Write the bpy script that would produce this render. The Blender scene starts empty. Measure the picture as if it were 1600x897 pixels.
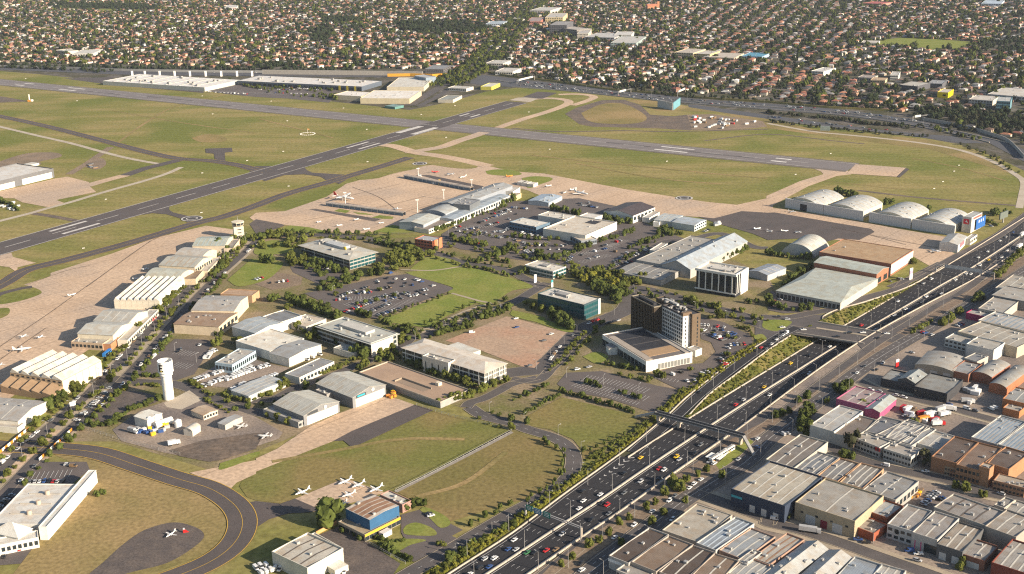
import bpy, bmesh, math, random, re
import numpy as np
from mathutils import Vector, Matrix
from mathutils.geometry import tessellate_polygon
rnd = random.Random(7)
S = bpy.context.scene
COL = S.collection
# ---------------------------------------------------------------- camera
F, PIT, ROLL, CAMH = 1892.49, 0.3116786, 0.0203212, 339.257     # fitted to the runway stripes (60 m period)
CX, CY = 800.0, 448.5
c, s = math.cos(ROLL), math.sin(ROLL)
R_, D_ = Vector((1, 0, 0)), Vector((0, -math.sin(PIT), -math.cos(PIT)))
FW = Vector((0, math.cos(PIT), -math.sin(PIT)))
XI = c * R_ + s * D_
YI = -s * R_ + c * D_
cam = bpy.data.cameras.new('camera'); camo = bpy.data.objects.new('camera', cam); COL.objects.link(camo)
M = Matrix((XI, -YI, -FW)).transposed().to_4x4(); M.translation = (0, 0, CAMH)
camo.matrix_world = M
cam.sensor_width = 36; cam.lens = F / 1600 * 36; cam.clip_start = 5; cam.clip_end = 60000
S.camera = camo
# ---------------------------------------------------------------- light
SUN_AZ, SUN_EL = math.radians(-29), math.radians(21.5)   # direction towards the sun, angle from +X
sd = Vector((math.cos(SUN_EL) * math.cos(SUN_AZ), math.cos(SUN_EL) * math.sin(SUN_AZ), math.sin(SUN_EL)))
sl = bpy.data.lights.new('sun', 'SUN'); sl.energy = 5.0; sl.angle = math.radians(0.55); sl.color = (1, 0.865, 0.69)
so = bpy.data.objects.new('sun', sl); COL.objects.link(so); so.rotation_euler = sd.to_track_quat('Z', 'Y').to_euler()
so.location = (600, 0, 900)
w = bpy.data.worlds.new('World'); S.world = w; w.use_nodes = True
nt = w.node_tree; nt.nodes.clear()
sky = nt.nodes.new('ShaderNodeTexSky'); sky.sky_type = 'NISHITA'; sky.sun_disc = False
sky.sun_elevation = SUN_EL; sky.sun_rotation = math.pi / 2 - SUN_AZ
bg = nt.nodes.new('ShaderNodeBackground'); bg.inputs[1].default_value = 0.072
wo = nt.nodes.new('ShaderNodeOutputWorld')
nt.links.new(sky.outputs[0], bg.inputs[0]); nt.links.new(bg.outputs[0], wo.inputs[0])
S.view_settings.view_transform = 'Standard'; S.view_settings.look = 'None'; S.view_settings.gamma = 1
S.view_settings.exposure = 1.13
S.cycles.max_bounces = 5; S.cycles.diffuse_bounces = 2; S.cycles.glossy_bounces = 2
S.cycles.transmission_bounces = 2; S.cycles.volume_bounces = 0; S.cycles.transparent_max_bounces = 4
S.cycles.use_denoising = False; S.cycles.filter_width = 1.2
# ---------------------------------------------------------------- pixels to metres
def W(x, y, z=0.0):
    X, Y = x - CX, y - CY
    d = X * XI + Y * YI + F * FW
    t = (z - CAMH) / d.z
    return Vector((d.x * t, d.y * t, z))
def proj(p):
    v = Vector(p) - Vector((0, 0, CAMH)); d = v.dot(FW)
    return CX + F * v.dot(XI) / d, CY + F * v.dot(YI) / d
REG = {}
for j, row in enumerate(('abcd', 'efgh', 'ijkl', 'mnop')):
    for i, ch in enumerate(row): REG[ch] = (400 * i, (0, 225, 450, 672)[j])
ZS = 3.9875
def T(str_):
    """'e12,30 45,60' -> full photo pixels; a region letter = 4x crop of the photo, no letter = whole photo"""
    out = []
    for tok in str_.split():
        r = 'A'
        if tok[0].isalpha(): r = tok[0]; tok = tok[1:]
        x, y = (float(v) for v in tok.split(','))
        out.append((x, y) if r == 'A' else (REG[r][0] + x / ZS, REG[r][1] + y / ZS))
    return out
def TW(str_, z=0.0): return [W(x, y, z) for x, y in T(str_)]
def px_h(x, yb, yt):
    """height in metres of something standing at pixel (x, yb) whose top is seen at row yt"""
    g = W(x, yb); lo, hi = 0., 120.
    for _ in range(30):
        m = (lo + hi) / 2
        if proj((g.x, g.y, m))[1] > yt: lo = m
        else: hi = m
    return lo
def catmull(pts, n=6):
    if len(pts) < 3: return pts
    P = [2 * pts[0] - pts[1]] + pts + [2 * pts[-1] - pts[-2]]; out = []
    for i in range(1, len(P) - 2):
        a, b, c_, d = P[i - 1:i + 3]
        for k in range(n):
            t = k / n
            out.append(0.5 * (2 * b + (c_ - a) * t + (2 * a - 5 * b + 4 * c_ - d) * t * t + (3 * b - 3 * c_ + d - a) * t ** 3))
    return out + [pts[-1]]
# ---------------------------------------------------------------- materials
MATS = {}
def col(h): return tuple(h) if not isinstance(h, str) else tuple(((v / 255) / 12.92 if v / 255 < .04045 else ((v / 255 + .055) / 1.055) ** 2.4) for v in bytes.fromhex(h))
def mat(name, c1, c2=None, scale=0.1, rough=0.85, metal=0.0, fine=0.0, fscale=2.0, wave=None, spec=0.3, objvar=0.0, stretch=None, c3=None, s3=0.01, detail=4.0, emit=None):
    if name in MATS: return MATS[name]
    m = bpy.data.materials.new(name); m.use_nodes = True; n = m.node_tree.nodes; l = m.node_tree.links
    b = n['Principled BSDF']; b.inputs['Roughness'].default_value = rough; b.inputs['Metallic'].default_value = metal
    b.inputs['Specular IOR Level'].default_value = spec
    c1 = col(c1); c2 = col(c2) if c2 else tuple(v * 0.8 for v in c1)
    tc = n.new('ShaderNodeTexCoord'); vec = tc.outputs['Object']
    if stretch:
        mp = n.new('ShaderNodeMapping'); mp.inputs['Rotation'].default_value = (0, 0, stretch[0]); mp.inputs['Scale'].default_value = (stretch[1], stretch[2], 1)
        l.new(vec, mp.inputs[0]); vec2 = mp.outputs[0]
    else: vec2 = vec
    no = n.new('ShaderNodeTexNoise'); no.inputs['Scale'].default_value = scale; no.inputs['Detail'].default_value = detail; l.new(vec2, no.inputs['Vector'])
    rp = n.new('ShaderNodeMapRange'); rp.inputs[1].default_value = .36; rp.inputs[2].default_value = .64; l.new(no.outputs['Fac'], rp.inputs[0])
    mx = n.new('ShaderNodeMix'); mx.data_type = 'RGBA'; mx.inputs['A'].default_value = (*c1, 1); mx.inputs['B'].default_value = (*c2, 1)
    l.new(rp.outputs[0], mx.inputs['Factor']); out = mx.outputs['Result']
    def mul(out, fac_socket):
        v = n.new('ShaderNodeVectorMath'); v.operation = 'SCALE'; l.new(out, v.inputs[0]); l.new(fac_socket, v.inputs['Scale']); return v.outputs[0]
    if c3:
        n3 = n.new('ShaderNodeTexNoise'); n3.inputs['Scale'].default_value = s3; n3.inputs['Detail'].default_value = 5; l.new(vec, n3.inputs['Vector'])
        r3 = n.new('ShaderNodeMapRange'); r3.inputs[1].default_value = .47; r3.inputs[2].default_value = .62; l.new(n3.outputs['Fac'], r3.inputs[0])
        m3 = n.new('ShaderNodeMix'); m3.data_type = 'RGBA'; m3.inputs['B'].default_value = (*col(c3), 1)
        l.new(out, m3.inputs['A']); l.new(r3.outputs[0], m3.inputs['Factor']); out = m3.outputs['Result']
    if fine:
        n2 = n.new('ShaderNodeTexNoise'); n2.inputs['Scale'].default_value = fscale; n2.inputs['Detail'].default_value = 3; l.new(vec, n2.inputs['Vector'])
        r2 = n.new('ShaderNodeMapRange'); r2.inputs[1].default_value = .3; r2.inputs[2].default_value = .7; r2.inputs[3].default_value = 1 - fine; r2.inputs[4].default_value = 1 + fine
        l.new(n2.outputs['Fac'], r2.inputs[0]); out = mul(out, r2.outputs[0])
    if wave:      # (axis 0/1, period m, depth): rolled sheets / slab joints
        sp = n.new('ShaderNodeSeparateXYZ'); l.new(vec2, sp.inputs[0])
        for ax, per, dep, wid in wave:
            a = n.new('ShaderNodeMath'); a.operation = 'DIVIDE'; a.inputs[1].default_value = per; l.new(sp.outputs[ax], a.inputs[0])
            f = n.new('ShaderNodeMath'); f.operation = 'FRACT'; l.new(a.outputs[0], f.inputs[0])
            g = n.new('ShaderNodeMath'); g.operation = 'GREATER_THAN'; g.inputs[1].default_value = wid; l.new(f.outputs[0], g.inputs[0])
            r = n.new('ShaderNodeMapRange'); r.inputs[3].default_value = 1 - dep; l.new(g.outputs[0], r.inputs[0]); out = mul(out, r.outputs[0])
    if objvar:
        oi = n.new('ShaderNodeObjectInfo'); r = n.new('ShaderNodeMapRange'); r.inputs[3].default_value = 1 - objvar; r.inputs[4].default_value = 1 + objvar
        l.new(oi.outputs['Random'], r.inputs[0]); out = mul(out, r.outputs[0])
    l.new(out, b.inputs['Base Color'])
    if emit: b.inputs['Emission Color'].default_value = (*col(emit), 1); b.inputs['Emission Strength'].default_value = .3
    MATS[name] = m; return m
# ---------------------------------------------------------------- mesh helpers
def link(name, me, parent=None, m=None, loc=None):
    o = bpy.data.objects.new(name, me); COL.objects.link(o)
    if m is not None and me is not None and not me.materials: me.materials.append(m)
    if parent: o.parent = parent
    if loc is not None: o.location = loc
    return o
def mesh(name, v, f, m=None):
    me = bpy.data.meshes.new(name); me.from_pydata([tuple(p) for p in v], [], f)
    if m: me.materials.append(m)
    return me
class MB:
    """collects simple shapes into one mesh"""
    def __init__(self): self.v = []; self.f = []; self.mi = []; self.mats = []
    def _m(self, m):
        if m not in self.mats: self.mats.append(m)
        return self.mats.index(m)
    def poly(self, pts, m=None):
        b = len(self.v); self.v += [tuple(p) for p in pts]; self.f.append(tuple(range(b, b + len(pts)))); self.mi.append(self._m(m)); return self
    def prism(self, pts, z0, z1, m=None, top=True, bottom=True):
        """pts counter-clockwise plan outline; z1 may be a list"""
        n = len(pts); b = len(self.v); zz = z1 if isinstance(z1, (list, tuple)) else [z1] * n
        self.v += [(p[0], p[1], z0) for p in pts] + [(p[0], p[1], z) for p, z in zip(pts, zz)]
        k = self._m(m)
        for i in range(n): self.f.append((b + i, b + (i + 1) % n, b + n + (i + 1) % n, b + n + i)); self.mi.append(k)
        if top: self.f.append(tuple(range(b + n, b + 2 * n))); self.mi.append(k)
        if bottom: self.f.append(tuple(range(b + n - 1, b - 1, -1))); self.mi.append(k)
        return self
    def box(self, x0, x1, y0, y1, z0, z1, m=None): return self.prism([(x0, y0), (x1, y0), (x1, y1), (x0, y1)], z0, z1, m)
    def cyl(self, p, q, r0, r1=None, n=8, m=None, cap=True):
        r1 = r0 if r1 is None else r1; p = Vector(p); q = Vector(q); a = (q - p).normalized()
        u = a.orthogonal().normalized(); w_ = a.cross(u); b = len(self.v); k = self._m(m)
        for P, r in ((p, r0), (q, r1)):
            for i in range(n): t = 2 * math.pi * i / n; self.v.append(tuple(P + r * (math.cos(t) * u + math.sin(t) * w_)))
        for i in range(n): self.f.append((b + i, b + (i + 1) % n, b + n + (i + 1) % n, b + n + i)); self.mi.append(k)
        if cap: self.f += [tuple(range(b + n, b + 2 * n)), tuple(range(b + n - 1, b - 1, -1))]; self.mi += [k, k]
        return self
    def loft(self, rings, m=None, cap=True):
        b = len(self.v); n = len(rings[0]); k = self._m(m)
        for r in rings: self.v += [tuple(p) for p in r]
        for j in range(len(rings) - 1):
            for i in range(n):
                self.f.append((b + j * n + i, b + j * n + (i + 1) % n, b + (j + 1) * n + (i + 1) % n, b + (j + 1) * n + i)); self.mi.append(k)
        if cap:
            self.f += [tuple(range(b + n - 1, b - 1, -1)), tuple(range(b + (len(rings) - 1) * n, b + len(rings) * n))]; self.mi += [k, k]
        return self
    def me(self, name, m=None, smooth=False):
        me = bpy.data.meshes.new(name); me.from_pydata(self.v, [], self.f)
        ms = [x if x else m for x in self.mats]
        for x in ms: me.materials.append(x)
        if len(ms) > 1: me.polygons.foreach_set('material_index', self.mi)
        if smooth: me.polygons.foreach_set('use_smooth', [True] * len(me.polygons))
        return me
    def build(self, name, m=None, parent=None, loc=None, smooth=False): return link(name, self.me(name, m, smooth), parent, None, loc)
def tag(o, label=None, cat=None, group=None, kind=None):
    if label: o['label'] = label
    if cat: o['category'] = cat
    if group: o['group'] = group
    if kind: o['kind'] = kind
    return o
def thing(name, label, cat, loc=(0, 0, 0), rz=0.0, group=None):
    o = bpy.data.objects.new(name, None); COL.objects.link(o); o.location = loc; o.rotation_euler = (0, 0, rz); o.empty_display_size = 1
    return tag(o, label, cat, group)
def copy_tree(o, loc=None, rz=None, label=None, group=None, parent=None):
    c_ = o.copy(); COL.objects.link(c_); c_.parent = parent
    if loc is not None: c_.location = loc
    if rz is not None: c_.rotation_euler = (0, 0, rz)
    if label: c_['label'] = label
    if group: c_['group'] = group
    for ch in o.children: copy_tree(ch, parent=c_)
    return c_
# ---------------------------------------------------------------- ground sheets
LAY = 0.06
ZI = [0]
def zi():
    ZI[0] += 1; return (ZI[0] % 24) * .0022
def sheet_w(name, pts, m, layer, holes=(), parent=None, z=None, kind='structure'):
    z = layer * LAY + zi() if z is None else z
    loops = [[Vector((p[0], p[1], 0)) for p in pts]] + [[Vector((p[0], p[1], 0)) for p in h] for h in holes]
    allv = [p for lp in loops for p in lp]
    tris = tessellate_polygon(loops)
    ff = []
    for t in tris:
        a, b, c_ = (allv[i] for i in t)
        ff.append(tuple(t) if (b - a).cross(c_ - a).z > 0 else (t[0], t[2], t[1]))
    o = link(name, mesh(name, [(p.x, p.y, z) for p in allv], ff, m), parent)
    if kind and not parent: o['kind'] = kind
    return o
def sheet(name, spec, m, layer, smooth=False, **k):
    pts = TW(spec)
    if smooth: pts = catmull(pts + [pts[0]], 5)[:-1]
    return sheet_w(name, pts, m, layer, **k)
def offset_line(pts, d):
    out = []
    for i, p in enumerate(pts):
        a = pts[max(i - 1, 0)]; b = pts[min(i + 1, len(pts) - 1)]; t = Vector((b.x - a.x, b.y - a.y, 0)).normalized()
        out.append(Vector((p.x - t.y * d, p.y + t.x * d, p.z)))
    return out
def strip(name, A, B, m, dz=0.0, parent=None, kind='structure'):
    n = len(A); o = link(name, mesh(name, [p + Vector((0, 0, dz + .0004 * (i % n))) for i, p in enumerate(A + B)], [(i + 1, i, n + i, n + i + 1) for i in range(n - 1)], m), parent)
    if kind and not parent: o['kind'] = kind
    return o
def ribbon(name, spec, wid, m, layer, n=6, parent=None, kind='structure', lines=None):
    """lines: list of (offset m, width, material, dash or None)"""
    pts = catmull(TW(spec) if isinstance(spec, str) else spec, n)
    wl = wid if isinstance(wid, (tuple, list)) else (wid / 2, wid / 2)
    o = strip(name, offset_line(pts, wl[0]), offset_line(pts, -wl[1]), m, layer * LAY + zi(), parent, kind)
    if name in ('street', 'service_road', 'boulevard_carriageway', 'avenue', 'industrial_street') and m is M_ROAD:
        for sg in (1, -1): strip('kerb', offset_line(pts, sg * wl[0] + .22), offset_line(pts, sg * wl[0] - .22), M_PATH, layer * LAY + .13, o)
    for off, lw, lm, dash in (lines or []): paint(pts, off, lw, lm, dash, (layer + 1.9) * LAY, o)
    return o
def resample(pts, step):
    out = [pts[0]]; acc = 0.0
    for a, b in zip(pts, pts[1:]):
        L = (b - a).length; t = step - acc
        while t <= L: out.append(a.lerp(b, t / L)); t += step
        acc = L - (t - step)
    return out
def paint(pts, off, lw, m, dash, dz, parent, name='line_marking'):
    ln = offset_line(pts, off)
    if dash:
        q = resample(ln, 1.0); v = []; f = []; per = dash[0] + dash[1]
        for i in range(0, len(q) - int(dash[0]), int(per)):
            a, b = q[i], q[i + int(dash[0])]; t = (b - a).normalized(); nn = Vector((-t.y, t.x, 0)) * lw / 2; k = len(v)
            v += [a - nn, b - nn, b + nn, a + nn]; f.append((k, k + 1, k + 2, k + 3))
        if not v: return
        link(name, mesh(name, [p + Vector((0, 0, dz)) for p in v], f, m), parent)
    else: strip(name, offset_line(ln, lw / 2), offset_line(ln, -lw / 2), m, dz, parent)
# common colours
M_ASPH = mat('asphalt', (.094, .076, .070), (.076, .064, .060), .05, fine=.18, fscale=1.5)
M_ROAD = mat('road_asphalt', (.098, .085, .080), (.078, .069, .066), .08, fine=.15)
M_FWY = mat('freeway_asphalt', (.021, .0205, .024), (.029, .027, .028), .03, fine=.12, stretch=(-.87, .15, 1.5))
M_OLDASPH = mat('worn_asphalt', (.085, .07, .064), (.12, .095, .08), .12, fine=.25, fscale=.8, detail=8)
M_RWY = mat('runway_asphalt', (.185, .16, .152), (.155, .136, .132), .02, fine=.1, stretch=(.5765, .15, 2))
M_RWYD = mat('runway_dark_asphalt', (.096, .078, .072), (.08, .068, .065), .03, fine=.1, stretch=(-1.014, .15, 2))
M_CONC = mat('apron_concrete', (.50, .36, .245), (.43, .305, .205), .02, fine=.2, fscale=.35, wave=[(0, 7.5, .16, .05), (1, 30, .3, .03)], c3=(.40, .30, .22), s3=.012, stretch=(-.84, 1, 1))
M_CONCW = mat('pale_concrete', (.42, .36, .28), (.36, .30, .23), .06, fine=.12)
M_PATH = mat('footpath_concrete', (.36, .29, .21), (.30, .25, .18), .1, fine=.15)
M_YARD = mat('yard_paving', (.22, .175, .14), (.30, .235, .18), .04, fine=.25, fscale=.6, c3=(.145, .12, .108), s3=.02)
M_DIRT = mat('bare_dirt', (.23, .165, .11), (.17, .125, .085), .05, fine=.3, fscale=.5, detail=8)
M_DARKD = mat('dark_dirt', (.105, .082, .066), (.15, .11, .08), .05, fine=.3, fscale=.3, detail=8)
M_WHITE = mat('white_paint', (.8, .78, .72), (.66, .63, .58), .3)
M_RPAINT = mat('runway_paint', (.56, .53, .49), (.42, .39, .36), .12)
M_YELLOW = mat('yellow_paint', (.55, .34, .05), (.45, .28, .05), .3)
M_GRASS = mat('airfield_turf', (.178, .170, .050), (.27, .215, .09), .02, rough=1, fine=.22, fscale=.25, stretch=(.5765, .35, 1.3), c3=(.145, .155, .04), s3=.007, spec=.05, detail=8, wave=[(1, 17, .07, .5)])
M_LAWN = mat('lawn_turf', (.155, .185, .04), (.20, .205, .055), .05, rough=1, fine=.2, fscale=.5, spec=.05)
M_PADD = mat('paddock_turf', (.175, .155, .055), (.14, .142, .04), .025, rough=1, fine=.22, fscale=.4, stretch=(-1.0, .4, 1.2), c3=(.20, .155, .062), s3=.012, spec=.05, detail=8)
M_DRYG = mat('dry_turf', (.23, .175, .075), (.17, .145, .055), .03, rough=1, fine=.25, fscale=.4, c3=(.28, .20, .095), s3=.01, spec=.05, detail=8)
M_BASE = mat('suburb_ground', (.062, .062, .034), (.10, .088, .065), .02, rough=1, fine=.3, fscale=.15, c3=(.13, .115, .10), s3=.03, spec=.05, detail=8)
M_BARR = mat('barrier_concrete', (.43, .37, .30), (.36, .31, .25), .2)
# ================================================================ the setting: ground, freeway cutting, runways, aprons, roads
def zf(x):   # freeway level by photo column: it dips under the overpass
    def ss(a, b, t): t = max(0, min(1, (t - a) / (b - a))); return t * t * (3 - 2 * t)
    return -5.6 * ss(1105, 1285, x) * (1 - ss(1365, 1500, x))
MED = T('560,1032 640,979 720,925 800,872.5 877.7,821 935,784 1018,727 1101,672 1150,640 1200,608 1250,577 1303,544 1355,514 1425.6,473 1471,446 1517.5,419.6 1600,366 1700,300')
MEDW = [W(x, y, zf(x)) for x, y in MED]
LOFF = [17.5] * 8 + [17.5, 17.5, 17.8, 18, 18, 19, 20, 21, 21, 21]
ROFF = [17.5] * 8 + [17, 17, 16.5, 16, 15.5, 15, 15, 15, 15, 15]
def varoff(pts, offs, sg):
    o1 = []
    for i, p in enumerate(pts):
        a = pts[max(i - 1, 0)]; b = pts[min(i + 1, len(pts) - 1)]; t = Vector((b.x - a.x, b.y - a.y, 0)).normalized()
        o1.append(Vector((p.x - t.y * offs[i] * sg, p.y + t.x * offs[i] * sg, p.z)))
    return o1
FL, FR = catmull(varoff(MEDW, LOFF, 1), 5), catmull(varoff(MEDW, ROFF, -1), 5)
FM = catmull(MEDW, 5)
LTOP = TW('1060,662 1078,648 1108,615.5 1150,584 1200,546.5 1237,523 1287,499 1312,485 1362,470 1425,446 1478,414')   # top of the west bank
i0 = next(i for i, p in enumerate(FL) if p.y > 742); i1 = next(i for i, p in enumerate(FL) if p.y > 1062)
j0 = next(i for i, p in enumerate(FR) if p.y > 722); j1 = next(i for i, p in enumerate(FR) if p.y > 1040)
RTOP = [Vector((p.x, p.y, 0)) for p in offset_line(FR, -0.6)[j0:j1 + 1]]
HOLE = LTOP + RTOP[::-1]
BIG = 16000
sheet_w('ground', [(-BIG, -3000), (BIG, -3000), (BIG, 26000), (-BIG, 26000)], M_BASE, 0, holes=[HOLE])
# freeway deck, banks, barriers
fw = strip('freeway', FL, FR, M_FWY, .14)
M_LINE = mat('lane_paint', (.5, .48, .45), (.4, .38, .36), .4)
for o in (1.6,): paint(FM, o, .35, M_LINE, None, .2, fw)
for o in (-1.6, -15.6): paint(FM, o, .35, M_LINE, None, .2, fw)
for o in (5.2, 8.8, 12.5, -5.1, -8.6, -12.1): paint(FM, o, .22, M_LINE, (3, 9), .22, fw)
def wall(name, line, z0, z1, thick, m, parent=None):
    A = offset_line(line, thick / 2); B = offset_line(line, -thick / 2); v = []; f = []; n = len(line)
    for P, z in ((A, z0), (B, z0), (A, z1), (B, z1)): v += [(p.x, p.y, (p.z if z is not None else 0) + (z or 0)) for p in P]
    for i in range(n - 1):
        f += [(i, i + 1, 2 * n + i + 1, 2 * n + i), (n + i + 1, n + i, 3 * n + i, 3 * n + i + 1), (2 * n + i, 2 * n + i + 1, 3 * n + i + 1, 3 * n + i)]
    f += [(n, 0, 2 * n, 3 * n), (n - 1, 2 * n - 1, 4 * n - 1, 3 * n - 1)]
    return link(name, mesh(name, v, f, m), parent)
tag(wall('median_barrier', FM, -.2, 1.1, .75, M_BARR), 'pale concrete barrier along the middle of the freeway', 'barrier')
LBP = T('600,965 701,898 800,834 880,774 940,731 981,701 1017,672 1045,648 1072,622 1110,592 1150,562 1197,533'); LBW = catmull([W(x, y) for x, y in LBP], 5)
k0 = min(range(len(FL)), key=lambda i: (FL[i] - W(992, 711)).length)
tag(wall('freeway_barrier', FL[k0:], -.2, 1.0, .6, M_BARR), 'pale concrete barrier between the freeway and its exit ramp', 'barrier')
LM = [p for p in LBW if p.y < FL[k0].y + 8]
sheet_w('freeway_merge', [FL[i] for i in range(k0 + 1) if FL[i].y > LM[0].y - 30][::-1] + LM, M_FWY, 2)
paint(LM, -2.2, .3, M_LINE, None, .26, fw)
tag(wall('freeway_barrier', offset_line(FR[:j0 + 1], .1), -.2, 1.2, .6, M_BARR), 'pale concrete barrier on the tram side of the freeway below the footbridge', 'barrier')
tag(wall('freeway_barrier', offset_line(FR[j1:], .1), -.2, 1.2, .6, M_BARR), 'concrete barrier on the near side of the freeway past the hangars', 'barrier')
rw = link('retaining_wall', mesh('retaining_wall', [p for p in FR[j0:j1 + 1]] + [Vector((p.x, p.y, 1.0)) for p in FR[j0:j1 + 1]] + [Vector((p.x, p.y, 1.0)) for p in RTOP] + [Vector((p.x, p.y, -.1)) for p in RTOP],
    [(i, i + 1, n_ + i + 1, n_ + i) for n_ in [j1 - j0 + 1] for i in range(n_ - 1)] + [(n_ + i, n_ + i + 1, 2 * n_ + i + 1, 2 * n_ + i) for n_ in [j1 - j0 + 1] for i in range(n_ - 1)] + [(2 * n_ + i, 2 * n_ + i + 1, 3 * n_ + i + 1, 3 * n_ + i) for n_ in [j1 - j0 + 1] for i in range(n_ - 1)], M_BARR))
tag(rw, 'tall concrete retaining wall holding up the tram road beside the sunken freeway', 'wall')
LB = resample(LTOP, 4.0); FS = resample(FL[i0:i1 + 1], 4.0)
bank = [[LB[int(i * (len(LB) - 1) / 59)].lerp(FS[int(i * (len(FS) - 1) / 59)], t) for i in range(60)] for t in (0, .33, .66, 1)]
M_BANK = mat('bank_groundcover', (.13, .125, .03), (.075, .085, .022), .3, rough=1, fine=.4, fscale=1.2, c3=(.17, .14, .05), s3=.06, spec=.05)
bv = [p for r in bank for p in r]; bo = link('embankment', mesh('embankment', bv, [(j * 60 + i + 1, j * 60 + i, (j + 1) * 60 + i, (j + 1) * 60 + i + 1) for j in range(3) for i in range(59)], M_BANK)); bo['kind'] = 'structure'
# grass base of the airport and yards east of the freeway
AG = '-500,84 -200,100 0,111 60,116 170,128 380,142 530,160 640,172 700,160 760,143 800,138 830,133 900,140 960,150 1040,160 1200,183 1300,200 1430,213 1500,226 1560,247 1610,272 1640,300 1625,325 1600,341 1478,411 1425,443 1362,467 1312,482 1287,496 1237,520 1200,543 1150,581 1108,612 1078,645 1060,659 1017,671 900,757 800,831 690,905 560,1000 -500,1000'
sheet('airfield_grass', AG, M_GRASS, 1)
EG = [Vector((p.x, p.y, 0)) for p in offset_line(FR, -1.2)]
sheet_w('paved_yard', EG + [W(1900, 330), W(1900, 1100), W(700, 1100)], M_YARD, 1)
sheet('estate_ground', '398,368 470,372 560,376 690,368 800,330 960,345 1110,388 1200,432 1220,470 1190,500 1190,530 1060,650 990,690 960,712 900,700 850,672 800,676 735,642 640,612 600,622 440,690 330,735 180,690 100,690 160,622', mat('estate_verge', (.19, .15, .085), (.135, .132, .045), .06, rough=1, fine=.3, fscale=.6, c3=(.25, .19, .125), s3=.03, spec=.05, detail=8), 1.6)
# ---- runways (world line fitted)
A17, O17 = 1.0139688, Vector((-529.92, 1222.49, 0)); A08, O08 = -.5765015, Vector((-139.05, 1899.93, 0))
def rw_pts(O, a, s0, s1, off=0): d = Vector((math.cos(a), math.sin(a), 0)); n_ = Vector((-d.y, d.x, 0)); return [O + d * s0 + n_ * off, O + d * s1 + n_ * off]
def rect_on(O, a, s0, s1, o0, o1): d = Vector((math.cos(a), math.sin(a), 0)); n_ = Vector((-d.y, d.x, 0)); return [O + d * s0 + n_ * o0, O + d * s1 + n_ * o0, O + d * s1 + n_ * o1, O + d * s0 + n_ * o1]
s08e = (W(1333, 261.5) - O08).dot(Vector((math.cos(A08), math.sin(A08), 0)))
s17e = (W(806, 159.5) - O17).dot(Vector((math.cos(A17), math.sin(A17), 0)))
sheet_w('runway_shoulder', rect_on(O08, A08, -2600, s08e, -30, 30), mat('shoulder', (.155, .128, .105), (.13, .11, .09), .03, fine=.15), 4)
r08 = sheet_w('runway', rect_on(O08, A08, -2600, s08e, -23, 23), M_RWY, 5)
r17 = sheet_w('runway', rect_on(O17, A17, -1200, s17e, -22.5, 22.5), M_RWYD, 6)
def marks(rr, O, a, rects, z):
    v = []; f = []
    for r in rects: k = len(v); v += [p + Vector((0, 0, z)) for p in rect_on(O, a, *r)]; f.append((k, k + 1, k + 2, k + 3))
    link('runway_markings', mesh('runway_markings', v, f, M_RPAINT), rr)
def s_of(O, a, x, y): return (W(x, y) - O).dot(Vector((math.cos(a), math.sin(a), 0)))
R = [(60 * i, 60 * i + 32, -.5, .5) for i in range(-18, 12)] + [(60 * (i + 13.43), 60 * (i + 13.43) + 32, -.5, .5) for i in range(4)]
sx = s_of(O17, A17, 678, 197); R += [(-1200, sx - 30, 21, 22), (-1200, sx - 30, -22, -21), (sx + 30, s17e, 21, 22), (sx + 30, s17e, -22, -21)]
for (x, y, L) in ((92, 359.5, 52), (572, 224, 62)):
    k = s_of(O17, A17, x, y)
k = s_of(O17, A17, 73.5, 361.6); R += [(k, k + 50, 8.5, 13), (k, k + 50, -13, -8.5)]
k = s_of(O17, A17, 650, 204); R += [(k - 30, k + 32, 9, 19), (k - 30, k + 32, -19, -9)]
k = s_of(O17, A17, 564, 226); R += [(k - 30, k + 20, 8.5, 12.5), (k - 30, k + 20, -12.5, -8.5)]
k = s_of(O17, A17, 733, 180.5); R += [(k - 14, k + 14, 8.5, 13), (k - 14, k + 14, -13, -8.5)]
marks(r17, O17, A17, R, .50)
R = [(60 * i, 60 * i + 32, -.55, .55) for i in range(-30, 15) if not 60 * i + 32 > s08e]
for x, y, L, o in ((96, 142.5, 50, 8), (18, 135.5, 28, 8), (1050, 235.5, 50, 8), (1218, 252, 22, 6)):
    k = s_of(O08, A08, x, y)
    R += [(k - L / 2, k + L / 2, o, o + 6), (k - L / 2, k + L / 2, -o - 6, -o)]
R += [(-2600, s_of(O08, A08, 625, 190), 21.3, 22.4), (-2600, s_of(O08, A08, 640, 198), -22.4, -21.3), (s_of(O08, A08, 700, 195), s08e, 21.3, 22.4), (s_of(O08, A08, 760, 207), s_of(O08, A08, 1262, 262), -22.4, -21.3)]
marks(r08, O08, A08, R, .46)
# dark tyre streaks near the far threshold are left to the asphalt; pads at the ends
sheet('runway_end_pad', 'h545,127 h860,150 h800,206 h490,186', M_CONC, 6)
sheet('runway_end_pad', '795,157 808,153 820,152.5 841,154.5 828,160 806,158', M_CONCW, 7)
sheet('runway_stub', '814,153 840,143.5 871,145.5 848,154.5 830,154.5', M_ASPH, 6)
sheet('blast_strip', 'h862,150 h880,160 h822,210 h802,206', M_ASPH, 6)
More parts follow.
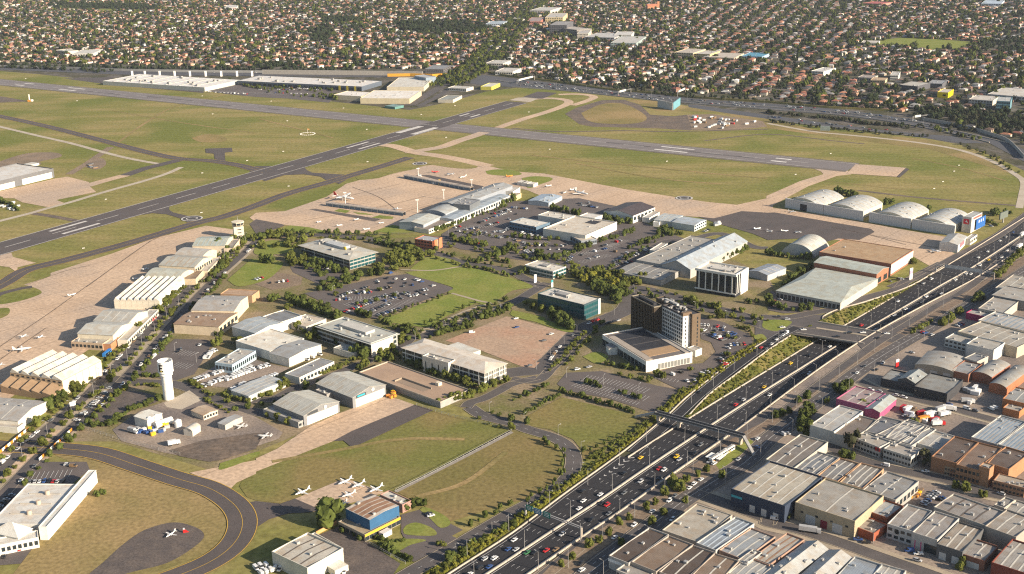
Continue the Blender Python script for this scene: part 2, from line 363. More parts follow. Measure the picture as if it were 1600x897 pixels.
# ---- taxiways
YL = lambda w_, lm=M_YELLOW: [(w_ / 2 - .4, .45, lm, None), (-w_ / 2 + .4, .45, lm, None), (0, .3, lm, None)]
ribbon('taxiway', 'e-300,1050 e-100,935 e40,860 e170,785 e420,722 e800,620 e1100,530 e1240,490 e1400,452 f0,385 f200,310 f450,240 f600,195 f800,135 f960,85', 19, M_ASPH, 5, lines=YL(19))
sheet('taxiway_link', 'e880,445 e1000,398 e1055,388 e1055,412 e1080,428 e1180,452 e1290,482 e1180,505 e1150,472 e1040,440 e950,432', M_ASPH, 5)
sheet('taxiway_link', 'f-60,200 f-10,140 f90,138 f300,142 f318,165 f350,180 f480,188 f610,196 f520,250 f440,228 f405,205 f300,190 f180,195 f60,232', M_ASPH, 5)
sheet('taxiway_link', 'e-40,705 e72,678 e80,705 e225,742 e110,770 e105,800 e60,770 e-40,755', M_CONC, 4)
ribbon('taxiway', 'a-200,680 a-60,710 a0,725 a300,790 a700,893 e900,48 e1100,90 e1300,105 e1480,132 e1590,160 f70,170', 18, M_ASPH, 4, lines=YL(18))
ribbon('taxiway', 'e1130,98 e1000,130 e900,155 e780,197', 17, M_ASPH, 4)
ribbon('taxiway', 'e785,195 e650,230 e540,262', 17, M_CONC, 4)
sheet('taxiway_pad', 'e1280,30 e1445,25 e1450,50 e1400,55 e1405,112 e1340,105 e1333,62 e1282,56', M_ASPH, 5)
ribbon('perimeter_path', 'a-40,780 a0,790 a230,845 a440,893 e620,45 e800,90 e985,124', 8, M_CONCW, 3)
ribbon('dirt_track', 'e430,190 e560,110 e690,20', 11, M_DIRT, 3)
ribbon('dirt_track', 'a730,893 a900,770 a1100,660 a1400,590', 5, M_DRYG, 2)
sheet('hangar_apron', 'e-60,310 e350,215 e420,205 e555,238 e560,265 e600,300 e350,350 e400,368 e300,395 e140,365 e90,340 e-60,335', M_CONC, 4)
ribbon('perimeter_path', 'e-80,500 e170,437 e300,400 e450,360 e650,300 e900,230 e1040,185 e1130,145', 8, M_CONCW, 3)
ribbon('access_road', 'e200,432 e330,452 e480,480', 9, M_DARKD, 3)
sheet('bare_ground', 'e-60,130 e100,75 e200,55 e350,55 e380,80 e250,110 e240,130 e-60,160', M_DIRT, 2, smooth=True)
sheet('bare_ground', 'a1190,860 a1300,835 a1410,860 a1380,885 a1250,885', M_DRYG, 2, smooth=True)
sheet('bare_ground', 'a0,600 a190,632 a0,640 a-60,620', M_DARKD, 2)
sheet('bare_ground', 'e520,140 e560,100 e640,90 e660,130 e600,160', M_DIRT, 4, smooth=True)
# ---- concrete aprons
sheet('hangar_apron', 'e1285,510 e960,588 e700,683 e315,805 e315,825 e200,862 e60,905 e-150,1000 i-300,250 i-300,1000 i60,690 i300,520 i500,420 i760,250 i1000,100 e1150,850 e1330,700 e1480,600 e1500,540', M_CONC, 3)
sheet('grass_island', 'i-50,-20 i60,-45 i150,-20 i250,15 i240,45 i90,90 i-50,95', M_GRASS, 4, smooth=True)
ribbon('taxiway', 'i-60,80 i0,40 i130,5 i200,-5', 8, M_ASPH, 5)
sheet('grass_island', 'i-40,135 i45,125 i62,145 i40,175 i-40,200', M_GRASS, 4, smooth=True)
sheet('terminal_apron', 'f-40,460 f0,430 f180,420 f320,372 f440,330 f560,250 f650,225 f760,215 f900,170 f1000,150 f1060,135 f1120,130 f1380,145 f1595,205 g20,220 g-10,300 f1560,330 f1300,430 f1000,500 f900,520 f860,510 f700,555 f560,555 f440,545 f180,505 f0,490', M_CONC, 4)
sheet('terminal_apron', 'f1370,120 f1595,172 g200,185 g700,282 g1200,360 g1400,380 g1595,338 h30,320 h30,420 g1595,432 g1430,420 g1260,465 g1150,455 g900,440 g640,385 g430,350 g240,350 g100,290 g-20,260 f1560,250 f1400,180', M_CONC, 3)
sheet('grass_island', 'f620,210 f700,165 f830,128 f930,122 f1000,135 f1000,155 f900,175 f740,215 f650,225', M_GRASS, 5, smooth=True)
sheet('grass_island', 'f990,95 f1040,78 f1130,82 f1290,105 f1370,130 f1370,150 f1280,155 f1150,140 f1000,112', M_GRASS, 5, smooth=True)
sheet('grass_island', 'g60,215 g130,203 g230,208 g250,225 g170,255 g100,275', M_LAWN, 5, smooth=True)
sheet('grass_island', 'f1430,170 f1500,160 f1600,165 g60,185 g40,195 f1560,200 f1450,190', M_LAWN, 5, smooth=True)
ribbon('taxiway', 'f770,5 f860,15 f1000,55 f1140,75 f1300,105 f1450,140', 20, M_CONC, 5)
ribbon('taxiway', '640,240 655,236 690,230 715,221 740,213 757,207', 19, M_CONC, 6)
ribbon('taxiway', '778,200 815,187 850,176.5 872,169 884,164 889,160 884,156.5 866,154 845,154 826,156', 16, M_CONC, 3)
ribbon('taxiway', 'c375,657 c450,635 c510,608 c470,592 c380,587 c290,590', 15, M_CONC, 3)
sheet('taxiway', 'h-10,325 h200,232 h345,190 h330,172 h285,155 h330,158 h500,168 h520,190 h430,200 h250,265 h-10,405', M_CONC, 3)
sheet('hangar_apron', 'h-20,395 h80,405 h320,440 h600,490 h870,540 h1110,580 h1090,650 h1180,690 h1040,780 h900,700 h640,640 h440,600 h-20,560', M_CONC, 3)
sheet('asphalt_apron', 'g1160,455 g1260,465 g1430,420 g1595,430 h40,428 h640,530 h665,550 h570,600 h440,590 h370,610 h200,590 g1595,600 g1500,560 g1290,500', M_ASPH, 5)
sheet('asphalt_strip', 'f330,410 f370,405 f780,470 f740,485', M_OLDASPH, 5)
sheet('asphalt_strip', 'f510,375 f560,368 f930,430 f900,440', M_ASPH, 5)
sheet('asphalt_strip', 'f1020,195 f1080,195 f1420,265 f1380,290 f1200,245', M_ASPH, 5)
sheet('asphalt_strip', 'f0,470 f160,500 f180,510 f100,540 f0,560 f-40,500', M_OLDASPH, 5)
for sp in ('f485,420 f520,405 f590,418 f560,432', 'f600,425 f680,432 f740,445 f640,440', 'f720,460 f770,445 f860,455 f850,470 f790,468'): sheet('grass_island', sp, M_LAWN, 6)
sheet('verge', 'f165,525 f210,508 f330,520 f440,545 f430,556 f170,548', M_LAWN, 5)
sheet('verge', 'f730,545 f850,505 f1000,535 f1010,550 f860,560', M_LAWN, 5)
# compass rings painted on the taxiways
def ring(px, r):
    g = W(*px); v = []; f = []; n = 40
    for k in range(n):
        t = 2 * math.pi * k / n
        for q in (r, r - 1.6, r * .55, r * .45): v.append((g.x + q * math.cos(t), g.y + q * math.sin(t), .55))
    for k in range(n):
        a, b = 4 * k, 4 * ((k + 1) % n); f += [(a, b, b + 1, a + 1), (a + 2, b + 2, b + 3, a + 3)]
    return v, f
M_RINGD = mat('ring_asphalt', (.055, .05, .05), (.065, .058, .056), .2)
for px, r in (((300, 342), 12), ((656, 256), 10), ((1069, 310), 10)):
    g = W(*px); o = sheet_w('compass_circle', [(g.x + r * math.cos(t / 36 * 6.2832), g.y + r * math.sin(t / 36 * 6.2832)) for t in range(36)], M_RINGD, 7)
    v, f = ring(px, r); link('line_marking', mesh('line_marking', v, f, M_RPAINT), o)
# ---- south-east rough ground
sheet('rough_ground', 'c330,710 c400,672 c560,625 c700,622 c800,655 c860,715 c1000,725 c1100,715 c1290,770 c1280,805 c1100,812 c900,800 c700,795 c500,790 c420,775', M_DARKD, 2)
sheet('rough_grass', 'c430,705 c560,650 c680,645 c790,690 c840,740 c760,770 c560,770 c470,750', M_DRYG, 3, smooth=True)
sheet('storage_yard', 'c1090,715 c1250,712 c1560,755 c1590,790 c1500,800 c1300,812 c1120,808', M_DIRT, 3)
sheet('dry_verge', 'c700,615 c900,630 c1200,680 c1595,740 d300,810 d1000,870 h1330,70 h1560,210 h1500,180 h1200,90 h1000,30 d700,893 d0,800 c1300,700 c900,690', M_DRYG, 2)
ribbon('perimeter_path', 'c0,800 c300,820 c700,815 c1000,820 c1595,805', 6, M_DARKD, 3)
ribbon('perimeter_path', 'd0,770 d280,820 d480,840 d700,862 d960,893 h1200,40 h1400,110 h1540,190 h1592,240 h1580,330 h1565,400', 8, M_CONCW, 3)
ribbon('perimeter_path', 'h600,0 h400,-20 h0,-60 g1200,-20', 5, M_DARKD, 2)
ribbon('perimeter_path', 'h560,290 h900,330 h1300,365 h1560,385', 6, M_DARKD, 2)
# ---- far freeway and ramps
M_FARF = mat('far_freeway_asphalt', (.082, .081, .088), (.066, .066, .072), .01, fine=.12, fscale=.02)
sheet('freeway', '-300,83 0,101 200,109 400,112 600,114 700,114 760,118 c0,488 c400,535 c800,580 c1200,622 d0,645 d400,678 d700,715 d950,752 d1200,818 d1500,888 1640,252 1700,285 1700,300 1610,258 d1380,893 d1150,835 d900,785 d700,752 d400,715 d0,685 c1300,662 c900,630 c400,575 c100,548 760,134 700,126 600,121 400,119 200,117 0,109 -300,92', M_FARF, 3)
sheet('freeway_ramp', 'c1100,650 c1400,690 d0,718 d300,758 d600,800 d900,830 d1150,850 d1350,893 d1200,893 d900,850 d600,818 d200,775 d0,742 c1400,715 c1100,668', M_FARF, 2)
M_FWALL = mat('noise_wall', (.26, .21, .06), (.22, .18, .06), .01)
ln = catmull(TW('c-150,455 c0,480 c300,515 c600,560 c900,585 c1200,615 d0,640 d300,668 d600,685 d780,695'), 4)
tag(wall('noise_wall', ln, 0, 3.2, 1.2, M_FWALL), 'long yellow green noise wall on the far side of the distant freeway', 'wall')
ln = catmull(TW('d960,750 d1100,775 d1250,805 d1400,850 d1500,890 1600,248'), 4)
tag(wall('noise_wall', ln, 0, 5, .8, mat('grey_wall', (.3, .29, .27), (.26, .25, .23), .02)), 'pale grey curved noise wall at the bend of the far freeway', 'wall')
ln = catmull(TW('0,105 110,108 190,111 300,113 420,114'), 4)
tag(wall('noise_wall', ln, 0, 5, .8, mat('grey_wall', 0)), 'long grey noise wall along the freeway beyond the runway at the left', 'wall')
ribbon('arterial_road', '640,165 665,150 690,135 712,124 740,105 765,80 790,52 812,28 830,8 845,-12 870,-45', 20, M_ROAD, 4)
ribbon('arterial_road', '655,166 680,153 705,138 730,124 757,104 780,80 803,52 824,28 842,8 857,-12 880,-45', 12, M_ROAD, 4)
ribbon('arterial_road', 'a-100,120 a0,92 a100,70 a320,32 a420,10', 22, mat('far_road', (.27, .24, .21), (.23, .2, .18), .01), 2)
# ---- streets of the estate
PL = [(0, .25, M_LINE, (3, 6))]
BLV = '-40,800 0,757 40,716 90,672 140,630 176,594 215,553 262,499 300,459 330,430 360,404 392,374'
bl = ribbon('boulevard', BLV, 30, M_PATH, 3)
for off in (8.0, -8.0): ribbon('boulevard_carriageway', [p for p in offset_line(TW(BLV), off)], 8.5, M_ROAD, 5)
ribbon('street', 'i620,555 i850,585 i1080,600 i1250,655 i1440,742 i1595,775 j100,800 j0,0'.replace(' j0,0', ''), 11, M_ROAD, 4)
ribbon('street', 'i1440,742 i1595,700 j120,690 j280,610 j480,545 j640,480 j780,425 j900,370 j960,320', 10, M_ROAD, 4)
ribbon('street', 'j860,260 j960,310 j1060,295 j1200,235 j1400,165 j1595,95 k140,15 k220,-30', 11, M_ROAD, 4)
ribbon('street', 'k-40,535 k60,522 k160,510 k240,455 k330,365 k440,262 k560,205 k690,150 k735,90 k730,30 k650,0', 18, M_ROAD, 4)
ribbon('street', 'k0,570 k160,580 k250,500 k330,430 k400,380', 9, M_ROAD, 4)
ribbon('street', 'k690,10 k800,10 k1000,60 k1200,120 k1400,170 k1595,235 l200,270 l300,285', 20, M_ROAD, 4)
ribbon('street', 'j1310,745 j1340,715 j1420,690 j1520,640 k0,600 k160,560', 9, M_ROAD, 4)
ribbon('service_road', 'j1330,745 j1420,800 j1595,845 k100,885 o260,50 o350,110 o385,190 o360,280 o280,365 o150,440 n1595,520 n1400,635 n1200,755 n1000,870 n850,960', 10.5, M_ROAD, 4, lines=PL)
ribbon('street', 'f-300,590 f-100,585 f120,575 f400,570 f560,578 f700,590 f880,632 f1040,665 f1150,690 f1280,740 f1420,760 f1595,800 g80,840 g200,893', 11, M_ROAD, 4)
ribbon('street', 'f1050,660 f1180,640 f1300,590 f1500,700 g0,640 g100,700 g300,750 g420,790 g520,870', 10, M_ROAD, 5)
ribbon('street', 'g520,870 g640,800 g800,700 g950,610 g1100,600 g1300,560 g1500,640 h0,650', 10, M_ROAD, 5)
ribbon('street', 'h760,893 h860,850 h960,800 h1080,740', 7, M_ROAD, 4)
ribbon('street', 'l-40,180 l120,185 l260,160 l420,130 l620,60 l800,10 h860,860 h1000,800 h1200,690 h1420,580 h1560,480 1620,325', 10, M_ROAD, 5)
ribbon('footpath', 'j1020,265 j1120,240 j1250,170 j1380,120 j1460,100 j1380,80 j1220,35', 3, M_PATH, 7)
ribbon('footpath', 'j1030,280 j1180,235 j1380,165 j1560,105', 3, M_PATH, 7)
ribbon('footpath', 'f900,785 f1100,790 f1280,765', 3, M_PATH, 7)
ribbon('freeway_ramp', [W(x, y) for x, y in T('990,708 1030,673 1060,648 1090,620 1130,588 1180,551 1215,527 1245,512')], 9.5, M_FWY, 6, lines=[(3.9, .3, M_LINE, None), (-3.9, .3, M_LINE, None)])
lr = LBW
tag(wall('ramp_barrier', lr, -.1, 1, .5, M_BARR), 'concrete barrier on the hotel side of the freeway exit ramp', 'barrier')
lr = catmull(TW('1076,650 1108,617 1150,585.5 1200,548 1236,524.5'), 5)
tag(wall('ramp_barrier', lr, -.1, 1, .5, M_BARR), 'concrete barrier between the exit ramp and the planted bank', 'barrier')
lr = catmull(TW('1285,500 1288,494 1310,484 1362,469 1425,446 1478,414'), 5)
tag(wall('ramp_barrier', lr, -.1, 1, .5, M_BARR), 'concrete barrier at the top of the planted bank past the overpass', 'barrier')
sheet('intersection', '1180,497 1215,494 1290,492 1285,503 1250,520 1236,522 1205,545 1180,540', M_ROAD, 5)
sheet('intersection', '1340,538 1372,521 1420,495 1440,510 1425,530 1395,555 1360,560', M_ROAD, 5)
# overpass
def z0(p): return Vector((p.x, p.y, 0))
A0, A1 = W(1243, 521.5), W(1350, 538.5); B0, B1 = W(1276, 504), W(1377, 521)
br = thing('overpass_bridge', 'concrete road overpass carrying the cross street over the sunken freeway', 'bridge')
MB().prism([A0, A1, B1, B0], -.9, .22, M_ROAD).build('deck', None, br)
for nm, a, b in (('near', A0, A1), ('far', B0, B1)): wall('parapet', [a, b], .2, 1.4, .7, M_BARR, br)
d_ = (B0 - A0); wall('traffic_island', [A0.lerp(A1, .12) + d_ * .6, A0.lerp(A1, .9) + d_ * .6], .23, .45, 3, M_PATH, br)
MB().prism([A0 + (A1 - A0) * .0, A0 + (A1 - A0) * .05, B0 + (B1 - B0) * .05, B0], -7, -.9, M_BARR).build('abutment', None, br)
# ---- car parks, lots and lawns
CPM = mat('car_park_asphalt', (.118, .097, .088), (.098, .083, .077), .06, fine=.14)
for sp in ('j300,35 f560,880 f780,830 f960,810 f1210,893 j1235,10 j740,195 j560,160',
           '690,366 725,345 775,325 800,315 860,312 905,310 960,322 1000,345 1035,360 1060,370 1110,385 1000,420 965,430 905,420 880,415 800,405 760,395 720,390 690,380',
           'i1090,318 i1290,325 i1320,350 i1260,460 i1210,540 i1090,582 i870,542 i830,530',
           'k340,530 k560,520 k900,610 k1060,640 k1000,740 k880,780 k600,690 k330,640 k280,600',
           'k1165,240 k1180,185 k1320,215 k1490,300 k1500,340 k1370,425 k1300,545 k1190,605 k1060,645 k850,545 k1050,480 k1190,470 k1270,400 k1240,340 k1180,320',
           'n905,530 n1020,498 n1090,560 n1150,612 n1210,585 n1290,625 n1220,662 n1260,680 n985,825 n890,760 n965,715 n930,690 n905,640',
           'm60,330 m245,200 m540,200 m560,250 m440,345 m160,345', 'm-60,540 m-60,400 m60,340 m160,350 m150,440 m0,540', 'm-60,800 m150,700 m240,690 m130,835 m-60,850',
           'h0,40 l0,40 l20,20 l100,40 l330,120 l310,150 l100,160 l0,140'.split(' ', 1)[1]):
    sheet('car_park', sp, CPM, 5)
sheet('van_yard', 'i1210,560 i1330,495 i1595,430 j0,450 j110,480 j210,500 j0,610 i1440,625 i1300,612', M_YARD, 4)
sheet('vacant_lot', 'j1180,330 j1560,178 k70,205 k350,280 k140,500 k60,490 j1500,430 j1400,390', mat('vacant_lot_ground', (.38, .265, .18), (.33, .23, .16), .03, fine=.2, fscale=.4, c3=(.36, .215, .14), s3=.02, detail=8), 4)
sheet('worn_lot', 'n395,655 n530,595 n900,835 n850,910 n540,910 n540,750', M_OLDASPH, 4)
for sp in ('f960,780 f1040,720 f1110,698 f1270,740 f1230,770 f1000,792', 'f930,802 f1280,768 f1595,838 g130,893 k0,20 j1450,105 j1330,75 j1200,30 f1220,893 f1000,830',
           'j770,208 j1205,40 j1375,78 j1335,112 j1200,172 j1080,242 j960,235', 'f-180,850 f-40,730 f0,720 f160,735 f140,790 f60,850 f-100,890',
           'k0,140 k200,185 k160,215 k0,175', 'k150,215 k220,205 k380,265 k330,275', 'k440,430 k520,400 k600,430 k530,475', 'f0,630 f120,600 f240,640 f200,680 f0,690',
           'l-30,205 l60,200 l150,215 l60,270 l-30,250', 'k1500,300 k1560,290 k1590,330 k1540,350', 'n915,625 n940,595 n1000,580 n1080,605 n1125,640 n1100,662 n940,655', 'n1020,500 n1060,485 n1180,540 n1210,590 n1150,612 n1090,560',
           'n720,690 n960,680 n1060,690 n960,720 n890,752 n800,720', 'i0,860 i130,860 i60,897 i-40,900', 'i160,850 i270,790 i290,800 i190,860', 'm1370,210 m1595,140 m1595,170 m1380,250'):
    sheet('lawn', sp, M_LAWN, 6, smooth=True)
sheet('grass_field', 'k95,800 k310,682 k780,800 k770,860 o600,110 o440,190 o435,130 o380,60 o240,0 o80,-30', M_PADD, 5)
sheet('paddock', 'n0,265 n360,80 n480,75 n600,118 n850,0 j1110,770 j1595,893 n1590,0 n870,385 n790,400 n600,318 n540,305 n240,430 n150,460 n0,440 m1540,420 m1490,350 m1510,320', M_PADD, 4)
sheet('paddock', 'n880,390 n1595,20 o0,0 o210,70 o290,130 o312,230 o280,330 o100,440 n1595,450 n1200,575 n1040,470', mat('dry_paddock_turf', (.185, .145, .06), (.15, .13, .045), .03, rough=1, fine=.22, fscale=.4, c3=(.21, .155, .068), s3=.015, spec=.05, detail=8), 4)
sheet('taxiway', 'm1180,268 m1595,190 n0,180 n130,120 j330,870 j500,790 j800,680 j890,695 j1000,735 n600,10 n480,72 n0,262 m1595,275 m1475,330 m1440,365', M_CONC, 5)
sheet('asphalt_apron', 'j990,730 j1105,765 n600,114 n545,68 n480,72 j600,893', M_ASPH, 6)
t2 = ribbon('taxiway', 'm-160,85 m0,103 m200,112 m400,120 m620,148 m850,222 m1100,305 m1300,365 m1440,450 m1505,540 m1500,640 m1430,740 m1300,830 m1100,915 m900,985', 17.5, M_ASPH, 6, lines=YL(17.5))
sheet('taxiway_link', 'm1440,440 m1540,455 n0,445 n150,462 n245,430 n410,502 n330,515 n200,522 n80,560 n0,612 m1540,650 m1480,600', M_ASPH, 5)
sheet('aircraft_apron', 'n245,430 n540,308 n600,318 n800,392 n640,445 n410,502', M_CONC, 5)
sheet('aircraft_pad', 'm560,893 m650,820 m760,720 m900,625 m1080,577 m1220,608 m1272,660 m1210,730 m1040,830 m800,893 m600,960', M_OLDASPH, 3, smooth=True)
sheet('field_turf', 'm330,150 m600,185 m850,265 m1100,340 m1270,400 m1400,470 m1440,560 m1400,680 m1250,790 m1000,880 m600,960 m80,900 m240,690 m600,280', M_DRYG, 2)
sheet('plant_yard', '176,672 222,640 258,628 300,618 345,632 400,652 442,676 436,686 330,722 258,708 190,690', M_YARD, 4)
sheet('plant_dirt', 'm1050,130 m1250,70 m1595,20 n60,20 n30,60 m1595,120 m1380,190 m1300,200 m1120,165', M_DARKD, 5)
sheet('tower_lot', 'i560,800 i760,640 i890,650 i1020,690 i960,720 i800,760 i680,850 i600,830', M_OLDASPH, 4)
sheet('access_road', 'm-60,400 m0,330 m190,215 m270,110 m400,0 i1250,700 i1000,560'.split(' i')[0] + ' m230,0 m60,100 m-60,200', M_CONC, 4)
sheet('plaza', 'i1020,720 i1180,640 i1260,700 i1130,760 i1040,745', M_CONCW, 5)
# ---- east side: tram reserve, avenue, industrial streets
M_BALL = mat('tram_ballast', (.20, .14, .095), (.15, .11, .08), .2, fine=.3, fscale=.8)
ribbon('service_road', 'o60,1010 o215,897 o520,650 o740,490 o960,350 o1180,205 o1330,95 k1595,790 l60,800 l300,620 l520,460 l700,330 l860,235 l1060,110 l1250,0 1600,375', 8, M_ROAD, 4)
sheet('tree_strip', 'o130,960 o230,860 o520,640 o760,490 o1000,350 o1180,230 o1280,190 o1300,250 o1230,310 o1050,400 o760,600 o500,790 o330,930', M_DIRT, 5)
ribbon('tram_reserve', 'o1000,330 o1240,180 o1400,70 k1595,850 l120,800 l330,650 l520,510 l680,395 l760,340', 8, M_BALL, 5)
ribbon('tram_reserve', 'l830,290 l960,215 l1100,125 l1250,40 1560,432 1620,395', 9, M_BALL, 5)
ribbon('avenue', 'o330,1050 o480,897 o650,765 o860,605 o1060,450 o1270,315 o1450,205 1200,688 1226,668 1262,640 1300,612 1340,582 1381,555 1420,532 1460,510 1500,486 1550,455 1620,412', 13, M_ROAD, 5, lines=[(0, .3, M_LINE, None), (3.3, .25, M_LINE, (3, 6)), (-3.3, .25, M_LINE, (3, 6))])
sheet('lawn', 'o1270,220 o1400,100 o1480,60 o1530,90 o1400,170 o1300,260', M_LAWN, 6)
IS = 'o1090,380 o1250,430 o1400,485 o1595,560 p0,578 p200,625 p450,705 p700,795 p1000,900 p1300,1010'
ribbon('industrial_street', IS, 18, M_PATH, 3); ribbon('industrial_street', IS, 10, M_ROAD, 4)
IS = 'l230,900 p60,40 p250,30 p380,100 p500,160 p700,225 p900,270 p1100,310 p1300,380 p1595,440 p1800,490'.replace('l230,900 p60,40 p250,30 ', 'p300,60 ')
ribbon('industrial_street', IS, 17, M_PATH, 3); ribbon('industrial_street', IS, 10, M_ROAD, 4)
IS = 'l560,580 l700,640 l900,690 l1100,740 l1300,795 l1450,835 l1700,900'
ribbon('industrial_street', IS, 15, M_PATH, 3); ribbon('industrial_street', IS, 9, M_ROAD, 4)

sheet('car_park', 'a1262,562 a1480,505 a1600,535 b20,545 b500,560 b520,590 b455,640 b200,615 b0,605 a1400,585', CPM, 3)
sheet('access_road', 'a400,490 a700,480 a700,510 a1260,560 a1270,580 a700,530', M_ASPH, 2)
sheet('car_park', 'f200,740 f330,730 f560,790 f520,850 f380,870 f230,800', CPM, 4)
sheet('gravel_lot', 'f-20,830 f130,800 f290,830 f280,880 f100,910 f-20,870', M_DIRT, 4)

for sp, lb in (('c-100,500 c0,517 c400,553 c800,600 c1200,640 d0,668 d400,698 d700,733 d950,768 d1200,826 d1500,893', 'median barrier of the far freeway'), ('c0,545 c400,573 c900,628 c1300,660 d0,684 d400,714 d700,750 d900,783 d1150,834 d1380,890', 'near side barrier of the far freeway'), ('d0,741 d200,774 d600,817 d900,849', 'barrier of the far freeway ramp')):
    tag(wall('far_barrier', catmull(TW(sp), 4), 0, 1.4, .9, M_BARR), 'pale ' + lb, 'barrier')
M_JNT = mat('joint_tar', (.10, .075, .06), (.14, .105, .08), .1)
for sp in ('i-60,410 i0,368 i300,165 i530,0 e940,605', 'i0,450 i290,250', 'e540,893 e920,620 e1060,560', 'e130,893 e420,790 e560,760', 'f560,330 f900,250', 'f300,480 f760,395 f1050,330', 'f700,480 f1100,380', 'f860,400 f760,330 f600,270', 'h640,570 h860,630', 'h400,520 h900,620 h1060,650'): ribbon('joint_line', sp, .7, M_JNT, 7.5)
for sp, w_ in (('g120,70 g500,112 g900,150 g1300,190 g1590,215', 5), ('g400,120 g700,180 g1000,225 g1300,250', 4), ('b20,740 b250,800 b480,860', 4), ('a700,690 a1100,760 a1590,830', 4), ('h900,90 h1200,150 h1480,230', 4), ('h200,215 h900,290', 3), ('f420,60 f800,20', 3), ('n100,200 n500,130 n900,60 n1300,60', 4), ('m700,350 m1000,420 m1200,520', 5), ('n1000,420 n1300,330 n1560,140', 4)): ribbon('worn_track', sp, w_, M_DRYG, 2.6 if sp[0] != 'n' else 6.6)
M_RUB = mat('tyre_rubber', (.085, .075, .073), (.12, .105, .1), .05, fine=.2)
for (x, y, L, o0) in ((150, 147.5, 90, -3), (250, 157, 120, 4), (330, 165, 70, -4), (1120, 241, 110, -3), (980, 227, 70, 3), (420, 172, 80, 2)): k = s_of(O08, A08, x, y); sheet_w('rubber_streak', rect_on(O08, A08, k - L / 2, k + L / 2, o0 - 2.5, o0 + 2.5), M_RUB, 6.4)
# ================================================================ building kit
def rect_from(spec, h):
    P = [W(x, y, h) for x, y in (T(spec) if isinstance(spec, str) else spec)]
    ar = sum(P[i].x * P[(i + 1) % 4].y - P[(i + 1) % 4].x * P[i].y for i in range(4))
    if ar < 0: P = [P[1], P[0], P[3], P[2]]
    cen = sum(P, Vector()) / 4
    e1 = ((P[1] - P[0]) + (P[2] - P[3])) / 2; e2 = ((P[2] - P[1]) + (P[3] - P[0])) / 2
    if e1.length >= e2.length: d = e1.normalized()
    else: n = e2.normalized(); d = Vector((n.y, -n.x, 0))
    n = Vector((-d.y, d.x, 0))
    return Vector((cen.x, cen.y, 0)), math.atan2(d.y, d.x), abs(e1.dot(d)), abs(e2.dot(n))
def roofm(c, ax=0, per=1.1, dep=.16, metal=True):
    c = tuple(round(v, 3) for v in col(c)); k = 'roof_%s_%d_%g' % ('_'.join(map(str, c)), ax, per)
    return mat(k, c, tuple(v * .82 for v in c), .12, rough=.55 if metal else .9, fine=.1, fscale=.8, wave=[(ax, per, dep, .22)], spec=.35 if metal else .2, detail=8, c3=(c[0] * .86, c[1] * .79, c[2] * .72), s3=.16)
def wallm(c, clad=True):
    c = tuple(round(v, 3) for v in col(c)); k = 'wall_%s' % '_'.join(map(str, c))
    return mat(k, c, tuple(v * .86 for v in c), .25, rough=.8, fine=.07, fscale=1.5, detail=6)
M_GLASS = mat('window_glass', (.018, .025, .03), (.03, .04, .045), .3, rough=.12, spec=.6)
M_TEAL = mat('teal_glass', (.012, .06, .07), (.02, .085, .09), .2, rough=.12, spec=.6)
M_DARK = mat('dark_membrane', (.025, .026, .032), (.035, .035, .04), .2, rough=.7)
M_METAL = mat('galvanised', (.42, .41, .39), (.34, .33, .31), .4, rough=.45, metal=.3)
M_PLANT = mat('plant_grey', (.30, .29, .27), (.22, .21, .2), .5, rough=.6)
M_SKYL = mat('skylight_sheet', (.56, .52, .44), (.46, .43, .37), .3, rough=.5)
M_GUT = mat('box_gutter', (.09, .075, .065), (.13, .10, .08), .2)
M_DOOR = mat('roller_door', (.50, .49, .46), (.44, .43, .4), .3, wave=[(2, .5, .2, .2)])
_cache = {}
def boxme(sx, sy, sz, m, name):
    k = (round(sx, 2), round(sy, 2), round(sz, 2), m.name)
    if k not in _cache: _cache[k] = MB().box(-sx / 2, sx / 2, -sy / 2, sy / 2, 0, sz).me(name, m)
    return _cache[k]
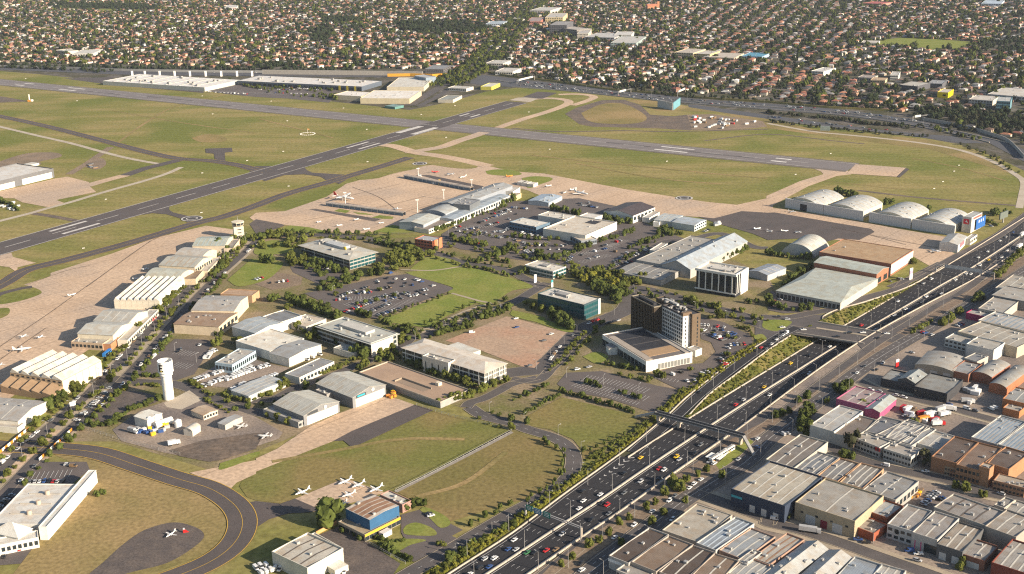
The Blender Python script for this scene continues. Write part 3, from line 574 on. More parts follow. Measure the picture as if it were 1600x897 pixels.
class Bld:
    def __init__(s, spec, h, label, cat='warehouse', name=None, group=None, z=0.0):
        s.c, s.a, s.L, s.D = rect_from(spec, h + z); s.h = h
        s.root = thing(name or cat.replace(' ', '_'), label, cat, (s.c.x, s.c.y, z), s.a, group)
    def part(s, name, mb, m, parent=None, smooth=False): return mb.build(name, m, parent or s.root, smooth=smooth)
    def walls(s, m, top=None, h0=0.0, base=True):
        x, y = s.L / 2, s.D / 2
        s.wall = s.part('wall', MB().box(-x, x, -y, y, h0 - .3, (s.h if top is None else top), None), m); return s
    def flat(s, m, par=.6, pm=None, inset=.35):
        x, y = s.L / 2, s.D / 2
        s.roof = s.part('roof', MB().box(-x + .05, x - .05, -y + .05, y - .05, s.h - .02, s.h + .05), m); s.zr = lambda u, v: s.h + .05
        if par:
            b = MB(); t = inset; z0, z1 = s.h + .002, s.h + par
            b.box(-x - .06, x + .06, -y - .06, -y + t, z0, z1).box(-x - .06, x + .06, y - t, y + .06, z0, z1).box(-x - .06, -x + t, -y + t + .002, y - t - .002, z0, z1).box(x - t, x + .06, -y + t + .002, y - t - .002, z0, z1)
            s.part('parapet', b, pm or s.wall.data.materials[0])
        return s
    def gable(s, m, rise=2.0, ridge='x', over=.5, mono=False, hip=0.0):
        """roof of two slopes (each its own slab); ridge runs along local x or y"""
        X, Y = s.L / 2, s.D / 2; h = s.h
        if ridge == 'y': X, Y = Y, X
        def P(u, v, z): return (u, v, z) if ridge == 'x' else (-v, u, z)
        sl = rise / Y; e = over; hp = hip
        for sg in (-1, 1):
            lo = h - sl * e + .05; A = [(-X - e, sg * (Y + e), lo), (X + e, sg * (Y + e), lo), (X + e - hp, 0, h + rise + .05), (-X - e + hp, 0, h + rise + .05)]
            b = MB(); t = .2; b.loft([[P(u, v, z - t) for u, v, z in A], [P(u, v, z) for u, v, z in A]]); r = s.part('roof' if not hp else 'roof', b, m)
        s.roof = r
        if hp:
            for sg in (-1, 1):
                b = MB(); A = [P(sg * (X + e), -(Y + e), h - sl * e + .05), P(sg * (X + e), Y + e, h - sl * e + .05), P(sg * (X + e - hp), 0, h + rise + .05)]; b.loft([[(q[0], q[1], q[2] - .2) for q in A], A]); s.part('roof', b, m)
        else:
            for sg in (-1, 1):
                b = MB(); w_ = X - .05; pr = [P(sg * w_, -Y, h - .01), P(sg * w_, Y, h - .01), P(sg * w_, 0, h + rise - .06)]; pr2 = [P(sg * (w_ - .3), -Y, h - .01), P(sg * (w_ - .3), Y, h - .01), P(sg * (w_ - .3), 0, h + rise - .06)]
                b.loft([pr, pr2]); s.part('gable_end', b, s.wall.data.materials[0])
        s.zr = (lambda u, v: h + rise * (1 - abs(v) / Y) + .05) if ridge == 'x' else (lambda u, v: h + rise * (1 - abs(u) / Y) + .05)
        s.ridge = ridge; return s
    def vault(s, m, rise=4.0, ridge='x', n=14, over=.3, ribs=0, rm=None):
        X, Y = s.L / 2, s.D / 2
        if ridge == 'y': X, Y = Y, X
        def P(u, v, z): return (u, v, z) if ridge == 'x' else (-v, u, z)
        R = (Y * Y + rise * rise) / (2 * rise); a0 = math.asin(min(1, Y / R)); 
        if rise > Y: a0 = math.pi - a0
        prof = [(R * math.sin(-a0 + 2 * a0 * i / n), s.h + rise - R + R * math.cos(-a0 + 2 * a0 * i / n)) for i in range(n + 1)]
        b = MB()
        for i in range(n):
            (v0, za), (v1, zb) = prof[i], prof[i + 1]; b.poly([P(-X - over, v0, za), P(X + over, v0, za), P(X + over, v1, zb), P(-X - over, v1, zb)])
        s.roof = s.part('roof', b, m, smooth=True)
        for sg in (-1, 1):
            b = MB(); b.poly([P(sg * X, v, z - .05) for v, z in prof]); s.part('gable_end', b, s.wall.data.materials[0])
        for k in range(ribs):
            u = -X + (k + .5) * 2 * X / ribs; b = MB()
            for i in range(n):
                (v0, za), (v1, zb) = prof[i], prof[i + 1]; b.poly([P(u - .5, v0, za + .09), P(u + .5, v0, za + .09), P(u + .5, v1, zb + .09), P(u - .5, v1, zb + .09)])
            s.part('roof_rib', b, rm or M_SKYL)
        s.zr = (lambda u, v: s.h + rise - R + math.sqrt(max(0, R * R - v * v))) if ridge == 'x' else (lambda u, v: s.h + rise - R + math.sqrt(max(0, R * R - u * u)))
        s.ridge = ridge; return s
    def saw(s, m, gm, n=6, rise=2.5):
        """sawtooth roof: teeth side by side along x, each running along y; glazing on the steep left faces"""
        X, Y = s.L / 2, s.D / 2; w_ = s.L / n
        for k in range(n):
            a = -X + k * w_; b = MB(); pr = [(a, s.h), (a + w_ * .28, s.h + rise), (a + w_, s.h)]
            b.loft([[(u, -Y - .2, z) for u, z in pr], [(u, Y + .2, z) for u, z in pr]]); s.part('roof_tooth', b, m)
            b = MB(); b.poly([(a - .02 + .1 * w_ * .28, -Y + .3, s.h + .1 * rise + .06), (a - .02 + .9 * w_ * .28, -Y + .3, s.h + .9 * rise + .06), (a - .02 + .9 * w_ * .28, Y - .3, s.h + .9 * rise + .06), (a - .02 + .1 * w_ * .28, Y - .3, s.h + .1 * rise + .06)]); s.part('glazing', b, gm)
        s.zr = lambda u, v: s.h + rise; return s
    def strips(s, n, m=None, w_=.9, axis=None, name='skylight', margin=.5):
        """raised translucent sheets / gutters running across the roof"""
        m = m or M_SKYL; axis = axis or getattr(s, 'ridge', 'x'); X, Y = s.L / 2, s.D / 2
        if axis == 'y': X, Y = Y, X
        P = (lambda u, v: (u, v)) if axis == 'x' else (lambda u, v: (-v, u))
        for k in range(n):
            u = -X + (k + 1) * 2 * X / (n + 1); b = MB()
            for v0, v1 in ((-Y + margin, 0), (0, Y - margin)):
                q = []
                for du, v in ((-w_ / 2, v0), (w_ / 2, v0), (w_ / 2, v1), (-w_ / 2, v1)):
                    x, y = P(u + du, v); q.append((x, y, s.zr(x, y) + .09))
                b.poly(q)
            s.part(name, b, m)
        return s
    def side(s, sd):
        X, Y = s.L / 2, s.D / 2
        return {'f': (0, -Y, 0, s.L), 'r': (X, 0, math.pi / 2, s.D), 'b': (0, Y, math.pi, s.L), 'l': (-X, 0, -math.pi / 2, s.D)}[sd]
    def on(s, sd, name, m, n, z0, hh, ww=None, gap=.25, u0=0., u1=1., proud=.12, parent=None):
        """n panels along a side: each a mesh of its own standing a little proud of the wall"""
        x, y, a, L = s.side(sd); span = (u1 - u0) * L; p = span / n; ww = ww or p * (1 - gap); me = boxme(ww, .24, hh, m, name); out = []
        for k in range(n):
            t = -L / 2 + u0 * L + (k + .5) * p
            o = link(name, me, parent or s.root); o.location = (x + t * math.cos(a) + (proud - .12) * math.sin(a), y + t * math.sin(a) - (proud - .12) * math.cos(a), z0); o.rotation_euler = (0, 0, a); out.append(o)
        return s
    def vents(s, n, size=1.4, m=None, name='roof_vent', seed=0):
        q = random.Random(int(s.L * 10 + seed)); 
        for k in range(n):
            u, v = q.uniform(-.4, .4) * s.L, q.uniform(-.4, .4) * s.D; w_, d_, hh = size * q.uniform(.6, 1.4), size * q.uniform(.6, 1.6), size * q.uniform(.5, 1)
            o = link(name, boxme(round(w_, 1), round(d_, 1), round(hh, 1), m or M_METAL, name), s.root); o.location = (u, v, s.zr(u, v) - .05)
        return s
    def plant(s, u0, u1, v0, v1, hh, m=None, name='plant_room'):
        X, Y = s.L / 2, s.D / 2
        s.part(name, MB().box(u0 * X, u1 * X, v0 * Y, v1 * Y, s.h - .1, s.h + hh), m or M_PLANT); return s
def shed(spec, h, label, wc, rc, kind='gable', rise=1.2, ridge='x', sky=0, vents=0, doors=None, win=None, par=.6, cat='warehouse', name=None, group=None, skm=None, z=0.0, over=.4, hip=0.0, per=1.1):
    b = Bld(spec, h, label, cat, name, group, z); b.walls(wallm(wc))
    if kind == 'gable': b.gable(roofm(rc, 0 if ridge == 'x' else 1, per), rise, ridge, over, hip=hip)
    elif kind == 'flat': b.flat(roofm(rc, 0 if ridge == 'x' else 1, per, .10), par); b.ridge = ridge
    elif kind == 'vault': b.vault(roofm(rc, 0 if ridge == 'x' else 1, per), rise, ridge)
    if kind == 'lowgable':       # shallow pitch behind a parapet
        b.gable(roofm(rc, 0 if ridge == 'x' else 1, per), rise, ridge, -.4)
        x, y = b.L / 2, b.D / 2; q = MB(); z0_, z1 = h + .002, h + rise + .25; t = .3; wm = wallm(wc)
        q.box(-x - .06, x + .06, -y - .06, -y + t, z0_, z1).box(-x - .06, x + .06, y - t, y + .06, z0_, z1).box(-x - .06, -x + t, -y + t + .002, y - t - .002, z0_, z1).box(x - t, x + .06, -y + t + .002, y - t - .002, z0_, z1); b.part('parapet', q, wm)
    if sky: b.strips(sky, skm)
    if vents: b.vents(vents)
    for d in (doors or '').split(): sd, n = d[0], int(d[1:]); b.on(sd, 'roller_door', M_DOOR, n, .05, min(4.2, h * .62), gap=.45)
    for wn in (win or '').split():
        sd, rc_ = wn[0], wn[1:]; rows, n = (int(v) for v in rc_.split('x'))
        fh = h / rows
        for r in range(rows): b.on(sd, 'window', M_GLASS, n, r * fh + fh * .35, fh * .42, gap=.35)
    return b
# ================================================================ airport buildings
WHT, CRM, LGR, GRN, MGR, BRN, TAN, BLG = (.66, .62, .55), (.58, .48, .34), (.44, .41, .36), (.33, .33, .28), (.24, .225, .21), (.19, .13, .09), (.40, .31, .21), (.27, .31, .34)
BRICK, DBLU, DK = (.30, .12, .07), (.03, .045, .08), (.045, .045, .05)
# grey hangar at the left edge
b = shed('e-120,262 e338,157 e100,125 e-360,232', 11, 'large dark grey hangar with white doors at the left edge of the airfield', (.13, .13, .135), (.60, .57, .52), 'flat', par=1.2, cat='hangar')
b.on('f', 'hangar_door', mat('white_door', (.66, .63, .57), (.6, .57, .52), .3, wave=[(0, 3, .25, .05)]), 4, .1, 7.5, u0=.55, u1=.97, gap=.03); b.on('f', 'hangar_door', mat('white_door', 0), 3, .1, 7, u0=.1, u1=.45, gap=.03)
shed('e90,140 e120,148 e240,120 e200,112', 3, 'row of low white site offices behind the dark grey hangar', (.6, .57, .5), (.62, .6, .54), 'flat', par=0, cat='site office')
# control tower
g = W(373.5, 371); ct = thing('control_tower', 'cream airport control tower with glazed cab and roof mast', 'control tower', g, .35)
cm = wallm((.62, .54, .42)); H0 = px_h(373.5, 371, 353)
MB().loft([[(x, y, z) for x, y in ((-5.2, -4), (5.2, -4), (5.2, 4), (-5.2, 4))] for z in (-.2, H0)]).build('shaft', cm, ct)
MB().loft([[(6.0 * k * math.cos(t * math.pi / 4 + .39), 6.0 * k * math.sin(t * math.pi / 4 + .39), z) for t in range(8)] for z, k in ((H0, .8), (H0 + 1.2, 1.05), (H0 + 1.3, 1.05))]).build('cab_floor', cm, ct)
MB().loft([[(5.4 * k * math.cos(t * math.pi / 4 + .39), 5.4 * k * math.sin(t * math.pi / 4 + .39), z) for t in range(8)] for z, k in ((H0 + 1.3, 1.0), (H0 + 4, 1.12))]).build('cab_glazing', M_GLASS, ct)
for t in range(8):
    a = t * math.pi / 4 + .39; MB().cyl((5.5 * math.cos(a), 5.5 * math.sin(a), H0 + 1.3), (6.15 * math.cos(a), 6.15 * math.sin(a), H0 + 4), .25, n=4).build('mullion', cm, ct)
MB().loft([[(6.8 * math.cos(t * math.pi / 4 + .39), 6.8 * math.sin(t * math.pi / 4 + .39), z) for t in range(8)] for z in (H0 + 4, H0 + 5)]).build('cab_roof', cm, ct)
MB().cyl((0, 0, H0 + 5), (0, 0, H0 + 11), .3, .12, 6).build('mast', M_METAL, ct)
for z in (3, 6.5, 10): MB().box(-1.4, 2.6, -4.12, -4.02, z - 1, z).build('window', M_GLASS, ct); MB().box(5.22, 5.3, -1.5, 1.5, z - 1, z).build('window', M_GLASS, ct)
# hangar row beside the concrete apron
shed('e1203,628 e1395,640 e1445,580 e1265,572', 9, 'pale green roofed hangar beside the control tower', (.55, .47, .35), (.40, .42, .36), 'gable', 3, 'x', sky=6, cat='hangar', skm=mat('blue_sheet', (.33, .40, .40), (.3, .36, .36), .3))
shed('e1395,650 e1450,655 e1490,600 e1445,590', 6, 'low cream annex between the green roofed hangar and the tower', (.55, .45, .33), MGR, 'flat', cat='annex')
shed('e1112,692 e1275,703 e1335,662 e1160,642', 10, 'light grey arched hangar behind the cream gabled hangar', (.55, .46, .34), LGR, 'vault', 3, 'x', cat='hangar')
shed('e1022,755 e1240,770 e1295,700 e1070,690', 10, 'cream hangar with striped grey gable roof facing the apron', (.60, .50, .36), (.40, .39, .34), 'gable', 3.5, 'x', sky=5, cat='hangar', win='r1x8', skm=mat('rust_strip', (.33, .25, .18), (.38, .3, .22), .3))
shed('e1245,790 e1290,800 e1370,715 e1330,705', 5, 'low cream office wing along the street side of the striped hangar', (.58, .48, .35), LGR, 'flat', cat='annex', win='r1x7')
b = shed('e932,830 e1130,845 e1190,788 e975,772', 7, 'round roofed pale green hangar next to the sawtooth hangar', (.50, .45, .36), (.44, .44, .37), 'vault', 4, 'x', cat='hangar', sky=2)
shed('e1140,838 e1215,852 e1258,798 e1195,783', 5.5, 'brown flat roofed annex of the round roofed hangar', (.55, .44, .3), (.24, .17, .11), 'flat', cat='annex')
b = Bld('i718,70 i985,88 i1142,-55 i885,-66', 8.5, 'white sawtooth hangar with seven roof ridges near the control tower', 'hangar'); b.walls(wallm((.66, .6, .48)))
b.saw(roofm((.62, .58, .5), 1, 1.4), mat('blue_glazing', (.045, .06, .075), (.06, .075, .09), .2, rough=.35), 7, 2.6); b.on('f', 'wall_panel', wallm((.6, .54, .43)), 8, .3, 8, gap=.06); b.on('r', 'window', M_GLASS, 6, 1.5, 2.5, gap=.5)
shed('i600,203 i822,218 i898,140 i690,127', 10, 'grey gabled hangar with cream end wall below the sawtooth hangar', (.60, .53, .40), (.40, .39, .35), 'gable', 3.5, 'x', sky=3, cat='hangar')
shed('i495,283 i725,296 i795,215 i590,205', 9.5, 'smooth light grey gabled hangar facing the apron with a tan annex in front', (.60, .53, .40), (.46, .45, .40), 'gable', 3, 'x', cat='hangar')
shed('i735,328 i790,330 i985,142 i930,132', 5, 'long narrow flat roofed annex beside the grey hangars and street trees', (.6, .55, .45), LGR, 'flat', cat='annex', win='r1x18')
shed('i460,338 i640,352 i715,300 i505,288', 5.5, 'low tan annex with rust patched roof in front of the grey hangar', (.48, .36, .25), (.40, .37, .31), 'flat', cat='annex', vents=6, win='f1x8')
shed('i640,352 i690,356 i735,318 i705,305', 5, 'orange brick entrance block at the corner of the tan annex', (.42, .2, .1), LGR, 'flat', cat='annex')
b = Bld('i95,537 i430,577 i588,452 i280,394', 12, 'brown sawtooth hangar with blue glazing at the near end of the apron', 'hangar'); b.walls(wallm((.50, .36, .22)))
b.saw(roofm((.62, .58, .5), 1, 1.4), mat('blue_glazing', 0), 5, 3.2)
X, Y = b.L / 2, b.D / 2
for k in range(5):
    x0, x1 = -X + k * b.L / 5, -X + (k + 1) * b.L / 5
    q = MB(); q.loft([[(x0 + .1, -Y - 11, -.2), (x1 - .1, -Y - 11, -.2), (x1 - .1, -Y - 11, 4.2), (x0 + .1, -Y - 11, 6.2)], [(x0 + .1, -Y - .01, -.2), (x1 - .1, -Y - .01, -.2), (x1 - .1, -Y - .01, 7.2), (x0 + .1, -Y - .01, 9.2)]]); b.part('lean_to_bay', q, wallm((.33, .22, .13)))
b.on('f', 'vent_window', M_DARK, 10, 9.6, 1.2, gap=.5); b.on('r', 'wall_panel', wallm((.64, .56, .42)), 6, .2, 11.3, gap=.05)
shed('i-180,795 i128,838 i275,697 i-40,688', 7, 'grey roofed white hangar at the left edge below the sawtooth hangar', (.62, .57, .48), (.36, .34, .31), 'gable', 2.5, 'x', cat='hangar', vents=5, sky=2)
shed('i-160,860 i120,870 i140,850 i-140,815', 4, 'low white lean-to in front of the hangar at the left edge', (.6, .56, .48), LGR, 'flat', cat='annex')
# between the boulevard and the car parks
shed('i1198,136 i1452,145 i1545,52 i1285,45', 10.5, 'grey roofed cream hangar with stepped end wall across the boulevard', (.60, .51, .37), (.36, .34, .31), 'gable', 2.5, 'x', cat='hangar', vents=4)
shed('i1105,222 i1385,245 i1458,150 i1185,138', 8.5, 'brown roofed cream shed in front of the stepped hangar', (.58, .47, .33), (.30, .21, .14), 'gable', 1.5, 'x', cat='warehouse', vents=8, win='r1x5')
shed('i1375,38 i1565,52 i1620,18 i1420,8', 6.5, 'low orange brown building behind the stepped cream hangar', (.45, .28, .16), (.40, .27, .17), 'flat', cat='building')
shed('j60,190 j160,224 j278,174 j155,135', 7.5, 'dark grey roofed warehouse at the back of the white warehouse cluster', (.6, .57, .5), (.2, .2, .2), 'lowgable', .8, 'x', cat='warehouse')
shed('i1465,240 j-25,282 j168,222 j25,170', 8, 'blue grey roofed white warehouse above the van yard', (.64, .6, .52), (.36, .39, .40), 'gable', 2, 'x', sky=2, cat='warehouse')
shed('j-120,338 j95,398 j290,318 j80,250', 7, 'flat white roofed warehouse in the middle of the cluster above the van yard', (.66, .62, .54), (.66, .62, .53), 'flat', cat='warehouse', vents=3)
shed('j95,400 j192,442 j402,354 j290,318', 7.5, 'grey roofed white warehouse with a row of doors on its sunny side', (.66, .6, .5), (.31, .31, .30), 'gable', 1.5, 'x', cat='warehouse', doors='r8', vents=1)
shed('j200,215 j300,245 j440,200 j310,160', 4.5, 'low cream roofed building behind the white warehouse cluster', (.55, .5, .42), (.55, .49, .4), 'flat', cat='building', vents=8)
shed('i1345,468 i1440,482 i1588,402 i1495,372', 7, 'light blue walled office with flat roof and roof plant by the van yard', (.36, .45, .50), (.42, .40, .36), 'flat', cat='office', vents=7, win='f1x5 r1x12')
shed('i1445,640 i1545,670 j198,577 j60,545', 5, 'long grey roofed open shed beside the van yard road', (.5, .48, .44), (.40, .42, .42), 'gable', .7, 'x', sky=3, cat='shed', doors='r8')
shed('j183,537 j268,562 j488,462 j395,438', 5.5, 'long low shed with dark roof and white edges below the white warehouses', (.62, .58, .5), (.27, .27, .27), 'flat', ridge='x', cat='shed', win='r1x10', vents=1)
# offices
def office(spec, h, label, floors, wc, rc, glass, n=(14, 8), cat='office', par=.7):
    b = Bld(spec, h, label, cat, 'office_building'); b.walls(wallm(wc)); b.flat(roofm(rc, 0, 2.2, .08), par)
    fh = h / floors
    for r in range(floors):
        b.on('f', 'window', glass, n[0], r * fh + fh * .22, fh * .62, gap=.1); b.on('r', 'window', glass, n[1], r * fh + fh * .22, fh * .62, gap=.1)
    return b
b = office('j385,240 j715,347 j880,286 j545,182', 11.5, 'glass walled office with grey roof and long rooftop plant by the car park', 3, (.36, .36, .33), (.42, .42, .37), M_GLASS, (12, 1))
b.plant(-.55, .45, -.25, .45, 2.2, wallm((.46, .44, .4))); b.vents(10, 2.2)
b.part('eave', MB().box(-b.L / 2 - 1.6, b.L / 2 + 1.6, -b.D / 2 - 1.6, b.D / 2 + 1.6, 11.2, 11.48), wallm((.44, .44, .4)))
b.part('end_wall', MB().box(b.L / 2 + .15, b.L / 2 + .5, -b.D / 2, b.D / 2 - 5, 0, 11), wallm((.66, .6, .5)))
shed('j485,375 j592,408 j722,372 j580,335', 4.5, 'low white flat roofed wing in front of the glass walled office', (.6, .56, .48), (.42, .41, .36), 'flat', cat='annex', vents=3)
b = Bld('j912,372 j1420,527 j1562,470 j1048,315', 11, 'long white framed office with pale hip roof beside the vacant lot', 'office', 'office_building'); b.walls(wallm((.60, .57, .5)))
b.gable(roofm((.58, .52, .44), 0, 1.5, .06), 2.6, 'x', 1.0, hip=11)
for r in range(3):
    b.on('f', 'window', M_GLASS, 16, r * 3.6 + .5, 2.5, gap=.1); b.on('r', 'window', mat('grey_glass', (.2, .2, .18), (.16, .16, .15), .3, rough=.2), 6, r * 3.6 + .5, 2.5, gap=.1)
b.on('f', 'column', wallm((.62, .6, .54)), 9, 0, 10.8, ww=.5, proud=1.2); b.on('r', 'column', wallm((.62, .6, .54)), 4, 0, 10.8, ww=.5, proud=1.0)
st = shed('j1035,428 j1197,475 j1240,452 j1080,412', 11.5, 'pale concrete stair block on the front of the white framed office', (.55, .5, .42), (.45, .41, .35), 'flat', par=1.0, cat='annex', vents=6); st.on('f', 'window', M_GLASS, 4, 2, 6.5, ww=1.0); 
shed('j1190,357 j1330,410 j1402,388 j1262,338', 3.5, 'pale curved canopy between the white framed office and the vacant lot', (.55, .53, .47), (.56, .54, .48), 'flat', par=0, cat='canopy')
b = Bld('j648,530 j1140,716 j1338,640 j815,463', 4.2, 'tan roofed parking deck with a recessed ramp beside the white framed office', 'parking deck', 'parking_deck'); b.walls(wallm((.30, .29, .27)))
b.flat(mat('deck_concrete', (.36, .25, .17), (.31, .215, .15), .08, fine=.12), .9, wallm((.40, .34, .27)))
b.part('ramp_wall', MB().box(-b.L * .12, b.L * .24, -b.D * .05, -b.D * .05 + .5, 4.2, 5.5).box(-b.L * .12, -b.L * .12 + .5, -b.D * .3, -b.D * .05 - .01, 4.2, 5.5), wallm((.3, .24, .18)))
b.part('ramp', MB().loft([[(-b.L * .11, -b.D * .28, 4.27), (b.L * .23, -b.D * .28, 4.27), (b.L * .23, -b.D * .06, 4.27), (-b.L * .11, -b.D * .06, 4.27)], [(-b.L * .11, -b.D * .28, 4.33), (b.L * .23, -b.D * .28, 4.30), (b.L * .23, -b.D * .06, 4.30), (-b.L * .11, -b.D * .06, 4.33)]]), mat('deck_ramp', (.27, .2, .145), (.24, .18, .13), .1))
b.on('f', 'louvre_panel', wallm((.24, .235, .22)), 30, .3, 3.2, gap=.25); b.part('stair_head', MB().box(b.L * .2, b.L * .24, b.D * .2, b.D * .32, 4.2, 6.6), wallm((.6, .52, .4)))
# two white-doored hangars in front of the concrete strip
M_HD = mat('hangar_door_panel', (.62, .59, .52), (.55, .52, .46), .3, wave=[(0, 2.5, .12, .05)])
for sp, h, lab, u in (('j380,598 j606,684 j803,602 j575,515', 8.5, 'larger hangar with grey gable roof and white sliding doors facing the concrete strip', 'teal'),
                      ('j108,722 j302,798 j512,706 j328,634', 8, 'smaller striped roof hangar with white sliding doors and a round sign', 'disc')):
    b = shed(sp, h, lab, (.20, .2, .2), (.42, .41, .36), 'gable', 3.4, 'x', sky=7, cat='hangar', skm=mat('pale_sheet', (.46, .45, .4), (.42, .41, .37), .3))
    b.on('r', 'hangar_door', M_HD, 4, .1, 6.2, u0=.08, u1=.95, gap=.02)
    o = b.on('r', 'sign_panel', wallm((.05, .055, .06)), 1, 6.9, 2.0, ww=9, u0=.05, u1=.45)
    q = MB(); q.cyl((b.L / 2 + .3, b.D * .1, h + .4), (b.L / 2 + .42, b.D * .1, h + .4), 1.3, n=16); b.part('round_sign', q, M_WHITE)
    if u == 'teal': b.on('r', 'teal_banner', mat('teal_banner', (.03, .28, .35), (.04, .3, .36), .3), 1, 7.4, 1.2, ww=7, u0=.1, u1=.4, proud=.3)
shed('j50,760 j285,850 j310,802 j108,730', 4.2, 'low grey lean-to beside the smaller striped hangar', (.3, .29, .27), (.38, .36, .33), 'flat', cat='annex', win='r1x3')
shed('j370,640 j440,665 j540,630 j470,600', 6, 'low link building with roof plant between the two white doored hangars', (.3, .28, .26), (.4, .37, .32), 'flat', cat='annex', vents=9)
# concrete batching yard
shed('i840,797 i912,824 i1006,782 i932,755', 7, 'white shed with shallow gable in the batching yard', (.66, .62, .54), (.66, .63, .55), 'gable', .8, 'x', cat='shed')
for (x, y, r, h) in ((936, 850, 2.3, 7), (980, 835, 2.3, 7), (1112, 848, 2.4, 5)):
    g = W(REG['i'][0] + x / ZS, REG['i'][1] + (y + 20) / ZS); t = thing('storage_silo', 'white cylindrical silo standing %s' % {936: 'left of the pair by the white shed', 980: 'right of the pair by the white shed', 1112: 'alone behind the long white tank'}[x], 'silo', g)
    MB().cyl((0, 0, 0), (0, 0, h), r, n=20).build('barrel', M_WHITE, t, smooth=False); MB().cyl((0, 0, h), (0, 0, h + 1.2), r, .4, 20).build('cone_top', M_WHITE, t); MB().cyl((r + .1, 0, 0), (r + .1, 0, h), .12, n=5).build('pipe', M_METAL, t)
a, b2 = W(243, 671), W(269, 662); t = thing('storage_tank', 'long white horizontal tank lying in the batching yard', 'tank', (a + b2) / 2); dv = (b2 - a) / 2
MB().cyl(tuple(-dv + Vector((0, 0, 3))), tuple(dv + Vector((0, 0, 3))), 2.4, n=18).build('barrel', M_WHITE, t)
for k in (-.6, .6): MB().box(dv.x * k - .5, dv.x * k + .5, dv.y * k - 1.6, dv.y * k + 1.6, 0, 1.4).build('saddle', M_METAL, t)
shed('i1190,763 i1266,792 i1357,762 i1282,728', 4, 'small tan roofed hut beside the batching yard', (.6, .52, .4), (.42, .32, .22), 'gable', .8, 'x', cat='hut', win='r1x5')
shed('i1358,838 i1402,856 i1508,800 i1468,790', 4.2, 'grey roofed open carport by the batching yard', (.4, .38, .34), (.36, .36, .35), 'gable', .6, 'x', cat='shed')
shed('i1145,878 i1195,893 i1242,860 i1200,845', 4.5, 'pale curved roof shed at the foot of the batching yard', (.5, .46, .4), (.5, .47, .41), 'vault', 1.5, 'y', cat='shed')
# water tower with the letter E
g = W(264, 623); wt = thing('water_tower', 'tall white water tower with a black letter E on its tank', 'water tower', g)
def lathe(mb, prof, n=28):
    mb.loft([[(r * math.cos(2 * math.pi * k / n), r * math.sin(2 * math.pi * k / n), z) for k in range(n)] for r, z in prof], cap=False); return mb
lathe(MB(), [(3.7, -.3), (3.7, 19)]).build('shaft', M_WHITE, wt, smooth=True)
lathe(MB(), [(3.7, 18.5), (4.6, 18.7), (4.6, 19.6), (3.9, 19.8), (3.9, 20.5), (5.5, 21.2), (5.5, 22)]).build('collar', M_WHITE, wt)
lathe(MB(), [(5.3, 21.2), (5.3, 29.6), (4.9, 29.6), (4.9, 26.5), (.1, 26.4)]).build('tank', M_WHITE, wt)
a0 = math.radians(252)
def curved(mb, u0, u1, z0_, z1, m, r=5.38):
    n = 4
    for k in range(n):
        t0, t1 = a0 + (u0 + (u1 - u0) * k / n) / r, a0 + (u0 + (u1 - u0) * (k + 1) / n) / r
        mb.poly([(r * math.cos(t0), r * math.sin(t0), z0_), (r * math.cos(t1), r * math.sin(t1), z0_), (r * math.cos(t1), r * math.sin(t1), z1), (r * math.cos(t0), r * math.sin(t0), z1)], m)
q = MB(); M_INK = mat('sign_black', (.012, .012, .015), (.02, .02, .022), .3)
curved(q, -2, -.8, 22.6, 28, M_INK); curved(q, -.8, 1.4, 27, 28, M_INK); curved(q, -.8, 1.0, 24.9, 25.9, M_INK); curved(q, .5, 1.5, 22.6, 23.6, M_INK); q.build('letter_e', None, wt)
q = MB(); curved(q, -.8, .5, 22.6, 23.6, mat('sign_yellow', (.65, .5, .05), (.6, .45, .05), .3)); q.build('yellow_square', None, wt)
# white building at the lower left
b = shed('m-30,565 m245,614 m502,345 m165,335', 7, 'long white flat roofed building with three round vents at the lower left', (.62, .6, .55), (.60, .57, .51), 'flat', cat='building')
for k, (u, v) in enumerate(((-.05, .0), (-.02, .25), (.0, -.28))):
    q = MB(); x, y = 0.05 * b.L, (-.25 + .25 * k) * b.D; q.cyl((x, y, 7), (x, y, 9.4), 1.5, 1.3, 14); b.part('roof_cowl', q, mat('rust_cowl', (.45, .36, .28), (.4, .32, .25), .5))
    q = MB(); q.box(-b.L * .3, b.L * .3, y - .25, y + .25, 7.06, 7.5); b.part('roof_duct', q, wallm((.42, .38, .32)))
b = shed('m246,616 m285,600 m608,258 m545,250', 8, 'raised white strip along the sunny side of the long white building', (.66, .64, .58), (.6, .58, .52), 'flat', cat='annex')
b = shed('m-60,632 m110,667 m200,612 m40,577', 7.6, 'white pyramid roofed entrance hall of the long white building', (.64, .61, .54), (.66, .63, .56), 'gable', 5, 'x', cat='hall', hip=8.5)
shed('m-60,735 m238,672 m235,630 m-80,690', 6, 'white showroom front with narrow dark windows at the lower left', (.66, .62, .54), (.6, .57, .5), 'flat', cat='annex', win='f1x9')
# blue hangar and neighbours at the bottom
shed('n92,767 n325,870 n538,747 n330,648', 8, 'pale ribbed roof warehouse at the bottom edge beside parked vans', (.58, .54, .45), (.46, .42, .35), 'lowgable', .9, 'x', sky=3, cat='warehouse', vents=3, skm=M_GUT)
shed('n345,655 n505,750 n533,733 n360,642', 6, 'narrow white roofed strip along the back of the ribbed roof warehouse', (.55, .51, .43), (.52, .48, .4), 'flat', cat='annex')
shed('n440,848 n492,876 n577,840 n522,808', 3.6, 'small white roofed porch beside the ribbed roof warehouse', (.6, .56, .48), (.62, .6, .53), 'flat', par=0, cat='annex')
b = Bld('n553,492 n712,560 n893,470 n738,404', 10.5, 'blue walled hangar with rust striped white roof near the freeway', 'hangar'); b.walls(wallm((.03, .10, .20))); b.gable(roofm((.52, .46, .39), 0), .9, 'x', -.1)
b.strips(4, mat('rust_band', (.22, .12, .075), (.30, .18, .11), .25), 3.2, name='rust_band'); b.vents(2)
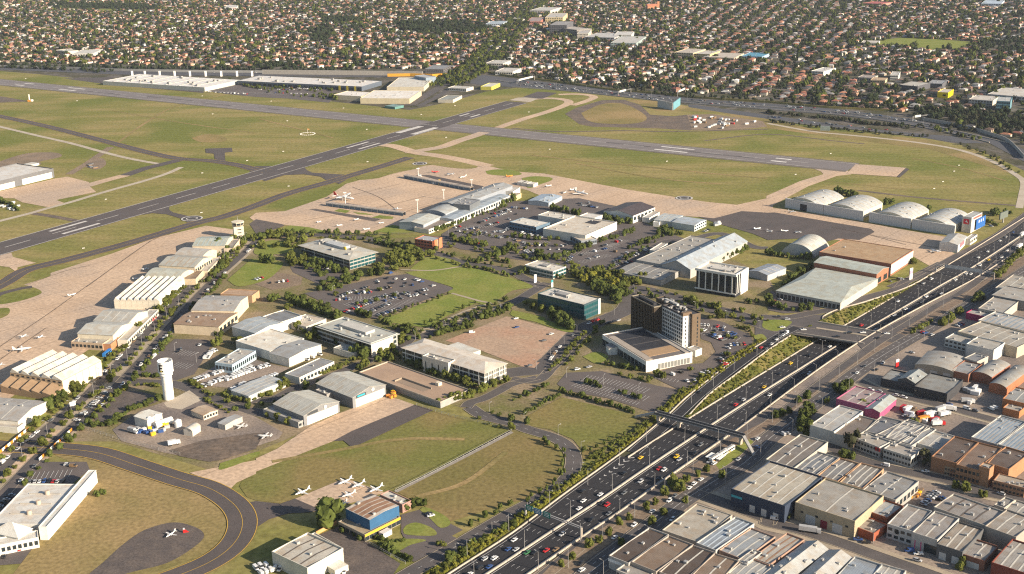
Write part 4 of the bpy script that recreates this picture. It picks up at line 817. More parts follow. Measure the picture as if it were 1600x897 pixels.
b = shed('n510,575 n680,657 n897,545 n735,470', 4.2, 'low tan roofed showroom with orange fascia in front of the blue hangar', (.3, .26, .2), (.40, .33, .23), 'flat', cat='showroom', vents=7)
b.on('r', 'fascia', mat('orange_fascia', (.65, .33, .03), (.6, .3, .03), .3), 1, 3.2, 1.5, gap=0, proud=.3); b.on('r', 'window', M_GLASS, 8, .5, 2.4, gap=.1); b.on('f', 'window', M_GLASS, 7, .5, 2.6, gap=.2)
shed('n768,402 n905,470 n975,443 n832,384', 5, 'flat pale roofed wing behind the blue hangar', (.35, .2, .16), (.52, .48, .41), 'flat', cat='annex', vents=3)
b = shed('n770,632 n788,652 n842,622 n822,604', 3, 'white box trailer parked by the orange fascia', (.66, .64, .6), (.6, .58, .54), 'flat', par=0, cat='trailer', name='box_trailer')
ln = [W(*p) for p in T('n375,655 n505,585')]; wl = tag(wall('boundary_wall', ln, 0, 2.2, .5, mat('orange_wall', (.55, .25, .08), (.5, .3, .15), .1)), 'low orange and white wall joining the warehouse to the showroom', 'wall')
# ---------------------------------------------------------------- passenger terminal and its piers
TR = (.30, .31, .31)
shed('f903,482 f1032,507 f1142,457 f1012,430', 8, 'pale grey gabled hall at the near end of the passenger terminal', (.3, .33, .36), (.44, .45, .41), 'gable', 2, 'y', sky=3, cat='terminal hall')
shed('f1058,418 f1170,440 f1295,388 f1182,362', 8.5, 'round roofed grey hall in the middle of the terminal', (.3, .32, .34), (.34, .35, .34), 'vault', 3, 'y', cat='terminal hall')
b = shed('f1150,365 f1242,388 f1595,262 f1490,243', 11, 'long grey gabled main roof of the passenger terminal', (.24, .26, .29), TR, 'gable', 2.5, 'y', sky=3, cat='terminal hall', vents=9, skm=M_PLANT)
shed('f1232,375 f1330,385 f1395,352 f1300,340', 13, 'raised dark plant block on the terminal roof', (.12, .13, .14), (.26, .26, .26), 'flat', cat='plant block', vents=6)
b = shed('f1150,458 f1225,472 f1580,325 f1500,308', 7, 'blue grey canopy roof along the street side of the terminal', (.5, .49, .46), (.33, .38, .42), 'gable', .8, 'y', sky=5, cat='terminal canopy', win='r1x22', skm=mat('blue_panel', (.2, .26, .32), (.22, .28, .33), .3))
shed('f1010,513 f1052,545 f1205,488 f1150,460', 4.5, 'low white office wing at the near corner of the terminal', (.6, .55, .46), (.24, .2, .17), 'flat', cat='terminal wing', win='r1x10')
shed('f1556,292 f1595,303 g40,280 g10,262', 7, 'small white block at the far end of the terminal', (.64, .6, .52), (.5, .48, .44), 'flat', cat='terminal wing')
def pier(a, b_, label):
    A, B = W(*T(a)[0]), W(*T(b_)[0]); d = B - A; t = thing('boarding_pier', label, 'pier', A, math.atan2(d.y, d.x)); L = d.length
    MB().box(0, L, -3, 3, 4.3, 4.7).build('roof', roofm((.42, .34, .27), 0, 6), t); MB().box(0, L, -2.6, -2.4, .4, 4.3).build('wall', wallm((.12, .17, .22)), t); MB().box(0, L, 2.4, 2.6, .4, 4.3).build('wall', wallm((.12, .17, .22)), t)
    MB().box(0, L, -3.05, -2.85, 3.6, 4.75).build('fascia', wallm((.6, .57, .5)), t)
    me = MB().box(-.25, .25, -2.9, -2.62, -.1, 4.3).me('post', wallm((.5, .48, .44)))
    for k in range(int(L / 8)): o = link('post', me, t); o.location = (k * 8 + 2, 0, 0)
pier('f445,385', 'f925,448', 'long covered boarding pier nearer the camera on the terminal apron')
pier('f930,212', 'f1345,292', 'long covered boarding pier on the far side of the terminal apron')
# red brick office
b = shed('f976,592 f1088,608 f1168,588 f1058,572', 9.5, 'red brick and glass office opposite the terminal', (.42, .13, .07), (.36, .36, .36), 'flat', cat='office', name='office_building', win='f3x6', vents=2)
b.on('r', 'brick_tower', wallm((.50, .17, .08)), 2, 0, 11, ww=6, proud=1.5); b.on('r', 'window', M_WHITE, 1, .5, 9, ww=2.2, proud=.4)
# large glass office with hip roof
b = Bld('f278,628 f560,712 f765,678 f440,590', 11, 'large glazed office with wide grey eaves and roof plant amid trees', 'office', 'office_building'); b.walls(wallm((.33, .32, .29)))
b.gable(roofm((.46, .44, .38), 0, 1.6, .08), 1.8, 'x', 2.5, hip=16)
for r in range(3): b.on('f', 'window', M_GLASS, 12, r * 3.6 + .6, 2.4, gap=.06); b.on('r', 'window', M_TEAL, 7, r * 3.6 + .6, 2.4, gap=.1)
b.on('f', 'column', wallm((.5, .47, .4)), 5, 0, 11, ww=.7, proud=1.4)
b.h = 11.6; b.plant(-.42, .3, -.15, .42, 3.2, wallm((.40, .41, .41))); b.h = 14.7; b.vents(14, 2.6, M_PLANT); b.h = 11
b.part('yellow_panel', MB().box(b.L * .16, b.L * .2, -b.D * .06, -b.D * .03, 13, 15.4), mat('sign_yellow', 0))
# hangars and sheds right of the terminal
b = shed('g576,417 g750,446 g890,395 g713,362', 9, 'white hangar with dark brown gable roof beside the taxiway', (.62, .60, .56), (.075, .06, .06), 'gable', 3.4, 'y', cat='hangar', doors='f4', win='r1x6')
shed('g815,455 g850,468 g915,428 g880,420', 5, 'low white wing on the sunny side of the brown roofed hangar', (.64, .6, .53), (.42, .4, .37), 'flat', cat='annex')
shed('g888,472 g1000,485 g1065,447 g950,430', 6, 'pale blue roofed shed next to the brown roofed hangar', (.4, .42, .42), (.42, .45, .45), 'gable', 1, 'x', cat='shed', sky=3)
shed('g1000,485 g1135,508 g1207,475 g1078,450', 7, 'blue grey office shed with white windowed end near the dark apron', (.46, .48, .48), (.38, .42, .45), 'gable', 1.4, 'x', cat='shed', win='r2x6')
shed('g880,488 g915,494 g933,476 g900,470', 4.5, 'small white block beside the blue roofed shed', (.64, .61, .55), (.6, .58, .52), 'flat', cat='building')
shed('g765,732 g950,748 g1275,602 g1115,570', 7.5, 'wide flat tan grey roof joined to the long blue hangar', (.3, .29, .27), (.34, .32, .28), 'flat', cat='warehouse', vents=14)
b = shed('g950,745 g1098,788 g1467,607 g1298,577', 9, 'long hangar with steep blue grey gable roof and brick end', (.36, .34, .31), (.34, .38, .41), 'gable', 6.5, 'y', cat='hangar', vents=5)
b.on('b', 'brick_end', wallm(BRICK), 1, 0, 8.9, gap=.02)
shed('g622,792 g895,842 g1095,790 g800,735', 5.5, 'low grey workshop with skylights in front of the long blue hangar', (.3, .29, .27), (.26, .25, .23), 'gable', 1, 'x', sky=4, cat='warehouse', vents=3)
shed('g862,660 g890,672 g960,628 g940,612', 6, 'narrow white wall block at the back of the tan grey roof', (.6, .57, .5), (.45, .42, .37), 'flat', cat='annex')
# shops
shed('g-10,490 g160,522 g228,490 g65,458', 7.5, 'white roofed shop building with blue glass front by the car park', (.1, .16, .22), (.62, .59, .52), 'flat', cat='shop', name='shop_building', vents=4, win='f2x10')
shed('g158,442 g362,482 g432,452 g232,424', 7, 'flat white shop roof behind the shopping centre with a red sign', (.62, .58, .5), (.58, .54, .46), 'flat', cat='shop', name='shop_building', vents=6).on('r', 'red_sign', mat('sign_red', (.5, .03, .03), (.45, .03, .03), .3), 1, 4, 2, ww=8)
b = shed('g200,525 g452,584 g638,493 g410,450', 8, 'largest cream roofed block of the shopping centre with dark roof panels', (.62, .58, .5), (.56, .50, .41), 'flat', par=1.2, cat='shop', name='shop_building', vents=6)
for k in range(5): b.part('solar_panel', MB().box(b.L * (-.05 + .05 * k), b.L * (-.012 + .05 * k), b.D * .22, b.D * .42, 8.1, 8.4), M_DARK)
shed('g330,560 g440,610 g520,590 g420,540', 5.5, 'curved low front of the shopping centre facing the car park', (.2, .22, .24), (.52, .47, .39), 'flat', cat='shop', name='shop_building', win='r1x8 f1x6')
shed('g435,450 g530,470 g547,440 g455,430', 7.5, 'small white block at the back right of the shopping centre', (.66, .62, .55), (.6, .56, .5), 'flat', cat='shop', name='shop_building')
b = office('g78,757 g255,797 g337,768 g160,727', 7, 'small white roofed office with teal windows below the shopping centre', 2, (.55, .52, .45), (.58, .54, .46), M_TEAL, (9, 5)); b.plant(-.3, .2, -.2, .4, 1.3)
b.vents(6, 1.2)
shed('g108,347 g222,372 g308,325 g192,312', 5, 'long blue grey roofed shed with vents near the taxiway', (.4, .42, .42), (.36, .43, .50), 'gable', 1.5, 'y', cat='shed', vents=6)
shed('g-20,320 g20,330 g52,312 g15,302', 5, 'small yellow cream shed near the blue grey roofed shed', (.6, .47, .25), (.5, .45, .38), 'flat', cat='shed')
for k, (x, y) in enumerate(((60, 235), (85, 240), (125, 246))): shed('g%d,%d g%d,%d g%d,%d g%d,%d' % (x - 25, y, x + 5, y + 8, x + 32, y - 4, x + 4, y - 12), 4, ['leftmost', 'middle', 'rightmost'][k] + ' of three white cabins by the taxiway grass island', (.64, .6, .53), (.62, .58, .5), 'flat', par=0, cat='cabin', group='white cabins by the taxiway')
# tall white framed office
b = Bld('g1137,778 g1385,823 g1480,778 g1240,742', 20, 'white framed six storey office cube with dark glass near the hotel', 'office', 'office_building'); b.walls(wallm((.022, .024, .03))); b.flat(roofm((.6, .57, .5), 0, 3, .05), 1.4, wallm((.66, .64, .58)), .6)
wf = wallm((.66, .64, .58))
b.on('f', 'white_fin', wf, 6, 3.2, 17.9, ww=1.1, proud=.9); b.part('white_frame', MB().box(-b.L / 2 - .9, b.L / 2 + .9, -b.D / 2 - 1.1, -b.D / 2 - .05, 2.6, 3.6).box(-b.L / 2 - .9, b.L / 2 + .9, -b.D / 2 - 1.1, -b.D / 2 - .05, 19.4, 21.5), wf)
b.part('white_end', MB().box(b.L / 2 + .02, b.L / 2 + .7, -b.D * .1, b.D / 2, 0, 21.4), wf); b.on('r', 'white_fin', wf, 3, 3.2, 17.9, ww=1, u0=0, u1=.45, proud=.8); b.plant(-.5, .6, -.4, .4, 1.2, wallm((.5, .47, .42))); b.vents(14, 1.8, M_PLANT)
for r in range(6): b.on('f', 'glass_band', M_GLASS, 5, 3.7 + r * 2.65, 2.2, gap=.2)
shed('1171,423 1199,430 1228,419 1200,412', 6, 'blue grey ribbed shed behind the white framed cube', (.4, .4, .4), (.30, .33, .37), 'gable', 1.6, 'y', cat='shed', sky=3)
# quonset, tan hangar and green roof store
b = Bld('h78,672 h292,705 h380,640 h180,612', 1.5, 'round quonset hangar with pale ribbed roof by the dark apron', 'hangar'); b.walls(wallm((.4, .4, .38))); b.vault(roofm((.42, .42, .38), 1, 3), 10.5, 'y', 20, ribs=6)
b = shed('h348,682 h762,747 h912,665 h440,587', 11.5, 'wide tan flat roofed brick hangar beside the freeway', (.30, .13, .08), (.40, .27, .15), 'flat', par=.5, cat='hangar', vents=2)
b.on('r', 'white_panel', wallm((.64, .6, .5)), 4, 2, 9, gap=.03); b.on('f', 'hangar_door', wallm((.36, .35, .33)), 10, .1, 8, gap=.04)
b = shed('h293,737 h682,812 h748,767 h360,698', 10.5, 'long pale green roof with brick gable end below the tan hangar', (.36, .14, .08), (.40, .43, .38), 'gable', 2, 'x', cat='hangar'); b.on('r', 'window', M_GLASS, 2, 1, 5, gap=.4)
b = shed('1214,454 1312,473 1369,438 1278,416', 7, 'very wide pale green grey roof of the store next to the freeway ramp', (.42, .4, .35), (.40, .42, .37), 'gable', 2.2, 'x', cat='store', name='store_building', hip=8); b.on('f', 'window', M_GLASS, 16, .8, 4, gap=.25)
# four arched hangars with long white fronts
M_HF = mat('hangar_front', (.50, .50, .48), (.45, .45, .44), .2, wave=[(0, 4, .3, .06)])
for k, (sp, fr) in enumerate((('h120,352 h322,388 h468,333 h285,300', 'h78,350 h322,390'), ('h350,392 h572,430 h713,367 h500,335', 'h318,394 h572,432'), ('h650,440 h868,477 h1000,412 h790,378', 'h603,440 h868,480'), ('h910,482 h1140,520 h1262,450 h1050,420', 'h870,484 h1148,522'))):
    lab = ['first', 'second', 'third', 'fourth'][k] + ' of four arched hangars counted from the runway, with a long white front'
    b = Bld(sp, 8, lab, 'hangar', group='four arched hangars'); b.walls(wallm((.62, .55, .42))); b.vault(roofm((.40, .41, .40), 0, 5, .1), 6, 'y', 16, ribs=6, rm=mat('vault_rib', (.48, .42, .32), (.44, .4, .32), .2)); b.vents(8, 1.1)
    A, B = (W(x, y, 10.5) for x, y in T(fr)); inv = Matrix.Rotation(-b.a, 3, 'Z'); A, B = inv @ (A - b.c), inv @ (B - b.c); y0 = -b.D / 2 - 1.6
    n = 9; wd = (B.x - A.x) / n
    for i in range(n): o = link('front_panel', boxme(wd * .985, 1.4, 10.5, M_HF, 'front_panel'), b.root); o.location = (A.x + (i + .5) * wd, y0, -.05)
    o = b.part('front_fascia', MB().box(A.x, B.x, y0 - .75, y0 + .75, 10.46, 11), wallm((.62, .6, .55)))
    if k == 0: b.part('open_doorway', MB().box(A.x + wd * 3.6, A.x + wd * 5.2, y0 - .74, y0 - .71, 0, 7.5), M_DARK)
# advertising tower and its white hall
Z3 = lambda x, y: (1380 + x / 7.27, 300 + y / 7.27)
g_ = W(*Z3(985, 475)); hq = px_h(*Z3(985, 475), Z3(0, 302)[1])
b = Bld([Z3(908, 275), Z3(1000, 302), Z3(1118, 238), Z3(1030, 220)], hq, 'tall slab tower with a red square emblem and blue side panel by the freeway', 'tower', 'sign_tower'); b.walls(wallm((.5, .48, .45))); b.flat(roofm((.4, .4, .38), 0, 2, .05), .5)
b.on('f', 'red_emblem', mat('emblem_red', (.50, .015, .03), (.45, .015, .03), .3), 1, hq - 7.2, 5.4, ww=b.L * .62, u0=.05, u1=.85)
q = MB(); x, y = 0, -b.D / 2 - .17
for tri in (((-1.6, -.2), (1.9, -.9), (1.0, .5)), ((-.6, .0), (.3, 1.6), (1.0, .3)), ((.2, -.4), (2.2, -1.7), (1.5, -.4)), ((-1.6, -.2), (-.6, .5), (.4, .1))): q.poly([(u - .6, y, hq - 4.6 + v) for u, v in tri])
b.part('emblem_figure', q, M_WHITE)
b.on('r', 'white_edge', wallm((.66, .63, .57)), 1, 0, hq, ww=2.2, u0=0, u1=.12, proud=.2); b.on('r', 'red_lettering', mat('lettering_red', (.6, .06, .03), (.55, .06, .03), .3), 8, hq - 2.6, 1.9, ww=b.D * .07, u0=.16, u1=.95, proud=.2)
b.on('r', 'blue_panel', mat('panel_blue', (.015, .09, .30), (.02, .1, .32), .3), 1, 1.5, hq - 5, u0=.36, u1=1.25, gap=0, proud=1.6); b.on('r', 'white_emblem', M_WHITE, 3, hq * .5, 3, ww=1.4, u0=.5, u1=1.1, proud=1.75)
b = shed([Z3(648, 578), Z3(845, 603), Z3(955, 505), Z3(740, 475)], 8, 'white hall with a picture panel on its side facing the freeway', (.58, .56, .52), (.42, .41, .38), 'gable', 2, 'y', cat='hall')
b.on('r', 'picture_panel', mat('picture_blue', (.05, .1, .2), (.5, .15, .1), 1.2), 1, 3.2, 4, u0=.15, u1=.8, proud=.3); b.on('f', 'hangar_door', M_DOOR, 4, .1, 6, gap=.04)
shed([Z3(935, 530), Z3(985, 545), Z3(1068, 490), Z3(1010, 478)], 6, 'small white extension between the white hall and the emblem tower', (.62, .58, .5), (.42, .4, .37), 'flat', cat='annex', win='r1x4')
# glass office by the park road
b = office('k157,40 k452,108 k547,70 k262,-2', 13, 'teal glass office with white roof beside the vacant lot', 3, (.04, .08, .09), (.58, .55, .48), M_TEAL, (12, 6)); b.plant(-.5, .0, -.3, .3, 1.8, M_PLANT); b.vents(8, 1.8); b.part('white_frame', MB().box(b.L / 2 + .02, b.L / 2 + .5, b.D / 2 - 3, b.D / 2, 0, 13.8), wf)
# hotel
Z6 = lambda x, y: (960 + x / 9.97, 440 + y / 9.97)
HH = 29.5
hb = wallm((.085, .055, .03))
b = Bld([Z6(265, 240), Z6(622, 408), Z6(745, 385), Z6(390, 205)], HH, 'dark bronze finned wing of the hotel tower', 'hotel', 'hotel_wing'); b.walls(wallm((.03, .025, .02))); b.flat(wallm((.05, .05, .05)), .9, wallm((.22, .19, .14)))
b.on('f', 'fin', wallm((.075, .052, .03)), 15, 1, HH - 1.2, ww=1.1, proud=.6); b.on('r', 'bronze_panel', wallm((.06, .045, .03)), 5, .5, HH - .7, gap=.06); b.plant(-.6, .7, -.3, .4, 2, wallm((.03, .03, .035)))
b = Bld([Z6(755, 392), Z6(1078, 548), Z6(1195, 517), Z6(868, 355)], HH, 'white wing of the hotel tower with rows of dark windows', 'hotel', 'hotel_wing'); b.walls(wallm((.66, .64, .60))); b.flat(wallm((.045, .045, .05)), 1.3, wallm((.06, .055, .055)))
for r in range(9): b.on('f', 'window', M_GLASS, 11, 1.2 + r * 3.1, 2.0, ww=1.5 + .0 * r, u0=.02, u1=.98); b.on('r', 'window', M_GLASS, 1, 1.2 + r * 3.1, 1.9, ww=.9, u0=.15, u1=.5)
b.vents(14, 1.7, M_PLANT); b.part('crown_block', MB().box(b.L * .4, b.L / 2 + .1, -b.D / 2 - .1, b.D / 2, HH + .02, HH + 2.6), wallm((.16, .11, .07)))
b = Bld([Z6(640, 258), Z6(1208, 522), Z6(1352, 504), Z6(785, 240)], HH + .6, 'brown rear slab of the hotel tower with narrow slot windows', 'hotel', 'hotel_wing'); b.walls(wallm((.13, .092, .058))); b.flat(wallm((.05, .05, .055)), .8, wallm((.12, .09, .06)))
for r in range(9): b.on('r', 'window', M_GLASS, 1, 1.2 + r * 3.1, 2.0, ww=.9, u0=.5, u1=.8)
b.plant(-.7, .0, -.3, .3, 1.6, wallm((.4, .4, .38))); b.vents(12, 2, M_PLANT)
b = Bld('k545,287 k838,463 k1122,408 k858,252', 8, 'white edged event hall with black roof panels below the hotel', 'hall', 'event_hall'); b.walls(wallm((.66, .63, .57))); b.flat(wallm((.15, .13, .12)), .9, wallm((.64, .6, .54)))
for k in range(4): b.part('roof_panel', MB().box(b.L * (-.44 + .205 * k), b.L * (-.25 + .205 * k), -b.D * .30, b.D * .36, 8.02, 8.35), M_DARK if k < 3 else mat('timber_deck', (.34, .22, .12), (.3, .2, .12), .3))
b.part('ridge_strip', MB().box(-b.L * .4, b.L * .46, -b.D * .46, -b.D * .32, 8.03, 8.7), wallm((.34, .29, .24))); b.part('ridge_strip', MB().box(-b.L * .4, b.L * .46, b.D * .38, b.D * .46, 8.03, 8.6), wallm((.34, .3, .26)))
b.on('r', 'window', mat('grey_glass', 0), 10, .6, 4.4, u0=.25, u1=.95, gap=.2); b.on('f', 'window', M_GLASS, 12, .3, 5, gap=.1)
shed('k580,380 k672,372 k690,345 k610,350', 5.5, 'white framed entrance portal on the shaded side of the event hall', (.62, .6, .55), (.2, .19, .18), 'gable', 1.2, 'y', cat='portal')
shed('k1095,378 k1140,392 k1187,380 k1130,360', 5, 'low grey roofed wing joining the hotel to its car park', (.6, .57, .5), (.38, .36, .33), 'flat', cat='annex')
shed('k745,215 k880,262 k950,240 k850,200', 7, 'dark flat roofed podium at the foot of the bronze hotel wing', (.05, .05, .05), (.06, .06, .07), 'flat', cat='podium')
# ---------------------------------------------------------------- outlet centre beyond the runway
b = shed('a693,500 a1262,556 a1505,490 a822,468', 7.5, 'huge white flat roofed outlet centre building beyond the runway', (.46, .46, .41), (.74, .71, .66), 'flat', par=.4, cat='outlet centre', name='outlet_building', vents=0)
for k in range(7):
    b.part('roof_ridge', MB().box(b.L * (-.42 + .13 * k), b.L * (-.405 + .13 * k), -b.D * .45, b.D * .45, 7.56, 8.2), wallm((.4, .39, .35)))
for k in range(10): b.vents(2, 4.5, M_PLANT, seed=k)
for k, x in enumerate((826, 905, 997, 1090, 1185, 1283, 1380, 1478, 1572)):
    g = W(x / ZS, 476 / ZS); t = thing('roof_pylon', 'white pylon number %s from the left behind the outlet centre' % ['one', 'two', 'three', 'four', 'five', 'six', 'seven', 'eight', 'nine'][k], 'pylon', g, .3, 'white pylons of the outlet centre')
    MB().box(-2, 2, -1, 1, 0, 10.5).build('slab', M_WHITE, t); MB().box(-2.4, 2.4, -1.3, 1.3, 10.5, 11.2).build('cap', wallm((.5, .48, .44)), t)
OC = wallm((.08, .10, .13))
b = shed('a1500,505 b640,542 b800,505 b0,472', 8, 'long dark fronted row of outlet shops with yellow frames', (.09, .11, .14), (.68, .65, .6), 'flat', cat='outlet centre', name='outlet_building')
b.on('f', 'yellow_frame', mat('frame_yellow', (.55, .42, .04), (.5, .38, .04), .3), 3, .2, 8.6, u0=.8, u1=.98, ww=4, proud=1); b.on('f', 'shop_front', M_GLASS, 24, .3, 5, gap=.3); b.vents(16, 4, M_PLANT)
shed('b822,535 b1040,552 b1100,488 b900,480', 8, 'cream outlet block with curved blue end near the arterial road', (.52, .46, .34), (.60, .57, .5), 'flat', cat='outlet centre', name='outlet_building', vents=8)
b = shed('b503,588 b655,608 b740,572 b550,572', 8, 'left half of the white roofed store with cream walls facing the runway', (.55, .47, .33), (.74, .70, .63), 'flat', cat='outlet centre', name='outlet_building', vents=3)
shed('b650,612 b955,618 b1022,570 b745,560', 9, 'right half of the white roofed store with patterned cream walls facing the runway', (.50, .43, .29), (.74, .70, .63), 'flat', cat='outlet centre', name='outlet_building', vents=10)
shed('b1008,478 b1080,490 b1100,475 b1030,462', 13, 'blue grey curved wall block at the end of the outlet shops', (.2, .25, .3), (.4, .4, .4), 'flat', cat='outlet centre', name='outlet_building')
ln = [W(400 + x / ZS, y / ZS) for x, y in ((820, 478), (960, 476), (1100, 480), (1215, 474))]
tag(wall('orange_wall', ln, 0, 6, 2, mat('orange_fascia', 0)), 'long orange wall of the freeway interchange behind the outlet centre', 'wall')
ln = [W(400 + x / ZS, y / ZS) for x, y in ((40, 462), (400, 466), (800, 470), (1040, 474))]
tag(wall('interchange_wall', ln, 0, 9, 3, wallm((.34, .31, .27))), 'long pale overpass wall behind the outlet shops', 'wall')
shed('b1068,425 b1150,440 b1205,415 b1110,400', 13, 'dark four storey apartment block beside the arterial road', (.13, .12, .12), (.24, .24, .24), 'flat', cat='apartments', name='apartment_block', win='f4x10 r4x8')
shed('b1205,548 b1320,556 b1345,540 b1230,535', 5, 'long low white building near the end of the cross runway', (.6, .56, .48), (.5, .48, .43), 'flat', cat='building', win='f1x10')
b = shed('b1412,535 b1455,548 b1515,522 b1460,515', 6, 'white roofed building with yellow panels at the runway end', (.55, .5, .08), (.6, .58, .5), 'flat', cat='building')
shed('b1140,618 b1220,628 b1275,600 b1200,590', 5, 'low cream shed near the runway crossing', (.5, .46, .38), (.28, .29, .26), 'flat', cat='shed')
shed('b810,660 b870,668 b915,655 b850,648', 4, 'small green shed below the patterned white roofed store', (.1, .22, .2), (.2, .3, .28), 'flat', par=0, cat='shed')
# billboard in a V by the far freeway
A, B, C = W(*T('c908,668')[0]), W(*T('c1003,688')[0]), W(*T('c1046,655')[0]); t = thing('billboard', 'large V shaped billboard with pale and blue faces by the far freeway', 'billboard', B)
for nm, p, m in (('board_face', A, wallm((.42, .42, .40))), ('board_face', C, wallm((.12, .28, .33)))):
    d = p - B; nn = Vector((-d.y, d.x, 0)).normalized() * .7; MB().prism([Vector((0, 0, 0)) - nn, d - nn, d + nn, nn] if d.x > 0 else [nn, d + nn, d - nn, -nn], .2, 12.5, m).build(nm, None, t)
    for k in range(1, 6): q = d * k / 6; MB().cyl((q.x, q.y, 0), (q.x, q.y, 12.7), .35, n=5).build('post', M_METAL, t)
# ================================================================ industrial estate east of the freeway
def N(spec, h, label, wc, rc, **k):
    rc = tuple(v * .8 for v in rc); wc = tuple(v * .85 for v in wc); k.setdefault('kind', 'lowgable'); k.setdefault('rise', .7); k.setdefault('sky', 2); k.setdefault('vents', 2)
    return shed(spec, h, label, wc, rc, **k)
GRY, LG2, DB, TN, BG2 = (.30, .28, .25), (.40, .375, .33), (.125, .095, .075), (.27, .2, .145), (.33, .37, .41)
WL, TNW, BW = (.60, .56, .48), (.45, .36, .25), (.28, .1, .055)
# block at the bottom centre
b = N('o595,797 o735,832 o980,657 o850,618', 7, 'dark roofed bay at the left end of the long warehouse by the avenue', (.5, .47, .42), DB, sky=0); b.on('f', 'white_sign', M_WHITE, 1, 4.6, 1.6, ww=9, u0=.05, u1=.6)
N('o737,835 o905,885 o1125,727 o982,659', 7.2, 'brown roofed bay next to the dark bay of the long warehouse', (.42, .36, .3), TN, sky=0)
N('o905,890 o1085,950 o1262,767 o1128,728', 7, 'second dark roofed bay of the long warehouse', (.4, .35, .3), DB, sky=1)
N('o1085,950 o1240,1000 o1412,830 o1265,768', 7.2, 'brown roofed bay at the right end of the long warehouse', (.42, .35, .28), TN, sky=1)
N('o668,860 o800,960 o922,862 o795,775', 6, 'grey flat roofed white block in front of the long warehouse', WL, (.36, .33, .29), kind='flat', sky=0, win='f2x8', vents=4)
b = N('o958,630 o1143,702 o1383,545 o1140,452', 6.5, 'cream roofed building with rooftop plant at the street corner by the freeway', (.5, .44, .35), (.47, .42, .34), kind='flat', sky=0, vents=9); b.on('l', 'blue_glass_panel', mat('blue_glass', (.06, .2, .28), (.08, .22, .3), .3, rough=.3), 3, 3, 3, gap=.1)
N('o1145,716 o1272,752 o1513,592 o1388,546', 7, 'blue grey roofed shed beside the cream corner building', (.52, .5, .45), BG2, sky=3, skm=mat('pale_blue_sheet', (.45, .5, .53), (.42, .47, .5), .3))
N('o1292,757 o1440,815 o1620,690 o1510,600', 6.5, 'patched blue and rust roofed shed near the bottom centre', (.45, .3, .22), (.36, .38, .39), sky=2)
N('o1345,900 o1500,960 o1660,830 o1450,815', 6.5, 'pale patchwork roofed shed below the patched blue shed', (.5, .46, .4), (.42, .42, .40), sky=3)
N('o1400,825 o1455,842 o1560,770 o1500,750', 7, 'small grey roofed shed between the blue and patchwork roofs', (.5, .46, .4), (.38, .36, .32), sky=1)
N('p-95,795 p-5,862 p218,692 p125,646', 6.5, 'white roofed shed with red rusted roof ends by the lower street', (.4, .25, .18), (.50, .46, .40), sky=2, skm=mat('rust_band', 0))
# big warehouse with a navy wall
b = N('o1385,374 p85,482 p348,306 o1597,192', 10, 'large cream roofed warehouse with navy blue wall at the street corner', (.035, .05, .085), (.50, .45, .36), sky=5, vents=6, skm=M_SKYL); b.on('f', 'teal_sign', mat('teal_sign', (.05, .3, .35), (.06, .32, .36), .3), 1, 6, 1.4, ww=7, u0=.02, u1=.2); b.on('f', 'roller_door', M_DOOR, 3, .1, 4.5, u0=.3, u1=.95, gap=.55)
N('p-10,190 p160,243 p378,82 p195,33', 8, 'brown grey ribbed roof warehouse behind the navy walled one', (.5, .46, .38), (.25, .22, .19), sky=2)
N('p165,240 p302,288 p443,180 p308,140', 7.5, 'grey striped roof unit beside the brown grey warehouse', (.46, .42, .36), (.24, .25, .26), sky=3)
N('p304,292 p440,325 p572,213 p447,183', 7.5, 'orange edged grey unit with a shaded blue half', (.46, .28, .16), (.27, .26, .25), sky=2)
N('p447,330 p590,374 p722,246 p578,213', 7.5, 'grey roofed unit with orange end wall at the middle of the row', (.48, .3, .18), GRY, sky=3)
N('p592,376 p792,448 p942,322 p735,268', 7.5, 'smooth grey roofed unit at the right end of the row by the timber yard', (.4, .37, .33), (.33, .32, .30), sky=1, vents=6, win='r1x6')
b = N('p170,457 p540,577 p722,417 p355,308', 10, 'large tan walled warehouse with wide grey roof in the industrial estate', (.46, .37, .24), (.40, .37, .32), sky=1, vents=4); b.on('f', 'roller_door', M_DOOR, 2, .1, 5.5, u0=.05, u1=.95, ww=6); b.on('f', 'red_doors', mat('dark_red', (.2, .02, .03), (.18, .02, .03), .3), 1, .1, 5, ww=4); b.on('f', 'window', M_GLASS, 4, 5.5, 1.2, ww=1.6)
N('p637,518 p735,553 p852,482 p720,440', 6, 'half blue roofed unit beside the large tan warehouse', BW, (.42, .43, .42), sky=1, skm=mat('blue_panel', 0))
N('p545,603 p650,652 p738,600 p630,540', 4.5, 'low red brick front office of the half blue unit', (.36, .1, .05), (.36, .31, .26), kind='flat', sky=0)
b = N('p742,588 p902,643 p1022,507 p868,474', 8, 'white walled grey roof unit with a round sign facing the street', (.55, .54, .5), (.36, .33, .3), sky=1, win='f2x4'); b.part('round_sign', MB().cyl((-b.L * .1, -b.D / 2 - .3, 5.5), (-b.L * .1, -b.D / 2 - .2, 5.5), 1.2, n=16), M_INK)
b = N('p903,645 p1050,693 p1192,562 p1038,508', 8.5, 'grey roof unit with pink frames on its street front', (.5, .47, .42), (.35, .32, .29), sky=1); b.on('f', 'pink_frame', mat('pink_paint', (.55, .08, .2), (.5, .08, .18), .3), 2, .1, 5, ww=.5, u0=.02, u1=.5); b.on('f', 'dark_shop_front', M_GLASS, 1, .2, 5, ww=7, u0=.55, u1=.98)
N('p1052,715 p1212,772 p1342,622 p1188,582', 7.5, 'tan roofed black fronted unit next to the pink framed one', (.12, .12, .12), (.37, .32, .26), sky=2, doors='f2')
N('p1213,778 p1345,828 p1432,737 p1298,682', 5.5, 'low brick garage with grey roof at the lower right', (.25, .11, .07), (.34, .31, .28), sky=1, doors='f1')
